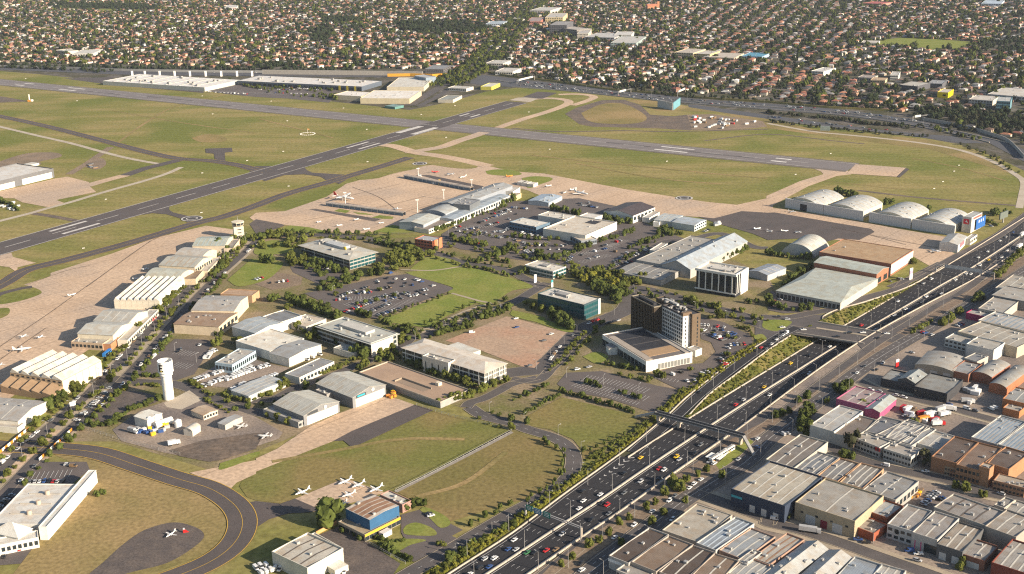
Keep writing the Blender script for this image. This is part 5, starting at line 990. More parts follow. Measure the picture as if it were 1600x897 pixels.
N('p1048,483 p1350,612 p1475,507 p1140,408', 8, 'wide grey roof with four bays behind the street front units', (.46, .42, .36), (.33, .30, .27), sky=3, skm=M_GUT, vents=5)
N('p1350,615 p1545,668 p1690,565 p1478,503', 8.5, 'broad grey brown roofed warehouse at the right edge', (.36, .32, .27), (.38, .34, .29), sky=2)
N('p1392,832 p1610,905 p1730,760 p1530,680', 7.5, 'grey roofed warehouse with dark red wall at the lower right corner', (.22, .055, .035), (.38, .35, .31), sky=3)
N('p1408,470 p1472,497 p1538,442 p1478,425', 6.5, 'small grey unit by the upper industrial street', (.5, .45, .38), GRY, sky=0)
N('p1480,500 p1610,545 p1690,490 p1540,440', 6, 'cream grey roofed unit at the right edge below the street', (.5, .44, .36), LG2, sky=1)
N('p-20,890 p95,960 p368,742 p245,690', 7, 'bright gable roofed shed with blue shaded slope at the bottom', (.45, .42, .36), (.50, .50, .47), kind='gable', rise=2.6, ridge='y', sky=0, vents=6)
N('p205,910 p310,985 p522,802 p380,740', 7, 'second bright gable shed beside the first at the bottom', (.42, .4, .35), (.50, .49, .46), kind='gable', rise=2.4, ridge='y', sky=0, vents=4)
N('p430,900 p600,985 p705,842 p548,800', 6.5, 'smooth blue grey roofed shed at the bottom right', (.4, .4, .38), BG2, sky=0)
N('p600,985 p760,1030 p860,885 p705,840', 6, 'white sheeted shed right of the smooth blue grey shed', (.5, .47, .42), (.48, .48, .46), sky=2)
# behind the upper street
N('p522,45 p690,112 p772,75 p598,15', 7, 'cream two storey office with a red sign on the upper street', (.55, .52, .46), (.44, .40, .34), kind='flat', sky=0, win='f2x9', vents=3).on('f', 'red_sign', mat('sign_red', 0), 1, 4.4, 2.4, ww=4, u0=.88, u1=.99)
N('p722,115 p887,175 p967,122 p790,75', 7, 'second cream two storey office on the upper street', (.55, .53, .47), (.42, .38, .33), kind='flat', sky=0, win='f2x9 r1x4', vents=5)
N('p668,48 p800,85 p1035,-10 p860,-65', 7, 'grey warehouse roof behind the cream offices', (.45, .42, .37), (.34, .33, .32), sky=4)
N('p800,90 p895,112 p1040,0 p980,-20', 7, 'smooth blue grey roof behind the second cream office', (.45, .43, .39), (.36, .37, .37), sky=0)
N('p918,82 p1070,133 p1165,50 p1030,3', 6.5, 'clean white roofed unit with white parapet in the estate', (.6, .58, .52), (.46, .44, .40), sky=1, doors='f2')
N('p1018,168 p1172,218 p1312,77 p1160,50', 9, 'dark brown roofed brick warehouse in the estate', (.34, .17, .09), (.15, .11, .085), sky=0, vents=3)
N('p1175,222 p1320,262 p1455,125 p1313,78', 9, 'lighter brown roofed brick warehouse beside the dark one', (.36, .19, .1), (.24, .17, .125), sky=0, vents=3, win='f2x6')
N('p1103,227 p1275,278 p1312,246 p1130,200', 5.5, 'low tan office in front of the brown brick warehouses', (.38, .27, .17), (.46, .39, .3), kind='flat', sky=0, win='f2x10', vents=4)
N('p1362,195 p1490,265 p1640,140 p1470,122', 9, 'dark roofed orange brick warehouse at the right edge', (.38, .2, .1), (.16, .12, .095), sky=0)
N('p1315,225 p1380,252 p1408,220 p1345,205', 12, 'square orange brick stair tower between the warehouses', (.4, .21, .11), (.45, .38, .29), kind='flat', sky=0)
N('p1405,312 p1590,370 p1640,320 p1440,280', 6, 'low brick office with blue windows at the right edge', (.38, .21, .12), (.44, .38, .3), kind='flat', sky=0, win='f2x8', vents=4)
N('p1262,52 p1430,95 p1610,-45 p1450,-85', 8, 'left of two bright blue grey ribbed roofs at the right edge', (.5, .48, .43), (.46, .47, .47), sky=6, skm=mat('blue_panel', 0))
N('p1432,98 p1600,142 p1780,0 p1615,-43', 8, 'right of two bright blue grey ribbed roofs at the right edge', (.5, .48, .43), (.46, .47, .47), sky=6, skm=mat('blue_panel', 0))
# around the pink shop
b = N('l427,695 l612,742 l738,662 l540,615', 5.5, 'pink walled shop with faded pink flat roof near the avenue', (.42, .11, .21), (.40, .31, .30), kind='flat', sky=2)
N('l612,748 l692,778 l797,692 l715,663', 5.5, 'pink walled shed with pale gable roof beside the pink shop', (.44, .09, .19), (.46, .50, .48), kind='gable', rise=1.6, ridge='y', sky=0)
N('l272,858 l400,905 l597,778 l440,733', 8, 'white roofed warehouse with white end wall near the pink shop', (.6, .57, .5), (.50, .49, .46), sky=1, win='r1x3')
N('l400,905 l520,950 l690,840 l560,790', 7, 'brown roofed shed with open bay beside the white roofed warehouse', (.5, .47, .41), (.22, .18, .15), sky=0)
N('l607,893 l735,935 l845,832 l700,808', 7, 'dark grey roofed unit below the truck yard', (.45, .42, .37), (.2, .2, .21), sky=0)
N('l735,938 l880,980 l1000,865 l848,832', 7, 'striped grey unit below the truck yard', (.45, .42, .37), (.34, .32, .3), sky=3)
N('l920,618 l1107,668 l1218,582 l1010,530', 6.5, 'larger grey roof of the black walled showroom near the avenue', (.05, .05, .055), (.30, .295, .27), sky=0, win='f1x8')
N('l703,567 l918,616 l1008,560 l770,514', 5.5, 'lower grey roof of the black walled showroom near the avenue', (.06, .06, .065), (.32, .32, .30), sky=0, win='f1x8', vents=1)
N('l810,565 l915,592 l985,540 l890,510', 8, 'small steep gable on the black walled showroom', (.1, .1, .1), (.34, .36, .35), kind='gable', rise=2.4, ridge='y', sky=0)
N('l922,467 l1150,530 l1228,437 l1000,390', 6, 'wide low curved roof warehouse near the avenue', (.4, .34, .26), (.40, .38, .34), kind='vault', rise=2, ridge='y', sky=0, doors='f3')
N('l1142,520 l1247,545 l1335,482 l1222,455', 5.5, 'grey flat roofed unit between curved roofs', (.34, .15, .09), (.36, .36, .35), sky=0)
N('l1285,518 l1385,565 l1502,483 l1400,445', 6.5, 'curved roof unit with red brick front', (.36, .14, .08), (.42, .40, .36), kind='vault', rise=1.8, ridge='y', sky=0)
N('l1393,590 l1470,625 l1640,510 l1530,480', 6.5, 'grey curved roof unit with orange brick side', (.42, .15, .07), (.36, .35, .32), kind='vault', rise=1.6, ridge='y', sky=1)
N('l1225,440 l1300,462 l1375,430 l1290,405', 7, 'dark grey square roofed unit behind the curved roofs', (.45, .42, .36), (.26, .26, .26), kind='flat', sky=0)
N('l1107,312 l1230,352 l1293,312 l1180,273', 6.5, 'white two storey office with arched front by the avenue', (.62, .6, .54), (.44, .41, .35), kind='flat', sky=0, win='f2x5', vents=2)
b = N('l1232,355 l1410,393 l1473,347 l1310,308', 9, 'white walled warehouse with cream roof and a blue door', (.64, .62, .57), (.46, .43, .37), sky=0); b.on('f', 'blue_door', mat('blue_panel', 0), 1, .1, 4, ww=6, u0=.4, u1=.7)
N('l1200,285 l1560,375 l1690,310 l1310,203', 8, 'very wide cream roofed factory with pale strips behind the white warehouse', (.5, .43, .32), (.46, .42, .35), sky=5, vents=5)
N('l1308,205 l1600,275 l1700,215 l1420,150', 7, 'saw edged white roofed factory at the right edge', (.55, .52, .46), (.52, .50, .46), sky=8, vents=5, skm=mat('blue_panel', 0))
N('l1310,125 l1470,165 l1562,82 l1410,58', 7, 'flat cream roofed office block at the right edge by the avenue', (.46, .42, .35), (.44, .41, .36), kind='flat', sky=0, win='f1x8', vents=4)
N('l1235,155 l1480,213 l1495,180 l1275,135', 5, 'long low cream roofed shed with a magenta wall', (.42, .03, .12), (.46, .43, .38), kind='flat', sky=0)
N('l1400,40 l1620,100 l1700,40 l1500,-20', 8, 'grey walled warehouse at the right edge near the freeway', (.16, .17, .18), (.44, .41, .36), kind='flat', sky=0)
N('h1415,890 h1600,940 h1690,850 h1545,812', 6, 'cream flat roofed warehouse at the right edge beside the freeway', (.46, .42, .36), (.46, .42, .35), kind='flat', sky=2, vents=2)
N('l1470,690 l1600,735 l1680,660 l1545,615', 6.5, 'grey roofed shed with bright orange brick wall at the right edge', (.46, .18, .07), (.36, .36, .34), sky=1)
N('l1470,745 l1560,780 l1610,740 l1510,710', 4.5, 'low orange brick lean-to at the right edge', (.46, .19, .08), (.44, .40, .34), kind='flat', sky=0)
N('l1320,900 l1480,950 l1640,850 l1420,818', 7.5, 'smooth blue grey roofed warehouse at the right edge of the estate', (.45, .43, .39), (.36, .39, .41), sky=0)
# ---------------------------------------------------------------- larger buildings among the far houses
FARB = [('c245,150 c330,165 c370,140 c290,128', 22, 'dark grey office tower block among the distant houses', (.1, .1, .11), (.3, .28, .26)),
 ('c330,178 c430,192 c470,175 c370,165', 14, 'long brown grey office behind the dark tower block', (.22, .2, .18), (.42, .38, .33)), ('c400,205 c480,215 c485,185 c440,180', 12, 'pale apartment block next to the dark office in the distance', (.5, .45, .37), (.45, .42, .38)),
 ('c470,222 c620,245 c690,215 c560,200', 9, 'long pale grey commercial roof among the distant houses', (.35, .35, .34), (.48, .46, .43)), ('c620,262 c770,275 c830,230 c690,225', 9, 'blue green edged commercial roof among the distant houses', (.3, .36, .34), (.5, .48, .44)),
 ('c640,215 c740,222 c760,200 c660,196', 10, 'white roofed commercial block behind the blue green edged one', (.5, .48, .44), (.56, .54, .5)), ('c1020,325 c1120,335 c1200,310 c1100,300', 9, 'cream shop block in the right half of the distant suburb', (.55, .46, .3), (.48, .42, .34)),
 ('c1140,335 c1230,340 c1290,322 c1210,312', 8, 'yellow cream apartment block in the distant suburb', (.6, .46, .22), (.5, .46, .4)), ('c1240,350 c1370,370 c1430,340 c1310,322', 7, 'flat tan roofed warehouse in the distant suburb', (.5, .42, .3), (.5, .44, .36)),
 ('c1430,345 c1560,360 c1590,335 c1500,325', 6, 'blue roofed hall in the distant suburb', (.3, .4, .5), (.1, .3, .42)), ('c380,50 c200,60 c130,45 c240,30'.replace('c380,50 c200,60 c130,45 c240,30', 'c130,60 c220,72 c290,52 c200,40'), 12, 'cream apartment building beside the distant arterial road', (.5, .46, .4), (.5, .48, .44)),
 ('c205,105 c320,115 c335,85 c250,80', 14, 'yellow cream apartment building beside the distant arterial road', (.55, .45, .25), (.48, .45, .4)), ('c95,130 c170,140 c200,112 c130,105', 10, 'red brick block beside the distant arterial road', (.36, .14, .1), (.34, .25, .22)),
 ('d285,440 d330,452 d412,430 d360,415', 8, 'white hall with sunny end among the distant houses on the right', (.62, .6, .54), (.56, .54, .5)), ('d830,525 d920,545 d1000,520 d910,505', 9, 'black and cream shop block among the houses beyond the freeway', (.08, .08, .09), (.45, .42, .36)),
 ('d1000,515 d1080,530 d1110,505 d1030,495', 8, 'second dark shop block beyond the freeway', (.1, .1, .11), (.3, .3, .3)), ('d1380,575 d1600,620 d1700,560 d1480,548', 9, 'large pale roofed shopping centre at the right edge beyond the freeway', (.3, .32, .34), (.54, .5, .44)),
 ('d1425,625 d1510,640 d1520,612 d1440,600', 15, 'blue glass office block at the right edge beyond the freeway', (.12, .24, .28), (.45, .45, .43)), ('d1260,610 d1390,640 d1430,605 d1310,590', 8, 'cream flat roofed shop beyond the freeway near the right edge', (.5, .45, .38), (.52, .48, .42)),
 ('d640,495 d730,505 d740,488 d660,482', 6, 'orange tan roofed shop beyond the freeway', (.5, .38, .24), (.48, .34, .2)), ('d560,480 d650,490 d680,472 d600,465', 6, 'long dark shop roof beyond the freeway', (.4, .36, .3), (.32, .27, .23)),
 ('d760,465 d815,475 d820,450 d780,445', 9, 'white cube house beyond the freeway', (.6, .57, .5), (.5, .48, .44)), ('d610,18 d690,28 d760,18 d680,5', 8, 'red roofed school near the top of the picture', (.4, .2, .15), (.42, .1, .08)),
 ('d1330,20 d1450,28 d1470,5 d1360,0', 8, 'pale blue roofed hall near the top right corner', (.45, .5, .55), (.42, .5, .58)), ('d585,262 d680,272 d695,258 d600,250', 6, 'white pavilion beside the distant sports field', (.6, .57, .5), (.55, .5, .44)),
 ('b1440,145 b1520,155 b1560,135 b1480,128', 8, 'blue grey commercial block left of the distant arterial road', (.36, .4, .44), (.36, .42, .46)), ('b1440,390 b1530,402 b1580,380 b1490,372', 8, 'cream motel block right of the arterial road', (.5, .46, .4), (.5, .48, .43)),
 ('b1500,440 b1590,455 b1640,430 b1560,420', 7, 'white motel block near the freeway interchange', (.55, .52, .46), (.5, .47, .42)), ('a470,330 a560,340 a630,315 a520,305', 7, 'long pale shed among the houses beyond the runway on the left', (.55, .52, .46), (.55, .53, .48)),
 ('a850,62 a820,70 a880,62 a860,55'.replace('a850,62 a820,70 a880,62 a860,55', 'a1400,45 a1470,52 a1480,35 a1420,30'), 7, 'white hall near the top left of the distant suburb', (.6, .57, .5), (.56, .54, .5)), ('b360,455 b330,460 b300,452 b340,448'.replace('b360,455 b330,460 b300,452 b340,448', 'a360,315 a440,325 a470,312 a400,305'), 6, 'cream shed among the distant houses on the left', (.55, .5, .4), (.5, .48, .42))]
for sp, h, lab, wc, rc in FARB: shed(sp, h, lab, wc, rc, 'flat', cat='building', name='distant_building', win='f%dx8' % max(1, int(h / 4)), vents=3)
b = shed('d1060,572 d1120,582 d1152,560 d1095,552', 9, 'bright yellow fronted store among the houses beyond the freeway', (.75, .55, .0), (.5, .45, .38), 'flat', cat='store', name='store_building'); b.on('f', 'black_emblem', M_INK, 3, 3, 3, ww=1.5, u0=.5, u1=.8)
g = W(*T('c880,55')[0]); t = thing('church', 'orange brick church with a square tower in the distant suburb', 'church', g, .3)
MB().box(-22, 12, -7, 7, 0, 9).build('nave', wallm((.45, .2, .1)), t); MB().loft([[(-22, -8, 9), (12, -8, 9), (12, 8, 9), (-22, 8, 9)], [(-22, -.1, 15), (12, -.1, 15), (12, .1, 15), (-22, .1, 15)]]).build('roof', roofm((.42, .17, .1), 0), t); MB().box(12.1, 19, -3.5, 3.5, 0, 22).build('tower', wallm((.42, .18, .09)), t)
# ================================================================ vegetation
def leafmat(name, c1, c2): 
    return mat(name, c1, c2, .5, rough=1, fine=.35, fscale=1.6, objvar=.3, spec=.04)
M_L1 = leafmat('leaf_dark', (.046, .060, .016), (.070, .082, .02)); M_L2 = leafmat('leaf_olive', (.068, .080, .018), (.10, .104, .024)); M_L3 = leafmat('leaf_lime', (.115, .118, .02), (.15, .138, .022)); M_L4 = leafmat('leaf_grey', (.046, .05, .026), (.068, .066, .036))
M_BARK = mat('bark', (.14, .10, .07), (.2, .15, .11), 2)
def blob(v, f, cen, r, q, sub=2, sq=.85):
    bm = bmesh.new(); bmesh.ops.create_icosphere(bm, subdivisions=sub, radius=1); b = len(v)
    for p in bm.verts:
        k = r * q.uniform(.72, 1.15); v.append((cen[0] + p.co.x * k, cen[1] + p.co.y * k, cen[2] + p.co.z * k * sq))
    f += [tuple(b + x.index for x in fc.verts) for fc in bm.faces]; bm.free()
def leaves(v, f, cen, r, n, size, q, zs=.85):
    for _ in range(n):
        d = Vector((q.gauss(0, 1), q.gauss(0, 1), q.gauss(0, 1))).normalized(); p = Vector(cen) + Vector((d.x, d.y, d.z * zs)) * r * q.uniform(.85, 1.22)
        a = Vector((q.gauss(0, 1), q.gauss(0, 1), q.gauss(0, 1))).normalized(); u = a.orthogonal().normalized() * size * q.uniform(.6, 1.3); w_ = a.cross(u) * q.uniform(.5, 1); b = len(v)
        v += [tuple(p - u), tuple(p + w_ * .8), tuple(p + u), tuple(p - w_ * .8)]; f.append((b, b + 1, b + 2, b + 3))
def crown_mesh(seed, m, nb=9, spread=.55, br=.5, lf=220, ls=.13, top=1.0, sub=2):
    """unit crown: radius about 1, sits on z=0.35.."""
    q = random.Random(seed); v = []; f = []
    for k in range(nb):
        a = q.uniform(0, 6.28); rr = spread * math.sqrt(q.random()); z = .75 + top * q.uniform(-.32, .55)
        c_ = (rr * math.cos(a), rr * math.sin(a), z); r = br * q.uniform(.7, 1.1) * (1 - .25 * max(0, z - .8)); blob(v, f, c_, r, q, sub); leaves(v, f, c_, r, lf // nb, ls, q)
    return mesh('crown', v, f, m)
CROWN = {}
for nm, m in (('dark', M_L1), ('olive', M_L2), ('lime', M_L3), ('grey', M_L4)): CROWN[nm] = [crown_mesh(10 + i, m) for i in range(3)]
CROWN['column'] = [crown_mesh(50, M_L1, 8, .25, .42, 160, .12, 1.7)]
CROWN['gum'] = [crown_mesh(60 + i, M_L4, 8, .75, .36, 240, .12, .9) for i in range(2)]
def trunk_mesh():
    b = MB(); b.cyl((0, 0, -.05), (0, 0, .6), .075, .05, 6)
    for k in range(4): a = k * 1.57 + .4; b.cyl((0, 0, .45 + .05 * k), (.38 * math.cos(a), .38 * math.sin(a), .85), .045, .02, 5)
    return b.me('trunk', M_BARK)
TRUNK = trunk_mesh()
TREES = []       # (x, y, r, hscale, kind, label, group)
def trow(spec, spacing, r, kind, label, jit=.25, hs=1.15, off=0.0, closed=False):
    pts = TW(spec) if isinstance(spec, str) else spec
    if off: pts = offset_line(pts, off)
    for p in resample(pts, spacing) if len(pts) > 1 else pts:
        k = rnd.uniform(1 - jit * 1.5, 1 + jit * 1.5); TREES.append((p.x + rnd.gauss(0, .12 * spacing), p.y + rnd.gauss(0, .12 * spacing), r * k, hs * rnd.uniform(.85, 1.15), kind, label))
def tpts(spec, r, kind, label, hs=1.2):
    for p in TW(spec): TREES.append((p.x, p.y, r * rnd.uniform(.85, 1.15), hs, kind, label))
def inpoly(x, y, P):
    c_ = False; j = len(P) - 1
    for i in range(len(P)):
        if (P[i][1] > y) != (P[j][1] > y) and x < (P[j][0] - P[i][0]) * (y - P[i][1]) / (P[j][1] - P[i][1]) + P[i][0]: c_ = not c_
        j = i
    return c_
def tarea(spec, n, r, kind, label, hs=1.1):
    P = [(p.x, p.y) for p in TW(spec)]; xs = [p[0] for p in P]; ys = [p[1] for p in P]; k = 0
    for _ in range(n * 30):
        x, y = rnd.uniform(min(xs), max(xs)), rnd.uniform(min(ys), max(ys))
        if inpoly(x, y, P): TREES.append((x, y, r * rnd.uniform(.7, 1.25), hs * rnd.uniform(.85, 1.2), kind, label)); k += 1
        if k >= n: break
BL = TW(BLV)
trow(BL[1:], 11, 2.9, 'olive', 'rounded olive street tree in the median of the hangar boulevard')
trow(BL[2:], 10, 2.9, 'olive', 'rounded street tree on the hangar side of the boulevard', off=16)
trow(BL[1:-2], 10, 2.7, 'dark', 'rounded street tree on the car park side of the boulevard', off=-16)
trow('i470,650 i520,570 i590,500 i640,465', 6, 4.2, 'olive', 'large bushy tree against the sunny wall of the brown sawtooth hangar')
trow('i990,150 i1040,95 i1100,45 i1150,5', 7, 4, 'olive', 'leafy tree beside the white sawtooth hangar')
trow('i380,690 i420,640', 8, 5, 'dark', 'broad tree at the corner of the brown sawtooth hangar'); tpts('i310,755 i350,720', 4.5, 'dark', 'dark tree beside the white hangar at the left edge')
trow('i550,815 i620,750 i690,680 i770,640', 3.2, 1.9, 'lime', 'yellow green hedge bush along the lot below the water tower', hs=.8)
trow('i600,860 i680,860 i740,820 i800,770 i900,735 i1000,690', 4.5, 2.8, 'dark', 'dark hedge bush around the lot below the water tower', hs=.9)
trow('i860,610 i930,605 i990,615', 4, 2.2, 'olive', 'hedge bush on the island beside the water tower', hs=.9); trow('i900,550 i990,560', 4, 2.6, 'dark', 'dark hedge bush behind the water tower', hs=.9)
trow('i1180,590 i1230,620 i1300,660 i1330,690', 4.5, 2.3, 'olive', 'hedge bush along the van yard street', hs=.9); trow('i1280,700 i1360,740 i1420,780', 4.5, 2.2, 'olive', 'hedge bush beside the tan hut street', hs=.9)
trow('i1395,670 i1480,705 i1560,725', 5, 3, 'olive', 'tree in front of the long grey open shed'); trow('i1100,265 i1180,270 i1290,285 i1380,300', 5.5, 3.2, 'dark', 'tree in front of the brown roofed cream shed')
tpts('i1345,365 i1365,350 i1465,345 i1500,355 i1540,365', 4, 'olive', 'tree between the car park and the blue walled office')
trow('e1460,600 e1430,680 e1390,740 e1340,830 e1290,870', 7, 3.3, 'dark', 'street tree along the hangar row near the control tower'); tpts('e1355,660', 8, 'dark', 'big dark tree beside the light grey arched hangar'); trow('e1480,690 e1420,760 e1360,810', 8, 3, 'olive', 'street tree across from the hangar row near the control tower')
trow('e1500,610 e1560,590 f0,590 f60,600', 7, 4, 'dark', 'dark tree near the foot of the control tower')
# big office garden
tarea('f-20,600 f100,560 f300,590 f290,640 f120,670 f-20,650', 26, 4.2, 'olive', 'tree in the garden behind the large glazed office')
tarea('f190,720 f250,640 f300,700 f330,760 f260,800', 14, 4.5, 'olive', 'tree at the near corner of the large glazed office')
tarea('f300,760 f420,720 f560,780 f620,800 f560,850 f420,860 f300,840', 20, 3.8, 'dark', 'tree in the forecourt of the large glazed office')
tarea('f720,760 f850,680 f1090,672 f1100,690 f960,770 f830,800 f740,800', 44, 4.4, 'olive', 'tree in the dense grove right of the large glazed office')
tarea('f380,893 f560,830 f760,790 f800,815 f600,870 f450,920', 30, 3.6, 'dark', 'tree along the top of the near car park'); trow('f760,620 f900,650 f1020,690', 7, 3.6, 'dark', 'tree along the street behind the dense grove')
trow('f90,560 f300,565 f500,560 f700,572 f850,570', 12, 3, 'dark', 'small dark tree beside the terminal apron fence'); tpts('f50,740 f90,745', 5, 'dark', 'round dark tree on the green beside the boulevard')
trow('j240,70 j360,110 j480,165', 5, 3.6, 'dark', 'dark tree in the upper row left of the near car park'); trow('j250,105 j380,150 j520,200', 5, 3.4, 'dark', 'dark tree in the lower row left of the near car park')
tpts('j100,85 j130,75 j200,70 j230,100 j400,20 j520,5', 4, 'dark', 'dark tree beside the stepped cream hangar'); tpts('j640,165 j665,175 j700,185', 3.6, 'dark', 'dark tree at the near edge of the car park')
for sp, lb in (('j800,195 j1000,115 j1215,35', 'car park side of the lawn'), ('j1060,235 j1200,170 j1390,85', 'path side of the lawn')): trow(sp, 7.5, 1.5, 'dark', 'small young tree on the ' + lb, hs=1.6)
trow('j1160,245 j1350,180 j1595,105', 8, 2.4, 'dark', 'small tree between the lawn path and the park road'); trow('j1130,300 j1260,265 j1340,250', 6, 3.4, 'dark', 'dark tree beside the vacant lot'); trow('j1420,200 j1520,165 k10,120', 6, 3.4, 'dark', 'dark tree along the upper edge of the vacant lot')
tarea('j200,130 j330,200 j420,300 j450,350 j370,350 j260,280 j170,200', 22, 4, 'olive', 'tree between the white warehouses and the glass walled office'); tpts('j490,330 j520,350 j610,425 j650,420 j670,440', 5, 'dark', 'large tree in front of the glass walled office')
tarea('j720,395 j840,330 j900,310 j930,340 j860,390 j760,420', 20, 3.8, 'olive', 'hedge tree below the sunny end of the glass walled office'); tarea('j770,200 j900,250 j1010,280 j980,300 j820,240', 14, 3, 'dark', 'shrub along the street behind the glass walled office')
tpts('j790,440 j820,440 j845,455 j680,490 j660,500', 3.6, 'olive', 'tree by the street beside the parking deck'); trow('j900,440 j980,490 j1060,520 j1160,560', 5.5, 3, 'dark', 'tree below the shaded front of the white framed office'); trow('j1190,560 j1290,600 j1400,630', 5, 3.4, 'olive', 'tree between the white framed office and the parking deck'); trow('j1150,730 j1250,700 j1340,680 j1420,640 j1560,590', 5, 2.8, 'olive', 'hedge tree along the sunny side of the white framed office')
trow('j330,560 j430,530 j540,490 j590,470', 4.5, 2.8, 'olive', 'hedge bush above the larger white doored hangar', hs=.9); trow('j0,700 j100,650 j210,600', 5, 3, 'olive', 'hedge bush beside the smaller white doored hangar'); tpts('j80,800 j140,820 j200,850', 3, 'olive', 'bush beside the grey lean-to')
# hotel side
tarea('k210,150 k290,150 k390,230 k380,265 k270,230', 22, 4.3, 'dark', 'tree in front of the teal glass office'); tpts('k90,110 k130,130 k180,150', 3.6, 'olive', 'tree at the left of the teal glass office')
tarea('k480,-10 k690,-10 k700,60 k660,100 k560,60', 30, 4.4, 'dark', 'tree in the grove behind the teal glass office'); trow('k1090,95 k1200,115 k1310,140', 7, 4, 'olive', 'street tree in front of the white framed cube'); trow('k1240,195 k1400,190 k1530,205', 9, 3.4, 'olive', 'street tree on the verge near the overpass')
trow('k1470,100 k1595,95 l60,130 l180,150 l300,130', 8, 3.6, 'dark', 'tree along the front of the wide green roofed store'); trow('k450,290 k360,380 k280,470 k220,520', 6, 2.2, 'olive', 'street tree beside the vacant lot road'); trow('k560,230 k470,330 k400,420 k320,490', 8, 2.4, 'olive', 'street tree in the median of the hotel road')
trow('k480,600 k560,630', 5, 2.4, 'dark', 'small tree on the island of the striped car park'); trow('k660,655 k800,695', 6, 2.2, 'dark', 'small tree on the lower island of the striped car park'); trow('k690,550 k790,570 k890,600', 7, 2.2, 'olive', 'small tree below the event hall')
trow('k600,480 k680,495 k800,520', 4, 2.2, 'dark', 'shrub at the foot of the event hall'); trow('k310,650 k450,690 k600,730 k780,785', 3.6, 2.1, 'dark', 'hedge shrub above the grass field'); trow('k80,790 k200,720 k300,670', 4, 1.7, 'dark', 'hedge shrub at the left of the grass field'); trow('k20,700 k120,660 k230,610', 5, 2.0, 'dark', 'small tree beside the striped car park entrance')
trow('k950,770 k1010,720 k1100,650 k1200,590 k1300,520 k1400,450 k1520,375', 4, 2.6, 'lime', 'yellow green bush along the hotel side of the exit ramp', hs=.7); tpts('k1340,430 k1180,560 k1110,520 k900,550 k940,560', 3, 'olive', 'small tree in the hotel car park'); trow('k1400,240 k1480,270 k1500,310', 4, 2, 'olive', 'shrub at the end of the hotel car park')
trow('o460,190 o600,110 o740,30 k830,870', 3.4, 2.0, 'olive', 'bush along the freeway side of the grass field', hs=.8); trow('o40,560 o110,510 n1520,640 n1380,720 n1250,800 n1100,880 n1000,950', 3.6, 2.5, 'lime', 'yellow green bush along the near freeway barrier', hs=.75); trow('o0,600 n1460,660 n1330,740 n1180,840', 7, 2.8, 'dark', 'dark tree behind the near freeway barrier')
trow('o200,80 o300,130 o330,200 o310,290 o200,380 o80,450', 6.5, 1.6, 'dark', 'small young tree along the inner side of the curved road', hs=1.6); trow('o440,150 o560,100 o700,30', 6.5, 1.5, 'dark', 'small young tree on the freeway edge of the grass field', hs=1.6); trow('n1580,470 n1440,540 n1300,610', 6.5, 1.4, 'dark', 'small young tree on the paddock edge of the service road', hs=1.6)
# bottom
tpts('n460,590', 8.5, 'dark', 'big round dark tree beside the aircraft apron', 1.1); tpts('n420,600', 4, 'dark', 'smaller dark tree under the big round one'); tpts('n930,500 n965,485 n1000,470 n1042,470', 3.2, 'dark', 'round dark tree behind the flat pale wing'); trow('n760,680 n840,700 n930,690', 3, 1.8, 'dark', 'low hedge shrub in front of the orange fascia', hs=.8); trow('n770,720 n860,770 n960,810', 3.4, 2.2, 'dark', 'hedge shrub along the fence of the worn lot', hs=.9); tpts('n1140,720 n1170,725', 2, 'olive', 'shrub at the entrance of the showroom car park'); tpts('n540,640 n620,660 n650,690', 2, 'dark', 'shrub beside the worn lot')
for x, y in ((310, 850), (375, 808), (480, 735), (540, 700), (600, 655), (670, 590), (730, 560), (840, 500), (870, 590), (893, 465), (945, 530), (1160, 290), (1080, 455), (1310, 300), (680, 715)): tpts('o%d,%d' % (x, y), 2.4, 'olive', 'street tree on the bare strip between the freeway and the avenue', 1.35)
tpts('o1020,375 o1000,345 o1050,385', 3.8, 'olive', 'cluster of broad trees on the strip near the tram stop'); tpts('o1085,320 o1210,260 o950,410', 3.2, 'olive', 'broad tree near the tram stop')
tpts('l440,650 l480,630 l505,615 l470,665', 4.3, 'dark', 'dark tree beside the pink shop'); tpts('l190,715 l240,690 l130,780 l85,800 l45,815', 3.4, 'dark', 'tree on the strip beside the tram tracks'); tpts('l225,830 l250,800 l210,850', 4.6, 'dark', 'dark tree by the avenue near the white roofed warehouse'); tpts('l370,720', 3, 'olive', 'tree in front of the pink shop'); tpts('l590,750 l620,770 l680,790 l900,850 l920,860', 3, 'olive', 'tree behind the truck yard')
tpts('l1190,165 l1085,235 l1125,215 l1140,200', 4.5, 'olive', 'broad tree by the upper avenue'); trow('l1280,90 l1340,70', 6, 4, 'dark', 'tree beside the flat cream office block'); trow('h1430,830 h1500,760 h1560,700 h1600,670', 7, 3.6, 'olive', 'tree on the strip beside the upper avenue'); trow('l900,290 l960,250 l1040,220', 7, 2.6, 'olive', 'small tree on the avenue median')
tpts('p530,135', 7, 'gum', 'large grey green gum tree on the upper industrial street', 1.3); tpts('p965,215', 6, 'gum', 'second large grey green gum tree on the upper industrial street', 1.3); tpts('p490,170 p465,175 p520,180', 3, 'dark', 'shrub under the large gum tree'); tpts('p250,25 p230,30', 5, 'dark', 'dark tree beside the brown grey ribbed warehouse'); tpts('p1230,385 p1170,365 p1340,420 p1210,840 p1190,870', 3, 'olive', 'bush beside an industrial yard'); tpts('p125,560 p1490,800', 2.6, 'olive', 'small street tree beside the tan warehouse')
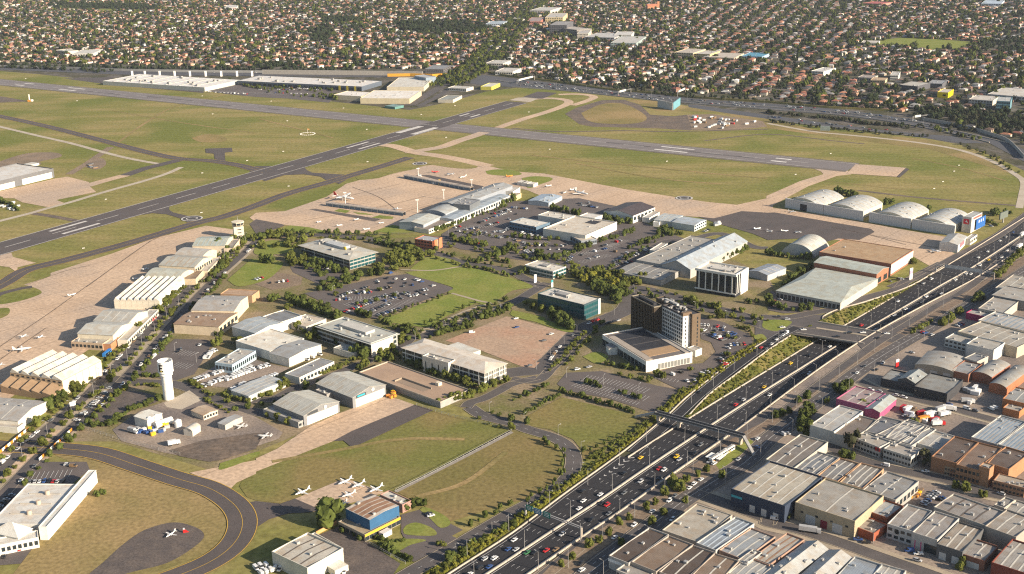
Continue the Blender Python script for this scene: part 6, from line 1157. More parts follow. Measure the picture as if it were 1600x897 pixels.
# terminal and shops
trow('f1130,545 f1220,510 f1310,475', 5, 3.4, 'dark', 'tree along the street side of the terminal'); trow('f1520,380 f1590,360 g30,345', 6, 3.6, 'dark', 'tree at the far end of the terminal car park'); trow('f1220,585 f1330,620 f1430,640', 8, 3.6, 'dark', 'tree on the terminal car park entrance'); trow('f1340,460 f1480,420 f1590,380', 9, 2.6, 'dark', 'small tree in the terminal car park')
trow('g250,410 g340,430 g430,450', 5, 3.2, 'dark', 'tree behind the shopping centre'); tarea('g560,470 g640,470 g760,490 g750,505 g600,500', 14, 3.8, 'dark', 'tree in front of the brown roofed hangar'); tarea('g860,530 g1000,525 g1100,560 g1050,585 g900,565', 16, 3, 'dark', 'small tree in the planted car park near the sheds'); trow('g730,655 g840,610 g940,580', 7, 3, 'dark', 'tree in the row left of the wide flat roof'); trow('g520,620 g640,590 g760,545', 7, 3, 'dark', 'tree in the row right of the shopping centre')
trow('g90,720 g280,720 g380,680 g480,640', 7, 3.4, 'dark', 'tree in the row below the shopping centre'); trow('g20,580 g120,600 g300,600', 8, 3, 'dark', 'tree in the car park in front of the shopping centre'); trow('g150,700 g200,720', 6, 4, 'dark', 'tree cluster beside the small teal windowed office')
tarea('g340,800 g480,790 g640,800 g880,860 g870,893 g560,880 g400,850', 40, 4, 'olive', 'tree in the belt below the grey workshop'); tarea('g420,850 g520,830 g640,870 g700,930 g560,930', 20, 4, 'lime', 'lime green tree near the park road'); trow('g1270,745 g1380,695 g1475,655', 4.5, 3.4, 'dark', 'hedge tree along the long blue hangar'); trow('g20,820 g120,800 g240,830 g330,840', 6, 3.4, 'dark', 'tree around the small teal windowed office')
trow('h0,690 h80,705 h180,715 h270,720', 5, 3.4, 'dark', 'hedge tree in front of the quonset hangar'); trow('h100,890 h180,820 h280,770', 5, 3.2, 'dark', 'hedge tree beside the long pale green roof'); tpts('h895,740 h905,750', 4, 'olive', 'tree at the end of the tan flat roofed hangar'); trow('h430,305 h480,325 h550,335', 6, 4, 'dark', 'dark tree behind the first arched hangar'); tpts('h730,378 h770,375 h1005,412', 4, 'dark', 'dark tree between the arched hangars'); trow('h1330,490 h1380,500 h1430,510', 6, 3.6, 'olive', 'tree at the foot of the emblem tower'); tarea('h1380,420 h1520,430 h1520,450 h1380,450', 8, 3.4, 'dark', 'tree behind the freeway billboard')
trow('f1450,700 f1560,690 g0,640', 8, 3.8, 'dark', 'tree on the island near the terminal car park'); trow('f1290,770 f1420,780 f1580,830', 7, 2, 'dark', 'small tree along the lawn edge'); trow('f1360,740 f1480,720 f1580,750', 7, 3.2, 'dark', 'tree on the traffic island beside the lawn')
trow('a1280,545 a1340,530 a1440,505 a1560,545 b60,560 b200,540 b420,550 b480,570', 9, 3.2, 'dark', 'small tree in the outlet centre car park'); tarea('b0,530 b400,540 b480,590 b440,620 b0,590', 40, 3, 'dark', 'small tree in the outlet centre car park'); tarea('b450,600 b510,600 b500,630 b455,630', 7, 4, 'dark', 'dark tree beside the white roofed store')
tpts('m600,415 m640,405', 2.4, 'dark', 'lone shrub on the dry field'); trow('e0,360 e60,380 e120,420', 6, 3, 'dark', 'tree in the ring shaped car park at the left edge')
trow(offset_line(LBW, 3.5), 2.3, 2.0, 'lime', 'yellow green bush in the hedge along the freeway merge barrier', hs=.75)
trow(offset_line(LBW[:-8], 7), 5, 2.0, 'olive', 'bush behind the hedge along the freeway merge barrier', hs=.9)
for sp, lb in (('j860,260 j960,310 j1060,295 j1200,235 j1400,165 j1595,95', 'park road'), ('f120,575 f400,570 f700,590 f880,632 f1040,665 f1280,740 f1420,760 f1595,800', 'street behind the terminal'), ('f1180,640 f1300,590 f1500,700 g0,640 g100,700 g300,750 g420,790', 'shopping centre street'), ('g520,870 g640,800 g800,700 g950,610', 'street beside the grey workshop'), ('k690,10 k1000,60 k1200,120 k1400,170 k1595,235', 'street to the overpass'), ('i1440,742 j120,690 j280,610 j480,545 j780,425 j900,370', 'street behind the white doored hangars'), ('j500,50 j780,20', 'near car park aisle'), ('j620,110 j960,30', 'near car park second aisle'), ('f1290,560 f1580,590', 'terminal car park aisle'), ('g30,640 g330,640', 'shopping centre car park aisle'), ('j1420,800 k100,885', 'curved service road'), ('k1190,280 k1420,330', 'hotel car park aisle')):
    for off in ((8, -8) if 'aisle' not in lb else (0,)): trow(sp, 10, 2.3, rnd.choice(('olive', 'dark')), 'small tree along the ' + lb, off=off)
# bank shrubs: uncountable ground cover of bushes
BANK = []
for k in range(900):
    i = rnd.randrange(59); t = rnd.random(); j = min(2, int(t * 3)); f_ = rnd.random(); p = bank[j][i].lerp(bank[j][i + 1], f_).lerp(bank[j + 1][i].lerp(bank[j + 1][i + 1], f_), t * 3 - j); BANK.append((p, rnd.uniform(.6, 1.7)))
dist = lambda t: math.hypot(t[0], t[1])
def vis(t): x, y = proj((t[0], t[1], 0)); return -20 < x < 1620 and -10 < y < 920
TREES = [t for t in TREES if vis(t)]
TREES.sort(key=lambda t: -t[2] * t[3] / dist(t))
TREES = [(t[0], t[1], t[2] * 1.06) + t[3:] for t in TREES]; NEAR, RESTT = TREES[:300], TREES[300:]
for x, y, r, hs, kind, lab in NEAR:
    bush = hs < 1.0
    t = thing('hedge_bush' if bush else 'tree', lab, 'bush' if bush else 'tree', (x, y, -.3 if not bush else -.25 * r), rnd.uniform(0, 6.28), 'trees: ' + lab)
    t.scale = (r, r, r * hs)
    link('trunk', TRUNK, t); link('crown', rnd.choice(CROWN[kind]), t)
# everything else: one mass of trees, instanced
M_F1 = leafmat('far_leaf_dark', (.022, .031, .016), (.034, .043, .02)); M_F2 = leafmat('far_leaf_grey', (.030, .034, .021), (.046, .047, .028))
LOD = bpy.data.collections.new('tree_shapes'); LODN = []
for i, m in enumerate((M_L1, M_F1, M_L2, M_F2, M_L3)):
    o = bpy.data.objects.new('crown_%d' % i, crown_mesh(80 + i, m, 5, .55, .55, 50, .18, .9, sub=1)); LOD.objects.link(o)
def instancer(name, pts, label):
    """pts: (x, y, z, sx, sz, idx)"""
    me = bpy.data.meshes.new(name); n = len(pts); A = np.array(pts, np.float32)
    me.vertices.add(n); me.vertices.foreach_set('co', A[:, :3].ravel())
    at = me.attributes.new('sc', 'FLOAT_VECTOR', 'POINT'); at.data.foreach_set('vector', np.stack([A[:, 3], A[:, 3], A[:, 4]], 1).ravel())
    at = me.attributes.new('idx', 'INT', 'POINT'); at.data.foreach_set('value', A[:, 5].astype(np.int32))
    at = me.attributes.new('rot', 'FLOAT_VECTOR', 'POINT'); r = np.zeros((n, 3), np.float32); r[:, 2] = np.random.RandomState(3).uniform(0, 6.28, n); at.data.foreach_set('vector', r.ravel())
    o = link(name, me); ng = bpy.data.node_groups.new(name, 'GeometryNodeTree'); ng.interface.new_socket('Geometry', in_out='INPUT', socket_type='NodeSocketGeometry'); ng.interface.new_socket('Geometry', in_out='OUTPUT', socket_type='NodeSocketGeometry')
    N_ = ng.nodes; L_ = ng.links; gi = N_.new('NodeGroupInput'); go = N_.new('NodeGroupOutput'); ip = N_.new('GeometryNodeInstanceOnPoints'); ci = N_.new('GeometryNodeCollectionInfo')
    ci.inputs['Collection'].default_value = LOD; ci.inputs['Separate Children'].default_value = True; ci.inputs['Reset Children'].default_value = True; ip.inputs['Pick Instance'].default_value = True
    L_.new(gi.outputs[0], ip.inputs['Points']); L_.new(ci.outputs[0], ip.inputs['Instance'])
    for nm, ty, so_ in (('sc', 'FLOAT_VECTOR', 'Scale'), ('idx', 'INT', 'Instance Index'), ('rot', 'FLOAT_VECTOR', 'Rotation')):
        na = N_.new('GeometryNodeInputNamedAttribute'); na.data_type = ty; na.inputs['Name'].default_value = nm; L_.new(next(s_ for s_ in na.outputs if s_.enabled), ip.inputs[so_])
    L_.new(ip.outputs[0], go.inputs[0]); md = o.modifiers.new('scatter', 'NODES'); md.node_group = ng
    return tag(o, label, None, None, 'stuff')
KI = {'dark': 0, 'olive': 2, 'lime': 4, 'grey': 3, 'gum': 3, 'column': 1}
STUFFT = [(x, y, -.25 * r, r, r * hs, KI[k]) for x, y, r, hs, k, l_ in RESTT]
instancer('bank_shrubs', [(p.x, p.y, p.z - .4 * r, r, r * .8, 2 if rnd.random() < .6 else 4) for p, r in BANK], 'low green and yellow shrubs covering the freeway bank')
# ================================================================ vehicles
CARC = {'white': (.66, .65, .62), 'silver': (.38, .38, .38), 'grey': (.13, .135, .14), 'black': (.018, .018, .02), 'blue': (.03, .07, .2), 'red': (.42, .02, .02), 'yellow': (.7, .42, .02), 'green': (.04, .15, .06), 'bronze': (.2, .13, .07), 'orange': (.6, .22, .03)}
M_TYRE = mat('tyre', (.02, .02, .02), (.03, .03, .03), 3)
M_CGL = mat('car_glass', (.012, .015, .018), (.02, .022, .025), 2, rough=.1, spec=.6)
def carpaint(c): return mat('car_paint_' + c, CARC[c], CARC[c], 1, rough=.28, spec=.5)
def car_body(kind):
    """profile loft along x; returns body and glass builders. kinds: sedan, suv, van, ute"""
    b, g = MB(), MB(); L, Wd = {'sedan': (4.7, 1.82), 'suv': (4.8, 1.9), 'van': (5.2, 1.95), 'ute': (5.2, 1.88)}[kind]; x = L / 2; y = Wd / 2
    def ring(xx, z0_, z1, w_): return [(xx, -w_, z0_), (xx, w_, z0_), (xx, w_, z1 * .8 + z0_ * .2), (xx, w_ * .86, z1), (xx, -w_ * .86, z1), (xx, -w_, z1 * .8 + z0_ * .2)]
    bel = {'sedan': .92, 'suv': 1.05, 'van': 1.15, 'ute': 1.0}[kind]
    b.loft([ring(-x, .42, bel * .82, y * .84), ring(-x + .25, .3, bel, y), ring(-.2 * L, .28, bel + .02, y), ring(.2 * L, .28, bel, y), ring(x - .35, .3, bel * .86, y * .97), ring(x, .42, bel * .66, y * .82)])
    rf = {'sedan': (-.32, -.18, .06, .22, 1.44), 'suv': (-.44, -.36, .08, .24, 1.72), 'van': (-.475, -.455, .22, .36, 2.15), 'ute': (-.1, -.06, .1, .24, 1.7)}[kind]
    def gr(u0, z, w_): return [(u0 * L, -w_, z), (u0 * L, w_, z)]
    a, c_, d, e, top = rf; zb = bel - .01; wl, wt = y * .93, y * .78
    bot = [(a * L, -wl, zb), (e * L, -wl, zb), (e * L, wl, zb), (a * L, wl, zb)]; up = [(c_ * L, -wt, top - .06), (d * L, -wt, top - .06), (d * L, wt, top - .06), (c_ * L, wt, top - .06)]
    g.loft([bot, up]); rr = [(p[0], p[1] * 1.02, top - .06) for p in up]; b.loft([rr, [(p[0] * .97 + .0, p[1] * .95, top) for p in up]])
    if kind == 'van': b.box(-.47 * L, .1 * L, -y * .95, y * .95, bel - .02, top - .1)
    if kind == 'ute': b.box(-.48 * L, -.12 * L, -y * .95, -y * .85, bel - .02, bel + .3); b.box(-.48 * L, -.12 * L, y * .85, y * .95, bel - .02, bel + .3)
    return b, g, L, Wd
CARM = {}
def car_mesh(kind, c_):
    if (kind, c_) not in CARM:
        b, g, L, Wd = car_body(kind); CARM[kind, c_] = (b.me('body', carpaint(c_)), g.me('windows', M_CGL), L, Wd)
    return CARM[kind, c_]
WHEEL = MB().cyl((0, -.12, 0), (0, .12, 0), .34, n=10).me('wheel', M_TYRE)
CARS = []      # x, y, z, heading, kind, colour, where
CW = ['white'] * 8 + ['silver'] * 5 + ['grey'] * 4 + ['black'] * 4 + ['blue'] * 2 + ['red'] * 2 + ['bronze']
KW = ['sedan'] * 5 + ['suv'] * 4 + ['ute'] + ['van']
cr = random.Random(21)
def park(spec, where, step=2.9, prob=.75, turn=math.pi / 2, colours=CW, kinds=KW, off=0.0):
    P = TW(spec)
    if off: P = offset_line(P, off)
    Q = resample(P, step)
    for i, p in enumerate(Q[:-1]):
        if cr.random() < prob:
            d = Q[i + 1] - p; CARS.append((p.x, p.y, .42, math.atan2(d.y, d.x) + turn + (math.pi if cr.random() < .4 else 0) + cr.gauss(0, .04), cr.choice(kinds), cr.choice(colours), where))
def one(px, ang, kind, c_, where, z=.42): p = W(*px); CARS.append((p.x, p.y, z, ang, kind, c_, where))
def lane(x, y, reg, c_, kind='sedan'):
    """freeway car: snap a photo pixel to the nearest lane"""
    px = (REG[reg][0] + x / ZS, REG[reg][1] + (y + 6) / ZS); zz = zf(px[0]); p = W(px[0], px[1], zz + .5)
    i = min(range(len(FM)), key=lambda k: (FM[k] - p).length); a, b_ = FM[max(i - 1, 0)], FM[min(i + 1, len(FM) - 1)]; d = (b_ - a).normalized(); n_ = Vector((-d.y, d.x, 0)); o = (p - FM[i]).dot(n_); s_ = (p - FM[i]).dot(d)
    ls = [3.5, 7, 10.6, 14.3, -3.4, -6.9, -10.3, -13.8]; o = min(ls, key=lambda q_: abs(q_ - o)); r = FM[i] + d * s_ + n_ * o
    CARS.append((r.x, r.y, r.z + .22, math.atan2(d.y, d.x) + (0 if o > 0 else math.pi), kind, c_, 'freeway'))
FC = 'o795,165,yellow o1010,158,yellow o1040,178,silver o1170,88,grey o915,235,red o942,242,white o1130,140,black o700,265,black o800,315,silver o910,288,black o690,385,grey o455,380,black o535,392,white o432,432,white o428,487,white o552,450,black o588,460,red o592,513,grey o485,552,black o275,740,bronze o213,745,red o95,760,green o15,680,white o15,735,silver o130,755,black n1425,797,silver n1450,845,blue n1390,850,black n1580,740,blue l135,458,yellow l60,520,black l247,530,white l215,530,black l262,415,black l395,362,white l480,385,silver l5,665,white l570,225,red l665,255,silver l788,168,white l850,125,white l885,130,blue l810,85,white l960,80,grey l993,47,white l1088,25,white l1045,30,black k1560,605,yellow k1455,693,silver k1392,720,red h1025,843,white h935,868,silver h1220,800,white h1265,805,white h1170,840,white h1315,750,white h1365,715,yellow h1310,702,white h1370,665,white h1440,597,white h1490,575,silver h1435,712,black h1465,702,white h1498,660,white h1380,735,black h1530,545,blue h1560,640,grey n1500,800,white n1330,893,white o300,640,silver'.split()
for t_ in FC: x, y, c_ = t_[1:].split(','); lane(float(x), float(y), t_[0], c_, cr.choice(('sedan', 'suv', 'sedan')))
RAMP = TW('1030,673 1130,588 1215,527'); aR = math.atan2(RAMP[2].y - RAMP[0].y, RAMP[2].x - RAMP[0].x)
for x, y, c_ in ((1170, 655, 'black'), (1520, 395, 'black'), (1552, 378, 'red')): one((REG['k'][0] + x / ZS, REG['k'][1] + y / ZS), aR, 'sedan', c_, 'exit ramp', .5)
AV = math.atan2(*(W(1300, 612) - W(1118, 751)).yx)
for t_ in 'o640,677,white o760,600,white o875,515,white o980,447,white o1012,420,grey o1105,368,white o1135,342,white o1178,315,white o430,840,black o435,880,white o1410,190,silver o1530,60,white o1000,565,white l555,535,white l605,493,grey l675,515,black l715,475,silver l250,762,white l685,318,black l740,290,white l590,283,white l505,285,black l430,308,black l220,265,white l90,250,white l120,200,silver l60,185,black'.split():
    x, y, c_ = t_[1:].split(','); one((REG[t_[0]][0] + float(x) / ZS, REG[t_[0]][1] + float(y) / ZS), AV + (0 if cr.random() < .5 else math.pi) + (-.9 if t_[0] == 'l' and float(y) < 312 else 0), cr.choice(KW[:9]), c_, 'avenue' if t_[0] == 'o' or float(y) > 312 else 'overpass junction')
for x, y, w_, ln_ in ((1205, 520, 0, 0),): pass
park('l-10,385 l60,320 l140,270', 'ramp queue above the planted bank', 6, .9, 0)
# car parks
IND = 'industrial street'
park('p-20,555 p80,565 p160,585', IND, 5.5, .6, 0); park('p230,575 p310,590', IND, 4, .7, .5); park('p730,228 p800,240', IND, 6, .8, 0, ['white'], ['van']); park('p980,265 p1150,305', IND, 6, .5, .3); park('p1380,385 p1560,435', IND, 6.5, .6, 0); park('o1440,485 o1595,530', IND, 6, .8, 0)
park('p1000,440 p1060,385', 'walled yard of the industrial estate', 2.8, .95); park('p965,470 p1020,420', 'walled yard of the industrial estate', 2.8, .9); park('p1070,440 p1110,410', 'walled yard of the industrial estate', 3, .9); park('p340,600 p380,610', IND, 4, .8, .4); park('p930,820 p1010,840', IND, 6, .8, 0, ['silver']); park('p1340,700 p1420,690', 'roof terrace yard', 3, .6, colours=['white', 'silver']); park('p1000,235 p1050,240', IND, 5, .8, .5); park('o1200,195 o1290,225', 'yard beside the navy walled warehouse', 3.5, .5); park('l960,280 l1060,310', 'forecourt of the white two storey office', 3, .7); park('l1180,240 l1250,215', 'forecourt of the white two storey office', 3, .7); park('p60,40 p200,10', IND, 4, .4); park('o1480,150 o1560,90', IND, 3.5, .6); park('p560,690 p720,745', IND, 5, .5, .6); park('p880,760 p1000,800', IND, 5, .5, .6); park('l640,640 l900,700', IND, 6, .4, 0); park('l1130,730 l1400,800', IND, 6, .4, 0); park('l870,420 l930,390', IND, 3, .6); park('l1120,610 l1200,640', IND, 3, .7); park('l820,790 l1000,860', IND, 4, .5); park('p1080,330 p1300,390', IND, 5, .5, .5); park('l1390,760 l1440,745', 'estate yard', 3, .8, colours=['white'], kinds=['van'])
park('m160,330 m300,325 m430,330', 'car park behind the long white building', 2.9, .95); park('m230,235 m280,225 m390,215 m470,235 m510,265', 'car park behind the long white building', 5, .6, .6, kinds=['van', 'suv', 'sedan']); park('m0,480 m50,430 m110,385', 'car park left of the long white building', 2.8, .97); park('m40,520 m100,450', 'car park left of the long white building', 3, .6); park('m-10,800 m90,790', 'forecourt at the lower left corner', 3.2, .9); park('m120,750 m190,735', 'forecourt at the lower left corner', 3.5, .7)
park('n0,870 n60,850 n110,835', 'van row beside the ribbed roof warehouse', 2.8, 1, colours=['white'], kinds=['van']); park('n30,900 n120,870 n190,880', 'van row beside the ribbed roof warehouse', 2.8, 1, colours=['white'], kinds=['van']); park('n480,893 n600,890', 'porch of the ribbed roof warehouse', 3, .8, colours=['white', 'silver']); one(T('n1090,540')[0], .4, 'sedan', 'white', 'showroom drive'); one(T('n1075,528')[0], .5, 'sedan', 'black', 'showroom drive')
V = dict(colours=['white'], kinds=['van']); VB = 'van yard'
park('i1330,545 i1450,497 i1585,445', VB, 2.5, 1, **V); park('i1345,590 i1470,545 i1595,490', VB, 2.5, .95, **V); park('i1220,582 i1320,545', VB, 2.5, 1, **V); park('i1410,580 i1500,545 j10,510', VB, 2.5, 1, **V); park('j20,505 j110,478', VB, 2.6, 1, **V); park('i1445,640 i1560,590', VB, 2.6, .8, **V); park('i1305,610 i1340,590', VB, 3, 1, **V); park('j20,590 j150,535', VB, 2.7, .9, **V); park('j300,460 j370,430', 'yard below the white warehouses', 3, .9, **V); park('j400,420 j440,410', 'yard below the white warehouses', 3, .9, **V); park('i1285,445 i1310,410 i1360,385', 'car park beside the water tower', 3, 1, colours=['white'], kinds=['van', 'van']); park('j0,440 j40,430', VB, 3, .8); park('i1270,618 i1400,565 i1560,515', VB, 2.5, .9, **V)
park('i950,440 i1000,395 i1060,345', 'car park beside the water tower', 5, .7, 0, colours=['blue', 'black', 'white']); park('i1110,400 i1150,370', 'car park beside the water tower', 5, .6, .5, colours=['black', 'grey']); park('i1245,360 i1300,360', 'car park beside the water tower', 4, .6)
for off, wh in ((11.5, 'boulevard kerb on the hangar side'), (-11.5, 'boulevard kerb on the tower side')): park(BLV, wh, 6.5, .38, 0, off=off)
park('i690,620 i460,850', 'car rows beside the boulevard hedge', 3, .55)
CP = 'near car park amid the lawns'
for sp, pb in (('j500,60 j700,30', .6), ('j660,40 j860,-5', .6), ('j800,85 j1000,20', .6), ('j860,50 j1100,10', .5), ('f760,870 f980,870', .5), ('f900,893 f1080,870', .5), ('j560,150 j620,165', .8), ('j600,135 j700,100 j760,85', .75), ('j690,160 j790,120 j850,95', .8), ('j740,185 j830,150 j920,125', .8), ('j480,80 j620,70', .3), ('j540,45 j720,-10', .35), ('j640,55 j800,0', .4), ('j760,65 j900,30', .4), ('j890,75 j1050,30', .45), ('j960,55 j1090,40', .4), ('f800,840 f960,850', .4), ('f700,880 f800,845', .4), ('f1000,850 f1120,893', .4)): park(sp, CP, 2.9, pb)
park('f0,850 f60,830', 'gravel lot by the large glazed office', 3.5, .7); park('f90,870 f280,850', 'gravel lot by the large glazed office', 4, .5); park('f250,740 f330,740 f480,790', 'forecourt of the large glazed office', 3.2, .5); park('f840,810 f870,800', CP, 4, .8, 0)
HT = 'hotel car park'
for sp in ('k1180,265 k1230,275', 'k1180,235 k1260,240', 'k1280,245 k1350,255', 'k1270,270 k1340,265', 'k1340,300 k1430,320', 'k1350,285 k1420,300', 'k1255,305 k1335,335', 'k1360,360 k1470,355', 'k1330,385 k1370,370', 'k1310,420 k1360,400', 'k1290,455 k1345,430', 'k1330,480 k1300,450'): park(sp, HT, 2.8, .92, colours=CW if 'k13' in sp else ['white', 'silver', 'white'])
park('k1090,585 k1170,575', HT, 3, .8); park('k1190,545 k1240,520', HT, 3, .8); park('k450,560 k520,570', 'striped car park', 4, .25); park('k1050,530 k1150,500', HT, 4, .25); one(T('k997,545')[0], 2.2, 'van', 'white', 'forecourt of the event hall')
park('k240,450 k300,370 k380,300 k450,265', 'kerb of the hotel road', 5.6, .55, 0); park('k560,235 k640,215 k700,195', 'kerb of the hotel road', 6, .6, 0); park('k480,225 k570,190', 'kerb below the teal glass office', 5.5, .85, 0); park('k370,520 k520,490', 'hotel entrance', 5, .5, 0)
for x, y, c_ in ((30, 250, 'blue'), (245, 292, 'white'), (200, 333, 'grey'), (25, 195, 'white'), (110, 490, 'grey')): one((REG['k'][0] + x / ZS, REG['k'][1] + y / ZS), .6, 'sedan', c_, 'vacant lot')
one(T('j1345,282')[0], .3, 'van', 'white', 'vacant lot')
TC = 'terminal car park'
for sp, pb in (('f1240,525 f1310,510', .8), ('f1380,500 f1440,475', .5), ('f1440,470 f1595,420', .85), ('f1470,440 f1595,405', .7), ('f1520,560 f1595,520', .6), ('f1280,575 f1500,560', .35), ('f1380,540 f1560,600', .3), ('g0,400 g120,410', .8), ('g10,440 g60,440', .7), ('g430,385 g570,405', .85), ('g400,375 g520,370', .4), ('f1250,550 f1400,520', .6), ('f1400,560 f1590,540', .6), ('f1440,510 f1590,470', .6), ('f1300,600 f1480,640', .4)): park(sp, TC, 3, pb)
SC = 'shopping centre car park'
for sp, pb in (('g20,600 g160,650', .5), ('g150,640 g250,620', .8), ('g90,680 g150,665', .6), ('g310,640 g360,625', .5), ('g350,740 g370,700', .5), ('g560,640 g700,600', .3), ('g450,770 g490,765', .6), ('g630,740 g700,700', .85), ('g640,760 g760,730', .9), ('g700,690 g760,670', .9), ('g760,700 g850,655', .7), ('g700,570 g760,560', .4), ('g60,560 g200,590', .6), ('g40,660 g180,690', .6), ('g200,660 g330,660', .6), ('g420,700 g600,650', .4), ('g480,720 g660,670', .4), ('g560,610 g700,575', .4)): park(sp, SC, 3, pb)
park('l40,90 l120,60', 'forecourt of the wide green roofed store', 4, .5); park('l150,55 l280,90', 'forecourt of the wide green roofed store', 4, .4)
park('g1170,560 g1250,530', 'yard near the dark apron', 4, .5); park('h760,860 h860,840', 'strip beside the tan hangar', 3.5, .7); park('h1130,640 h1230,590', 'strip beside the freeway hall', 4, .4); park('h1380,520 h1440,500', 'lot behind the emblem tower', 3, .7)
for sp in ('b20,560 b300,560', 'b60,580 b430,590', 'b180,545 b420,565', 'a1300,575 a1560,590'): park(sp, 'outlet centre car park', 4, .4)
# far freeway traffic, too small to tell apart singly
FT = []
for spec, n in (('c0,505 c400,548 c800,592 c1200,632 d0,655 d400,688 d700,724 d950,765', 90), ('c0,525 c400,562 c800,610 c1200,645 d0,672 d400,700 d700,735', 80), ('d0,725 d400,775 d800,820', 18), ('0,105 300,113 600,117', 40)):
    P = resample(catmull(TW(spec), 4), 5)
    for k in range(n): i = cr.randrange(len(P) - 1); d = P[i + 1] - P[i]; FT.append((P[i].x + cr.uniform(-9, 9), P[i].y + cr.uniform(-9, 9), .4, math.atan2(d.y, d.x), cr.choice(KW), cr.choice(CW), 'far freeway'))
CARS.sort(key=lambda c_: c_[0] ** 2 + c_[1] ** 2)
CARS = [c_ for c_ in CARS if -10 < proj(c_[:3])[0] < 1610 and proj(c_[:3])[1] < 905]
_seen, _keep = {}, []
for k_ in CARS:
    cx_, cy_ = int(k_[0] // 3), int(k_[1] // 3)
    if any(math.hypot(k_[0] - o_[0], k_[1] - o_[1]) < 2.35 for i in (-1, 0, 1) for j in (-1, 0, 1) for o_ in _seen.get((cx_ + i, cy_ + j), ())): continue
    _seen.setdefault((cx_, cy_), []).append(k_); _keep.append(k_)
CARS = _keep
for x, y, z, a, kind, c_, where in CARS[:300]:
    bm_, gm, L, Wd = car_mesh(kind, c_); kn = {'sedan': 'car', 'suv': 'four wheel drive', 'van': 'van', 'ute': 'utility truck'}[kind]
    verb = 'driving on the' if where in ('freeway', 'avenue', 'exit ramp') else 'parked in the'
    lab = '%s %s %s %s' % (c_, kn, verb, where)
    t = thing({'sedan': 'car', 'suv': 'car', 'van': 'van', 'ute': 'utility_truck'}[kind], lab, 'van' if kind == 'van' else 'car', (x, y, z), a, lab)
    link('body', bm_, t); link('windows', gm, t)
    for sx in (-.3, .31):
        for sy in (-1, 1): o = link('wheel', WHEEL, t); o.location = (sx * L, sy * (Wd / 2 - .1), .32)
def merge_cars(name, items, label):
    V, Fs, MI, ms, n = [], [], [], [], 0
    for x, y, z, a, kind, c_, wh in items:
        ca, sa = math.cos(a), math.sin(a)
        for me in car_mesh(kind, c_)[:2]:
            A = np.zeros(len(me.vertices) * 3, np.float32); me.vertices.foreach_get('co', A); A = A.reshape(-1, 3)
            V.append(np.stack([x + A[:, 0] * ca - A[:, 1] * sa, y + A[:, 0] * sa + A[:, 1] * ca, z + A[:, 2]], 1)); m = me.materials[0]
            if m not in ms: ms.append(m)
            for p in me.polygons: Fs.append(tuple(i + n for i in p.vertices)); MI.append(ms.index(m))
            n += len(A)
    me = bpy.data.meshes.new(name); me.from_pydata(np.concatenate(V).tolist(), [], Fs)
    for m in ms: me.materials.append(m)
    me.polygons.foreach_set('material_index', MI); return tag(link(name, me), label, None, None, 'stuff')
merge_cars('distant_cars', CARS[300:] + FT, 'farther parked and moving cars around the terminal, shops and far freeway')
# trucks, bus, tram
def lorry(px, ang, label, cab, box_, L=9.0, name='truck', cat='truck'):
    p = W(*px); t = thing(name, label, cat, (p.x, p.y, .4), ang)
    MB().loft([[(x, y, z) for y, z in ((-1.2, .6), (1.2, .6), (1.2, 2.0), (1.1, 2.9), (-1.1, 2.9), (-1.2, 2.0))] for x in (L / 2 - 2.1, L / 2)]).build('cab', carpaint(cab), t); MB().box(L / 2 + .0, L / 2 + .03, -1.05, 1.05, 1.7, 2.6).build('windscreen', M_CGL, t)
    MB().box(-L / 2, L / 2 - 2.3, -1.25, 1.25, 1.05, 3.6).build('cargo_box', mat('box_' + box_, CARC.get(box_, (.5, .45, .35)), None, .5), t); MB().box(-L / 2, L / 2 - .3, -.5, .5, .6, 1.04).build('chassis', M_TYRE, t)
    for sx in (-.36, -.24, .36):
        for sy in (-1, 1): o = link('wheel', WHEEL, t); o.location = (sx * L, sy * 1.05, .5); o.scale = (1.5, 1.6, 1.5)
fa = math.atan2(*(MEDW[16] - MEDW[14]).yx)
lorry((1597, 369), fa + math.pi, 'white box truck on the freeway at the right edge', 'white', 'white', 11); lorry((1592, 388), fa + math.pi, 'long white truck on the near freeway lanes at the right edge', 'white', 'white', 13)
for k, (x, y, a, c1, c2, l_) in enumerate(((1010, 800, .4, 'white', 'white', 'first'), (1075, 770, .5, 'white', 'silver', 'second'), (1130, 765, -.3, 'white', 'white', 'third'), (970, 830, .4, 'orange', 'orange', 'fourth'), (1290, 640, .9, 'white', 'white', 'fifth'), (1245, 720, -.2, 'white', 'silver', 'sixth'), (870, 770, .7, 'white', 'white', 'seventh'), (1060, 860, .1, 'red', 'white', 'eighth'), (1100, 800, .4, 'silver', 'white', 'ninth'))):
    lorry((1200 + x / ZS, 450 + y / ZS), a, l_ + ' truck of those scattered in the truck yard behind the pink shop', c1, c2, 9)
lorry(T('p260,640')[0], -.35, 'silver car carrier truck parked on the lower industrial street', 'silver', 'silver', 12); lorry(T('m270,20')[0] if 0 else T('m830,20')[0], -.5, 'grey tanker truck in the batching yard', 'white', 'silver', 8); lorry(T('m1085,95')[0], .5, 'white truck at the edge of the batching yard dirt', 'white', 'white', 8); lorry(T('i1020,870')[0], .3, 'yellow mixer truck behind the white tank', 'yellow', 'yellow', 7); lorry(T('h1340,740')[0], fa, 'white truck near the freeway hall', 'white', 'white', 8) if 0 else None
a_, b2 = W(161, 560), W(174, 549); d = b2 - a_; t = thing('bus', 'bright blue bus parked beside the boulevard hangars', 'bus', ((a_ + b2) / 2), math.atan2(d.y, d.x))
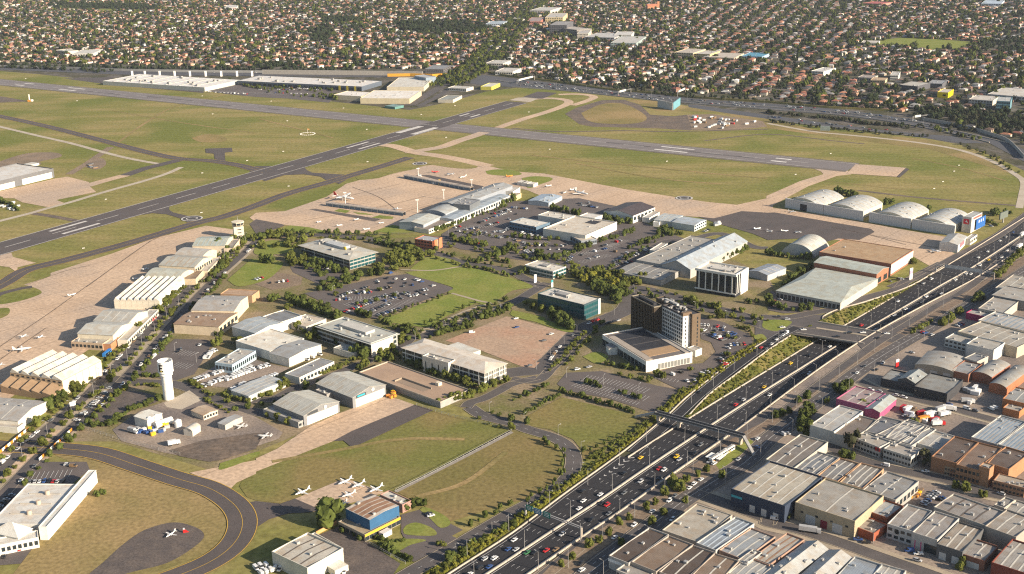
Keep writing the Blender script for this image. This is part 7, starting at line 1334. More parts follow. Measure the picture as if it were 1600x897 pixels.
MB().box(-6, 6, -1.25, 1.25, .5, 3.2).build('body', mat('bus_blue', (.02, .15, .45), (.03, .2, .5), .5), t); MB().box(-5.6, 5.6, -1.3, 1.3, 1.7, 2.6).build('windows', M_CGL, t); MB().box(-2, 2, -1.32, 1.32, .7, 1.5).build('white_panel', M_WHITE, t)
for sx in (-3.8, 3.8):
    for sy in (-1, 1): o = link('wheel', WHEEL, t); o.location = (sx, sy * 1.15, .5); o.scale = (1.5, 1.2, 1.5)
a_, b2 = W(1110, 724), W(1146, 702); d = b2 - a_; LT = d.length; t = thing('tram', 'white and green tram with orange panels waiting at the stop', 'tram', (a_ + b2) / 2, math.atan2(d.y, d.x))
for k in (-1, 0, 1):
    x0, x1 = LT * (k / 3 - 1 / 6) + .25, LT * (k / 3 + 1 / 6) - .25
    s_ = MB().box(x0, x1, -1.3, 1.3, .6, 3.4).build('car_section', M_WHITE, t); MB().box(x0 + .2, x1 - .2, -1.34, 1.34, 1.8, 2.8).build('windows', M_CGL, s_); MB().box(x0 + .5, x0 + (x1 - x0) * .4, -1.36, 1.36, .8, 1.6).build('colour_panel', mat('tram_green', (.03, .22, .08), (.04, .25, .1), .5) if k == 0 else carpaint('orange'), s_); MB().box(x0 + 1, x1 - 1, -.7, .7, 3.42, 3.8).build('roof_unit', M_PLANT, s_)
# ---------------------------------------------------------------- aircraft
def plane_parts(size, fin, jet=False, high=False):
    """unit aircraft about `size` m long, nose to +x"""
    L = size; r = .052 * L if not jet else .055 * L; b = MB(); z = r * 1.9 if not high else r * 2.1
    prof = [(.5, .05, -.1), (.47, .45, -.08), (.4, .85, 0), (.3, 1, 0), (0, 1, 0), (-.2, .9, .05), (-.36, .5, .3), (-.5, .12, .6)]
    b.loft([[(x * L, r * k * math.cos(t * math.pi / 4), z + dz * r + r * k * math.sin(t * math.pi / 4)) for t in range(8)] for x, k, dz in prof])
    wz = z - r * .5 if not high else z + r * .9; ch = .12 * L; sp = .5 * L * (1 if not jet else .95); sw = .05 * L if not jet else .2 * L
    parts = {'fuselage': b, 'wing': [], 'tailplane': [], 'engine': []}
    for s_ in (-1, 1):
        w_ = MB(); A = [(.1 * L, s_ * .0, wz), (-.08 * L, s_ * .0, wz), (-.02 * L - sw, s_ * sp, wz + .03 * L), (.04 * L - sw, s_ * sp, wz + .03 * L)]; w_.loft([A, [(p[0], p[1], p[2] + .014 * L) for p in A]]); parts['wing'].append(w_)
        tz = z + r * .8 if not jet else z + .2 * L; w_ = MB(); A = [(-.38 * L, 0, tz), (-.48 * L, 0, tz), (-.5 * L, s_ * .18 * L, tz), (-.44 * L, s_ * .18 * L, tz)]; w_.loft([A, [(p[0], p[1], p[2] + .01 * L) for p in A]]); parts['tailplane'].append(w_)
        e = MB(); 
        if jet: e.cyl((-.22 * L, s_ * r * 1.6, z + r * .5), (-.36 * L, s_ * r * 1.6, z + r * .5), r * .5, r * .4, 8)
        else: e.cyl((.2 * L, s_ * .17 * L, wz + .02 * L), (-.03 * L, s_ * .17 * L, wz + .02 * L), .022 * L, .018 * L, 7)
        parts['engine'].append(e)
    f = MB(); A = [(-.33 * L, -.006 * L, z + r * .7), (-.5 * L, -.006 * L, z + r * .7), (-.53 * L, -.006 * L, z + .21 * L), (-.46 * L, -.006 * L, z + .21 * L)]; f.loft([A, [(p[0], p[1] + .012 * L, p[2]) for p in A]]); parts['fin'] = f
    g = MB(); g.cyl((.33 * L, 0, 0), (.33 * L, 0, z), .012 * L, n=5); parts['gear'] = [g]
    for s_ in (-1, 1): g = MB(); g.cyl((-.02 * L, s_ * .09 * L, 0), (-.02 * L, s_ * .07 * L, z), .014 * L, n=5); parts['gear'].append(g)
    return parts
M_AIR = mat('aircraft_white', (.72, .70, .66), (.66, .64, .6), .5, rough=.35, spec=.5)
ACM = {}
def plane(px, head, size, fin, label, jet=False, high=False, bodyc=None):
    key = (size, fin, jet, high, bodyc)
    if key not in ACM:
        P = plane_parts(size, fin, jet, high); body = carpaint(bodyc) if bodyc else M_AIR; out = []
        for nm, v in P.items():
            for mb in (v if isinstance(v, list) else [v]): out.append((nm, mb.me(nm, carpaint(fin) if nm == 'fin' and fin else (M_METAL if nm in ('engine', 'gear') and not bodyc else body), nm == 'fuselage')))
        ACM[key] = out
    p = W(*px); t = thing('aircraft', label, 'aircraft', (p.x, p.y, .5), head)
    for nm, me in ACM[key]: link(nm, me, t)
def hd(px, px2): a, b_ = W(*px), W(*px2); return math.atan2(b_.y - a.y, b_.x - a.x)
for px, px2, size, fin, lab, kw in (
 ('f550,352', 'f600,358', 29, 'red', 'white regional jet with red tail on the terminal apron', dict(high=True)), ('f880,410', 'f885,392', 16, None, 'small white propeller aircraft beside the nearer pier', {}), ('f1120,180', 'f1160,176', 15, 'red', 'red twin engined aircraft beyond the far pier', dict(bodyc='red')), ('f1210,195', 'f1180,190', 18, None, 'white propeller aircraft left of two beyond the far pier', {}), ('f1290,212', 'f1260,218', 15, None, 'white propeller aircraft right of two beyond the far pier', {}),
 ('f395,492', 'f420,480', 12, None, 'leftmost small aircraft in front of the nearer pier', {}), ('f522,513', 'f548,505', 12, None, 'second small aircraft in front of the nearer pier', {}), ('f628,477', 'f655,462', 14, None, 'small aircraft near the dark strip in front of the nearer pier', {}), ('f692,537', 'f725,528', 13, None, 'small aircraft by the terminal apron fence', {}), ('f782,498', 'f810,490', 11, None, 'small aircraft nearest the terminal hall', {}),
 ('g430,318', 'g470,326', 22, None, 'white business jet on the taxiway side of the car park', dict(jet=True)), ('g385,292', 'g450,276', 16, None, 'white aircraft behind the business jet', {}), ('g330,308', 'g310,318', 13, None, 'small aircraft left of the business jet', {}), ('g230,268', 'g290,250', 16, None, 'white aircraft near the grass island by the cabins', {}), ('f1580,207', 'f1610,200', 17, 'orange', 'orange aircraft at the far end of the terminal apron', dict(bodyc='orange')),
 ('h150,428', 'h180,432', 13, None, 'small white aircraft in front of the first arched hangar', {}), ('h105,548', 'h135,545', 12, None, 'small aircraft left of two on the dark apron', {}), ('h185,556', 'h160,550', 12, None, 'small aircraft right of two on the dark apron', {}), ('g1530,535', 'g1590,520', 15, None, 'white aircraft at the near edge of the dark apron', {}), ('h1040,675', 'h1000,660', 18, None, 'blue grey aircraft parked by the freeway hall', {}), ('h10,550', 'h40,560', 12, None, 'small aircraft at the corner of the dark apron', {}),
 ('i150,308', 'i175,290', 13, None, 'left of two small aircraft near the tan annex', {}), ('i255,312', 'i280,292', 12, None, 'right of two small aircraft near the tan annex', {}), ('i140,392', 'i190,385', 20, None, 'larger white aircraft above the brown sawtooth hangar', {}), ('i450,50', 'i480,40', 13, None, 'lone small aircraft in the middle of the hangar apron', {}), ('i20,605', 'i40,590', 13, None, 'small white aircraft in shade at the left edge', {}), ('i5,485', 'i20,470', 11, None, 'small white aircraft at the left edge above the shaded one', {}), ('e905,785', 'e930,770', 12, None, 'small aircraft beside the striped cream hangar', {}), ('e850,845', 'e880,838', 10, None, 'small aircraft beside the round roofed hangar', {}),
 ('n290,398', 'n255,412', 15, None, 'white twin engined aircraft at the left corner of the small apron', {}), ('n555,333', 'n515,350', 15, None, 'far white aircraft on the small apron', {}), ('n638,353', 'n600,370', 14, None, 'white aircraft at the right end of the small apron', {}), ('n748,380', 'n715,396', 15, None, 'white aircraft right beside the flat pale wing', {}), ('n578,414', 'n545,425', 13, None, 'white aircraft nearest the blue hangar roof', {}), ('n555,462', 'n540,480', 9, None, 'small aircraft in the shade of the blue hangar', {}),
 ('n55,48', 'n20,45', 15, None, 'white aircraft at the edge of the plant dirt', {}), ('i1500,872', 'i1460,868', 14, None, 'white aircraft parked by the grey carport', {}), ('m1065,660', 'm1020,690', 11, None, 'white aircraft without its tail on the worn pad', {})):
    a_, b2 = T(px)[0], T(px2)[0]; plane(a_, hd(a_, b2), size if size > 20 else round(size * .7, 1), fin, lab, **kw)
t = thing('aircraft_tail', 'detached red and white aircraft tail lying on the worn pad', 'wreckage', W(*T('m1160,640')[0]) + Vector((0, 0, .25)), .3); t.scale = (.65, .65, .65)
MB().loft([[(-2.5, -.2, 0), (2.5, -.2, 0), (-.5, -.1, 3), (-2.5, -.1, 3)], [(-2.5, .2, 0), (2.5, .2, 0), (-.5, .1, 3), (-2.5, .1, 3)]]).build('fin', carpaint('red'), t); MB().loft([[(-2.4, 0, 2.9), (-.6, 0, 2.9), (-1, 3.2, 2.9), (-2.4, 3.2, 2.9)], [(-2.4, 0, 3.05), (-.6, 0, 3.05), (-1, 3.2, 3.05), (-2.4, 3.2, 3.05)]]).build('tailplane', M_AIR, t)
# ================================================================ street furniture, bridges, fences, markings
M_POLE = mat('lamp_pole', (.30, .29, .28), (.25, .24, .23), 1, rough=.5)
def lamp_proto(h, arms):
    q = MB(); q.cyl((0, 0, -.3), (0, 0, h), .16, .09, 6); pole = q.me('pole', M_POLE); out = [('pole', pole)]
    for s_ in arms: q = MB(); q.cyl((0, 0, h), (s_ * 2.0, 0, h + .4), .08, .06, 5); out.append(('arm', q.me('arm', M_POLE))); q = MB(); q.box(s_ * 2.0 - .5, s_ * 2.0 + .5, -.2, .2, h + .32, h + .5); out.append(('lamp_head', q.me('lamp_head', mat('lamp_head', (.45, .44, .42), None, 1))))
    return out
LP1, LP2, LPS = lamp_proto(11, (1,)), lamp_proto(12.5, (-1, 1)), lamp_proto(7.5, (1,))
def lamps(pts, step, proto, label, off=0.0, side=0.0, start=0):
    if isinstance(pts, str): pts = TW(pts)
    if off: pts = offset_line(pts, off)
    Q = resample(pts, step)[start:]
    for i, p in enumerate(Q):
        x, y = proj(p)
        if not (-5 < x < 1605 and -5 < y < 930): continue
        d = Q[min(i + 1, len(Q) - 1)] - Q[max(i - 1, 0)]; t = thing('lamp_post', label, 'lamp post', p, math.atan2(d.y, d.x) + math.pi / 2 + side, label)
        for nm, me in proto: link(nm, me, t)
lamps(FM, 42, LP2, 'tall double armed lamp post on the freeway median'); lamps(FR, 38, LP1, 'tall lamp post along the tram side of the freeway', -1.2)
lamps(catmull(TW('o60,1010 o960,350 o1330,95 l300,620 l700,330 l1060,110'), 3), 33, LP1, 'lamp post beside the tram tracks', -6); lamps('k1595,330 k1300,510 k1000,740 o700,110 o430,300 n1500,600 n1200,790', 36, LP1, 'lamp post on the airport side of the freeway', 9)
lamps(catmull(TW('j1420,800 k100,885 o350,110 o360,280 o150,440 n1400,635 n1000,870'), 4), 30, LPS, 'lamp post along the curved service road', 6); lamps(BL, 34, LP2, 'double armed lamp post in the boulevard median'); lamps('j960,310 j1200,235 j1595,95', 32, LPS, 'lamp post along the park road', -7); lamps('k160,510 k440,262 k690,150', 28, LPS, 'lamp post along the hotel road', 1)
lamps('k340,560 k600,610 k900,690', 30, LPS, 'lamp post in the striped car park'); lamps('i1090,400 i1230,450 i1210,520', 35, LPS, 'lamp post in the car park beside the water tower'); lamps('k1595,235 k1200,120 k800,10', 34, LPS, 'lamp post on the street to the overpass', 11); lamps('f1200,560 f1400,600 g100,650 g400,740', 40, LPS, 'lamp post in the terminal car park'); lamps('j480,40 j700,100 j1000,60', 36, LPS, 'lamp post in the near car park'); lamps(TW('o480,897 o1060,450 1226,668 1381,555 1500,486'), 44, LP1, 'lamp post on the far side of the avenue', -9); lamps('p200,600 p700,770', 40, LPS, 'lamp post on the lower industrial street', 7)
# far freeway lamps, spaced out
lamps(catmull(TW('c100,530 c800,605 d0,672 d700,735 d1100,810'), 3), 70, LP1, 'lamp post along the far freeway'); lamps(catmull(TW('0,104 400,114 690,118'), 3), 80, LP1, 'lamp post along the freeway behind the outlet centre')
# floodlight masts of the terminal apron
for px, ytop, lab in (('f558,385', 300, 'left floodlight mast on the nearer pier'), ('f1012,215', 150, 'floodlight mast at the tip of the far pier'), ('f1345,285', 220, 'floodlight mast at the root of the far pier'), ('f1170,345', 283, 'floodlight mast in front of the terminal main roof'), ('f1007,430', 345, 'floodlight mast at the root of the nearer pier')):
    x, y = T(px)[0]; h = px_h(x, y, 225 + ytop / ZS); t = thing('floodlight_mast', 'white ' + lab, 'mast', W(x, y))
    MB().cyl((0, 0, -.2), (0, 0, h), .45, .25, 8).build('pole', M_WHITE, t); MB().box(-1.8, 1.8, -.4, .4, h - 1.2, h).build('lamp_bar', M_WHITE, t)
def pole_sign(px, h, label, panels, name='totem_sign', cat='sign'):
    t = thing(name, label, cat, W(*px), .6)
    for (x0, x1, z0_, z1, m) in panels: MB().box(x0, x1, -.35, .35, z0_, z1).build('panel', m, t)
    MB().cyl((0, 0, -.2), (0, 0, panels[-1][2] + .1), .2, n=6).build('post', M_POLE, t)
pole_sign(T('h888,845')[0], 11, 'white and pink totem sign beside the freeway store', [(-2, 2, .3, 5.5, M_WHITE), (-2.02, 2.02, 5.6, 8.5, mat('sign_mauve', (.45, .3, .4), None, 1)), (-2, 2, 8.6, 11, M_WHITE)]); pole_sign(T('g145,865')[0], 9, 'white totem sign beside the small teal windowed office', [(-1.3, 1.3, .2, 8, M_WHITE)]); pole_sign(T('k140,60')[0] if 0 else T('g250,893')[0], 7, 'teal topped totem sign on the park road', [(-1, 1, .2, 4.5, M_WHITE), (-1.02, 1.02, 4.6, 7, mat('teal_sign', 0))]); pole_sign(T('l803,495')[0], 7, 'red totem sign in front of the black walled showroom', [(-1.6, 1.6, .3, 4.2, carpaint('red')), (-1.6, 1.6, 4.4, 6.5, M_WHITE)]); pole_sign(T('i455,745')[0], 5, 'white notice board on the boulevard median', [(-2, 2, 1.5, 4.5, M_WHITE)])
# sign gantries
M_SGN, M_SGB = mat('sign_green', (.02, .16, .12), (.02, .18, .14), 1), mat('sign_blue', (.02, .13, .22), (.02, .15, .25), 1)
def gantry(pa, pb, h, label, signs):
    A, B = (W(*p) for p in (pa, pb)); d = B - A; L = d.length; t = thing('sign_gantry', label, 'gantry', A, math.atan2(d.y, d.x))
    for x in (0, L): MB().box(x - .45, x + .45, -.5, .5, -1, h).build('upright', M_BARR if x else M_POLE, t)
    for z in (h - .6, h + .6): MB().box(-.5, L + .5, -.35, .35, z - .14, z + .14).build('beam', M_POLE, t)
    for (u0, u1, m) in signs: s_ = MB().box(u0 * L, u1 * L, -.55, -.38, h - 1.6, h + 1.9).build('sign_board', m, t); [MB().box(u0 * L + .8, u1 * L - .8, -.6, -.56, h + z, h + z + .35).build('legend_line', M_WHITE, s_) for z in (1.0, .1, -.8)]
gantry(T('o85,545')[0], T('o432,680')[0], 7, 'freeway gantry with green and blue direction signs near the bottom', [(.02, .14, M_SGN), (.16, .3, M_SGB), (.33, .46, M_SGN)])
gantry(T('h1045,800')[0], T('h1405,855')[0], 7.5, 'grey sign gantry over the freeway near the tan hangar', [(.15, .8, wallm((.3, .3, .29)))])
gantry(T('c30,525')[0], T('c140,498')[0], 7, 'pale gantry at the left end of the far freeway', [(.1, .9, wallm((.4, .4, .38)))]); gantry(T('c660,598')[0], T('c740,578')[0], 7, 'pale gantry in the middle of the far freeway', [(.1, .6, wallm((.4, .4, .38)))]); gantry(T('c1030,605')[0], T('c1080,582')[0], 9, 'pale gantry behind the V shaped billboard', [(.1, .9, wallm((.4, .42, .38)))])
gantry(T('d900,760')[0], T('d1020,745')[0], 8, 'thin gantry at the bend of the far freeway', [(.1, .4, wallm((.4, .42, .4)))])
# footbridge
A, B = W(1026, 644, 7), W(1160, 680, 7); d = B - A; L = d.length; t = thing('footbridge', 'long dark steel footbridge crossing above the freeway', 'footbridge', (A.x, A.y, 0), math.atan2(d.y, d.x))
M_TR = mat('bridge_steel', (.10, .10, .105), (.08, .08, .085), .5, rough=.5)
MB().box(-1, L + 1, -1.8, 1.8, 5.6, 6.0).build('deck', wallm((.3, .29, .27)), t)
for y in (-1.9, 1.9): MB().box(-1, L + 1, y - .12, y + .12, 5.5, 6.2).build('girder', M_POLE, t); MB().box(-1, L + 1, y - .12, y + .12, 7.5, 7.75).build('handrail', M_POLE, t); MB().box(-1, L + 1, y - .05, y + .05, 6.21, 7.49).build('screen', M_TR, t)
me = MB().box(-.12, .12, -2.03, -1.7, 5.6, 7.7).me('frame_post', M_TR)
for k in range(int(L / 4)): o = link('frame_post', me, t); o.location = (k * 4 + 1, 0, 0)
for u in (.02, .27, .985): MB().box(u * L - .6, u * L + .6, -1.5, 1.5, -1, 5.6).build('pier', M_BARR, t)
MB().loft([[(L + 1, -1.5, 5.6), (L + 1, 1.5, 5.6), (L + 1, 1.5, 6.9), (L + 1, -1.5, 6.9)], [(L + 14, -12, .1), (L + 14, -9, .1), (L + 14, -9, 1.4), (L + 14, -12, 1.4)]]).build('stair', M_PLANT, t)
A = W(*T('k780,800')[0]); MB().loft([[(-1, -1.5, 5.6), (-1, 1.5, 5.6), (-1, 1.5, 7), (-1, -1.5, 7)], [(-15, -4, .1), (-15, -1, .1), (-15, -1, 1.4), (-15, -4, 1.4)]]).build('stair', M_PLANT, t)
for x, y, k in ((690, 770, 'left'), (860, 800, 'right')):
    g = W(1040 + x / 9.97, 640 + y / 9.97); s_ = thing('tram_shelter', k + ' open shelter at the tram stop below the footbridge', 'shelter', g, AV); MB().box(-4, 4, -1.2, 1.2, 2.6, 2.8).build('roof', M_WHITE, s_)
    for a_ in (-3.5, 3.5): MB().box(a_ - .1, a_ + .1, .9, 1.1, 0, 2.6).build('post', M_POLE, s_)
    MB().box(-3.5, 3.5, 1.0, 1.06, .5, 2.4).build('back_panel', M_CGL, s_)
# orange and white runway barriers at the road crossing
def barrier(a, b_, label):
    A, B = W(*T(a)[0]), W(*T(b_)[0]); d = B - A; L = d.length; t = thing('barrier_fence', label, 'barrier', A, math.atan2(d.y, d.x)); n = 12
    for k in range(n): o = link('panel', boxme(L / n * .98, .25, 1.9, carpaint('orange') if k % 2 else M_WHITE, 'panel'), t); o.location = ((k + .5) * L / n, 0, .4)
barrier('m-20,165', 'm180,0', 'left orange and white barrier fence beside the road crossing the taxiway'); barrier('m245,195', 'm450,5', 'right orange and white barrier fence beside the road crossing the taxiway')
# fences
def fence(spec, h, label, m=M_METAL):
    P = TW(spec); t = thing('wire_fence', label, 'fence', P[0]); rail = MB()
    Q = [p - P[0] for p in resample(P, 6)]; me = MB().cyl((0, 0, 0), (0, 0, h), .09, n=5).me('post', m)
    for p in Q: o = link('post', me, t); o.location = p
    for z in (h - .1, h * .5): wall('rail', Q, z, z + .14, .1, m, t)
fence('n870,388 n1040,305 n1290,175 n1595,15', 2.4, 'wire fence dividing the two paddocks'); fence('m480,-20 m780,75 m1000,130 m1130,160', 2.2, 'fence along the batching yard'); fence('f0,560 f300,570 f650,575 f900,565 f1010,560', 2.5, 'dark fence along the terminal apron', M_TR); fence('n600,640 n700,710 n880,810 n960,850', 2, 'fence along the worn lot'); fence('j1000,735 j1200,800 j1600,893', 2.2, 'fence above the paddock')
ribbon('fence_strip', 'n870,388 n1290,175 n1595,15', 3, mat('fence_gravel', (.27, .24, .2), (.23, .2, .17), .2), 6)
# billboard by the right edge
g = W(1567, 348); t = thing('billboard', 'grey billboard seen from behind near the right edge', 'billboard', g, .75); MB().box(-9, 9, -.6, .6, 5, 12).build('board', wallm((.12, .14, .12)), t); MB().box(-.7, .7, -.5, .5, 0, 5).build('post', M_POLE, t)
g = W(*T('d355,820')[0]); t = thing('billboard', 'small grey green billboard beside the far freeway ramp', 'billboard', g, -.3); MB().box(-7, 7, -1, 1, 1.5, 8).build('board', wallm((.2, .24, .22)), t); MB().box(-5, -4.4, -.3, .3, 0, 1.5).build('post', M_POLE, t); MB().box(4.4, 5, -.3, .3, 0, 1.5).build('post', M_POLE, t)
# painted bays and chevrons
def bays(spec, wid, n_label, step=2.8, lw=.16):
    P = resample(TW(spec), step); v = []; f = []
    for i in range(len(P) - 1):
        d = (P[i + 1] - P[i]).normalized(); n_ = Vector((-d.y, d.x, 0)); k = len(v)
        v += [P[i] - n_ * wid - d * lw, P[i] - n_ * wid + d * lw, P[i] + n_ * wid + d * lw, P[i] + n_ * wid - d * lw]; f.append((k, k + 1, k + 2, k + 3))
    o = link('bay_markings', mesh('bay_markings', [p + Vector((0, 0, .52)) for p in v], f, M_LINE)); o['kind'] = 'structure'
for sp, w_ in (('k460,560 k620,590 k880,655', 5), ('k420,590 k600,640 k860,700', 5), ('k380,610 k600,675 k820,735', 2.5), ('k900,560 k1060,590', 2.5), ('g380,690 g560,660 g660,620', 5), ('g430,740 g620,690', 5), ('g600,640 g720,600', 4), ('i1100,400 i1230,420', 5), ('i1090,480 i1210,500', 5), ('j520,70 j900,60', 5), ('j560,110 j800,50', 5), ('f1280,560 f1560,580', 5), ('f1300,530 f1590,500', 5), ('m180,290 m480,270', 5), ('j640,130 j900,60', 5), ('j700,170 j1000,70', 5), ('g60,640 g250,610', 5), ('f1250,545 f1400,500', 5), ('f1420,480 f1595,425', 5), ('g450,690 g650,640', 5), ('k1190,280 k1450,330', 5), ('k1200,250 k1340,260', 5), ('b60,575 b420,590', 6), ('a1330,570 b200,590', 6)): bays(sp, w_, '')
v, f = [], []
for k in range(7):
    t_ = k / 6; px, py = 936 + 46 * t_, 750 - 33 * t_; p = W(px, py); a = math.atan2(*(MEDW[8] - MEDW[5]).yx); d = Vector((math.cos(a), math.sin(a), 0)); n_ = Vector((-d.y, d.x, 0)); w_ = .5 + 1.9 * t_
    for s_ in (-1, 1): k0 = len(v); v += [p, p + d * 1.2, p + d * 1.2 + d * w_ * 1.3 + n_ * s_ * w_, p + d * w_ * 1.3 + n_ * s_ * w_]; f.append((k0, k0 + 1, k0 + 2, k0 + 3))
link('chevron_markings', mesh('chevron_markings', [p + Vector((0, 0, .3)) for p in v], f, M_LINE), fw)
# small white runway markers (lights and boards) on the turf
for k, s_ in enumerate('a160,492 a480,630 a1325,712 a1260,600 b95,632 b545,675 b690,808 b1030,715 b1240,660 b1185,858 c105,700 e660,347 e1260,183 e1255,430 e520,652 e1540,105 f170,48 f695,113 f203,265 g235,35 g965,110 h390,62 h172,192 h1160,172 h1190,135 h1090,237 h1035,280 b195,755'.split()):
    g = W(*T(s_)[0]); t = thing('runway_board', 'small white board on the turf beside a runway or taxiway', 'marker', g, .4, 'small white boards on the airfield turf'); MB().box(-1.3, 1.3, -.15, .15, .2, 1.0).build('board', M_RPAINT, t); MB().box(-1.2, -1, -.2, .2, -.1, .2).build('foot', M_POLE, t); MB().box(1, 1.2, -.2, .2, -.1, .2).build('foot', M_POLE, t)
# white fence round the yellow wind circle
g = W(*T('b322,835')[0]); t = thing('wind_circle', 'white ringed wind indicator circle on the turf left of the runways', 'wind sock', g); M_RING = MB()
for k in range(24): a = k * math.pi / 12; o = link('ring_post', boxme(1.6, 1.2, .6, M_WHITE, 'ring_post'), t); o.location = (11 * math.cos(a), 11 * math.sin(a), .1)
MB().cyl((0, 0, 0), (0, 0, 8), .15, n=5).build('mast', M_WHITE, t); MB().cyl((0, 0, 7.6), (3, 1, 7), .6, .3, 8).build('sock', carpaint('orange'), t)
g = W(*T('a185,632')[0]); t = thing('equipment_hut', 'small orange and white equipment hut with mast on the turf at the left', 'hut', g); MB().box(-3, 3, -2, 2, 0, 3).build('wall', carpaint('orange'), t); MB().box(3, 6, -2, 2, 0, 3.4).build('white_bay', M_WHITE, t); MB().box(-.8, .8, -.8, .8, 3, 13).build('mast', M_WHITE, t)
# yard clutter: containers, crates, stores
def boxes(spec, n, label, cols, size=(6, 2.4, 2.6), name='shipping_container', cat='container', turn=None):
    P = [(p.x, p.y) for p in TW(spec)]; xs = [p[0] for p in P]; ys = [p[1] for p in P]; k = 0
    for _ in range(n * 20):
        x, y = cr.uniform(min(xs), max(xs)), cr.uniform(min(ys), max(ys))
        if inpoly(x, y, P):
            c_ = cr.choice(cols); t = thing(name, '%s %s' % (c_, label), cat, (x, y, .3), (turn if turn is not None else cr.choice((.9, 2.4, .5))) + cr.gauss(0, .06), label); m = carpaint(c_)
            link('shell', boxme(size[0], size[1], size[2], m, 'shell'), t); o = link('door', boxme(.1, size[1] * .9, size[2] * .9, M_METAL, 'door'), t); o.location = (size[0] / 2 + .06, 0, .1); k += 1
        if k >= n: break
boxes('c1130,725 c1300,735 c1540,765 c1500,795 c1300,805 c1130,800', 40, 'container in the storage yard beyond the runway', ['white', 'silver', 'silver', 'bronze', 'bronze', 'red', 'white'], (6, 2.4, 2.4))
boxes('p860,430 p930,370 p960,380 p890,440', 14, 'timber bundle stacked in the timber yard', ['orange', 'bronze', 'yellow'], (4.5, 1.6, 1.3), 'timber_bundle', 'timber'); boxes('j800,670 j850,650 j880,680 j830,692', 8, 'yellow crate beside the larger white doored hangar', ['yellow', 'orange'], (2.6, 2, 1.8), 'crate', 'crate')
boxes('l820,760 l900,720 l1000,790 l1080,850 l1000,890 l880,830', 14, 'container in the truck yard behind the pink shop', ['white', 'silver', 'bronze', 'red'], (6, 2.4, 2.6)); boxes('l1210,660 l1290,620 l1320,680 l1260,730', 6, 'container in the yard below the red brick units', ['white', 'white', 'silver'], (6, 2.4, 2.6)); boxes('f950,215 f1020,200 f1340,275 f1320,285 f1040,240', 18, 'baggage trailer along the far pier', ['white', 'yellow', 'white', 'silver'], (3, 1.8, 1.8), 'baggage_trailer', 'trailer'); boxes('i830,880 i960,860 i1100,870 m1000,40 m800,20', 14, 'piece of plant equipment in the batching yard', ['white', 'white', 'blue', 'silver', 'yellow'], (3.5, 2, 2), 'plant_equipment', 'equipment'); boxes('g1240,480 g1310,500 g1300,520 g1230,510', 6, 'equipment box near the dark apron', ['silver', 'white', 'bronze'], (4, 2, 2), 'equipment_box', 'equipment'); boxes('e560,110 e650,140 e600,160 e545,150', 5, 'rubble heap at the end of the dirt track', ['grey', 'bronze'], (7, 4, 1.2), 'rubble_heap', 'rubble'); boxes('e10,330 e150,400 e120,425 e10,400', 12, 'white van in the ring car park at the left edge', ['white', 'silver'], (4.6, 1.9, 1.8), 'parked_van', 'van')
# ================================================================ the far suburb: houses and trees
def bound(x):    # photo row of the near edge of the suburb
    return float(np.interp(x, [-400, -100, 0, 200, 400, 690, 760, 800, 1000, 1200, 1400, 1500, 1576, 1600, 2000], [80, 95, 100, 104, 109, 110, 114, 119, 141, 156, 178, 199, 217, 225, 330]))
RED, ORG, BRW, DGR, LGY, WHI = (.24, .095, .065), (.34, .155, .09), (.16, .10, .075), (.085, .08, .085), (.25, .24, .23), (.46, .44, .40)
RCOL = [ORG] * 5 + [RED] * 4 + [BRW] * 7 + [DGR] * 5 + [LGY] * 4 + [WHI] * 2
RN = {ORG: 'orange tile', RED: 'red tile', BRW: 'brown tile', DGR: 'dark grey', LGY: 'pale grey', WHI: 'white metal'}
WCOL = [(.46, .41, .33), (.6, .56, .48), (.32, .2, .13), (.42, .34, .25), (.25, .14, .095), (.2, .16, .13)]
def house_geo(L, D, h, rise, wing):
    """returns walls (v,f) and roofs (v,f)"""
    wv, wf_, rv, rf = [], [], [], []
    def unit(x0, x1, y0, y1, hh, rs):
        b = len(wv); wv.extend([(x0, y0, -.3), (x1, y0, -.3), (x1, y1, -.3), (x0, y1, -.3), (x0, y0, hh), (x1, y0, hh), (x1, y1, hh), (x0, y1, hh)])
        wf_.extend([(b, b + 1, b + 5, b + 4), (b + 1, b + 2, b + 6, b + 5), (b + 2, b + 3, b + 7, b + 6), (b + 3, b, b + 4, b + 7)])
        o = .6; x0 -= o; x1 += o; y0 -= o; y1 += o; b = len(rv); e = min(x1 - x0, y1 - y0) / 2
        if x1 - x0 >= y1 - y0: rd = [(x0 + e, (y0 + y1) / 2, hh + rs), (x1 - e, (y0 + y1) / 2, hh + rs)]; fs = [(0, 1, 5, 4), (1, 2, 5), (2, 3, 4, 5), (3, 0, 4)]
        else: rd = [((x0 + x1) / 2, y0 + e, hh + rs), ((x0 + x1) / 2, y1 - e, hh + rs)]; fs = [(0, 1, 4), (1, 2, 5, 4), (2, 3, 5), (3, 0, 4, 5)]
        rv.extend([(x0, y0, hh), (x1, y0, hh), (x1, y1, hh), (x0, y1, hh)] + rd); rf.extend([tuple(b + i for i in f) for f in fs])
    unit(-L / 2, L / 2, -D / 2, D / 2, h, rise)
    if wing: unit(-L / 2 + wing, -L / 2 + wing + L * .42, -D / 2 - D * .42, -D / 2 + 1.5, h - .02, rise * .7)
    return wv, wf_, rv, rf
HV = [house_geo(L, D, h, r, w_) for L, D, h, r, w_ in ((12.5, 8.5, 3.1, 2.2, 1), (11, 9.5, 3.0, 2.3, 5), (14.5, 8, 3.2, 2.0, 0), (11.5, 8.5, 5.7, 2.1, 5.5), (9.5, 7.5, 3.0, 2.0, 0))]
HOUSES = []
ART = [(p.x, p.y) for p in catmull(TW('690,135 722,120 748,104 772,80 796,52 818,28 836,8 851,-12 875,-45'), 3)]
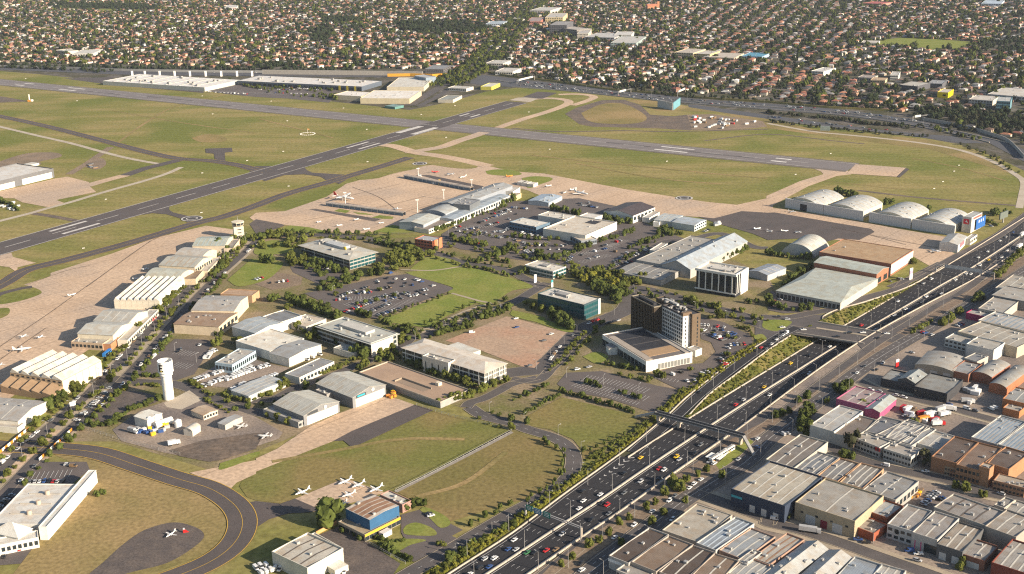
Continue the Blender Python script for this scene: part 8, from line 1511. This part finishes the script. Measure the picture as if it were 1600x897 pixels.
FIELD = [[(p.x, p.y) for p in TW(s_)] for s_ in ('d480,270 d620,262 d820,235 d1000,240 d1280,262 d1260,300 d1000,310 d830,290 d620,290', 'a600,55 a720,55 a730,70 a620,70', 'c390,375 c470,375 c480,392 c400,395')]
WOOD = [[(p.x, p.y) for p in TW(s_)] for s_ in ('b850,140 b1050,130 b1250,135 b1470,170 b1440,200 b1250,205 b1050,215 b880,190', 'b400,110 b640,110 b660,140 b520,150 b400,140', 'b330,190 b450,150 b480,200 b440,260 b340,260', 'a350,20 a800,30 a1000,40 a980,62 a560,62 a330,50',
 'd780,700 d960,690 d1200,690 d1600,700 d1600,840 d1300,790 d1000,745 d800,718', 'c700,540 c1000,555 c1000,580 c700,562', 'd1290,270 d1590,250 d1590,320 d1350,330', 'b-20,395 b250,400 b300,438 b0,440', 'a0,395 a400,420 a400,436 a0,425')]
FOOT = []
for o in list(COL.objects):
    if o.name.startswith(('distant_building', 'apartment_block', 'church', 'store_building')): FOOT.append((o.location.x, o.location.y))
def near_any(x, y, P, d): return any(abs(a - x) < d and abs(b_ - y) < d for a, b_ in P)
TZ = []
zones = [(-9, -.30, .62), (-.30, -.14, .98), (-.14, .0, .74), (.0, .15, .52), (.15, .28, 1.22), (.28, 9, .86)]
q = random.Random(11)
for zi_, (zx0, zx1, ang) in enumerate(zones):
    ca, sa = math.cos(ang), math.sin(ang)
    for iu in range(-72, 150):
        for row in range(2):
            for iv in range(-24, 480):
                u = iu * 70 + (19 if row else 48) + q.gauss(0, 3.5); v_ = iv * 13 + q.uniform(-3.5, 3.5) - 1000 + (iv // 14) * 14
                x, y = u * sa + v_ * ca, -u * ca + v_ * sa
                y += 2200
                x += 22 * math.sin(y / 310 + zi_) + 12 * math.sin(x / 140); y += 20 * math.sin(x / 260 + 2 * zi_) + q.gauss(0, 5)
                if not (zx0 <= x / y + .012 * math.sin(y / 130) < zx1) or y < 1450 or y > 5600: continue
                px, py = proj((x, y, 0))
                if px < -90 or px > 1690 or py > bound(px) - 2 or py < -28: continue
                if near_any(x, y, ART, 40) or near_any(x, y, FOOT, 34): continue
                p2 = (x, y)
                if any(inpoly(x, y, P) for P in FIELD): continue
                if any(inpoly(x, y, P) for P in WOOD):
                    if q.random() < .85: TZ.append((x, y, q.uniform(4.5, 7.5), q.choice((1, 1, 1, 3)))); TZ.append((x + q.uniform(-12, 12), y + q.uniform(-12, 12), q.uniform(3.5, 7), q.choice((1, 1, 3)))); TZ.append((x + q.uniform(-20, 20), y + q.uniform(-20, 20), q.uniform(3, 6), 1))
                    continue
                if q.random() < .13: TZ += [(x + q.gauss(0, 6), y + q.gauss(0, 6), q.uniform(3.5, 7), q.choice((0, 3))) for _ in range(2)]; continue
                HOUSES.append((x, y, ang + (math.pi if row else 0) + math.pi / 2 + q.choice((0, 0, 0, math.pi / 2)) + q.gauss(0, .07), q.randrange(5), q.choice(RCOL), q.choice(WCOL)))
                for _ in range(q.choice((2, 2, 3, 4))):
                    s_ = q.choice((-1, 1)) if not row else q.choice((-1, 1)); d = q.uniform(9, 21) * s_; e = q.uniform(-8, 8)
                    TZ.append((x + d * sa + e * ca, y - d * ca + e * sa, min(8, max(1.8, q.lognormvariate(1.22, .36))), q.choice((0, 1, 1, 1, 3, 3, 2))))
HOUSES.sort(key=lambda h: h[0] ** 2 + h[1] ** 2)
HN, HR = HOUSES[:300], HOUSES[300:]
WM, RM = {}, {}
for x, y, a, k, rc, wc in HN:
    wv, wf_, rv, rf = HV[k]
    if (k, wc) not in WM: WM[k, wc] = mesh('wall', wv, wf_, wallm(wc))
    if (k, rc) not in RM: RM[k, rc] = mesh('roof', rv, rf, mat('tile_%s' % RN[rc], rc, tuple(v * .75 for v in rc), .3, rough=.85, fine=.15, objvar=.25))
    lab = '%s roofed %s house in the front rows beyond the far freeway' % (RN[rc], 'two storey' if k == 3 else ('L shaped' if k < 2 else 'low square cornered'))
    t = thing('house', lab, 'house', (x, y, 0), a, lab); link('wall', WM[k, wc], t); link('roof', RM[k, rc], t)
def merged(name, items, label):
    V, Fs, C, n = [], [], [], 0; tot = []
    for x, y, a, k, rc, wc in items:
        wv, wf_, rv, rf = HV[k]; ca, sa = math.cos(a), math.sin(a); g = q.uniform(.62, 1.5)
        for vv, ff, cc in ((wv, wf_, wc), (rv, rf, rc)):
            A = np.array(vv); V.append(np.stack([x + A[:, 0] * ca - A[:, 1] * sa, y + A[:, 0] * sa + A[:, 1] * ca, A[:, 2]], 1))
            for f in ff: Fs.append(tuple(i + n for i in f)); C.append((cc[0] * g, cc[1] * g, cc[2] * g, 1))
            n += len(vv)
    me = bpy.data.meshes.new(name); me.from_pydata(np.concatenate(V).tolist(), [], Fs)
    at = me.attributes.new('col', 'FLOAT_COLOR', 'FACE'); at.data.foreach_set('color', np.array(C, np.float32).ravel())
    m = bpy.data.materials.new('suburb_paint'); m.use_nodes = True; nn = m.node_tree.nodes; a_ = nn.new('ShaderNodeAttribute'); a_.attribute_name = 'col'; b_ = nn['Principled BSDF']; b_.inputs['Roughness'].default_value = .85; m.node_tree.links.new(a_.outputs['Color'], b_.inputs['Base Color']); me.materials.append(m)
    return tag(link(name, me), label, None, None, 'stuff')
merged('suburban_houses', HR, 'mass of far suburban houses reaching to the top of the picture')
for s_, m in (('d480,270 d620,262 d820,235 d1000,240 d1280,262 d1260,300 d1000,310 d830,290 d620,290', M_LAWN), ('c390,375 c470,375 c480,392 c400,395', M_DRYG), ('a600,55 a720,55 a730,70 a620,70', M_LAWN)): sheet('sports_field', s_, m, 2)
# arterial road trees, freeway belts, wooded strips
for p in resample([Vector((a, b_, 0)) for a, b_ in ART], 7): TZ += [(p.x + s_ + q.gauss(0, 3), p.y + q.gauss(0, 4), q.uniform(3, 5.5), q.choice((0, 1, 2))) for s_ in (-30, -22, -2, 20, 28)]
def belt(spec, wid, dens, r, ks=(1, 1, 3)):
    for p in resample(TW(spec), dens):
        TZ.append((p.x + q.uniform(-wid, wid), p.y + q.uniform(-wid, wid), r * q.uniform(.6, 1.3), q.choice(ks)))
belt('-100,98 0,102 200,107 400,110 560,111', 14, 4, 4.5); belt('a0,420 a300,430 a500,440 a690,450', 14, 5, 4); belt('c0,470 c400,525 c800,572 c1200,612 d0,632 d400,662 d800,690', 10, 7, 4); belt('d0,705 d200,725 d400,745 d600,770 d800,790 d900,800', 9, 2.5, 3.2, (1, 3, 3)); belt('d0,760 d300,795 d700,835 d1000,855', 6, 5, 2.6, (3, 3, 1)); belt('d1200,790 d1400,820 d1595,840', 25, 2, 4.5, (3, 3, 1)); belt('h1220,10 h1400,90 h1560,180', 5, 6, 2.2, (3, 2)); belt('d950,790 d1150,830 d1300,870', 10, 4, 3, (0, 3)); belt('d1050,700 d1300,730 d1595,790', 30, 1.3, 4.5, (3, 3, 1))
for P in FIELD[:1]:
    for k in range(40):
        a, b_ = P[k % len(P)], P[(k + 1) % len(P)]; t = q.random(); TZ.append((a[0] + (b_[0] - a[0]) * t + q.gauss(0, 8), a[1] + (b_[1] - a[1]) * t + q.gauss(0, 8), q.uniform(4, 7), 0))
for x, y, r, k in TZ: STUFFT.append((x, y, -.3 * r, r, r * q.uniform(1.0, 1.5), k))
instancer('suburban_trees', STUFFT, 'mass of far trees among the suburban houses and along the estate streets')
# ================================================================ air
hz = MB().box(-16500, 16500, -3500, 26500, -9, 365).build('haze'); hz['kind'] = 'stuff'; hz['label'] = 'thin pale blue haze filling the air over the suburb'
m = bpy.data.materials.new('haze_air'); m.use_nodes = True; n = m.node_tree.nodes; n.remove(n['Principled BSDF']); pv = n.new('ShaderNodeVolumePrincipled')
pv.inputs['Color'].default_value = (.80, .88, 1, 1); pv.inputs['Density'].default_value = .000023; pv.inputs['Anisotropy'].default_value = .2
m.node_tree.links.new(pv.outputs[0], n['Material Output'].inputs['Volume']); hz.data.materials.clear(); hz.data.materials.append(m); hz.display_type = 'WIRE'
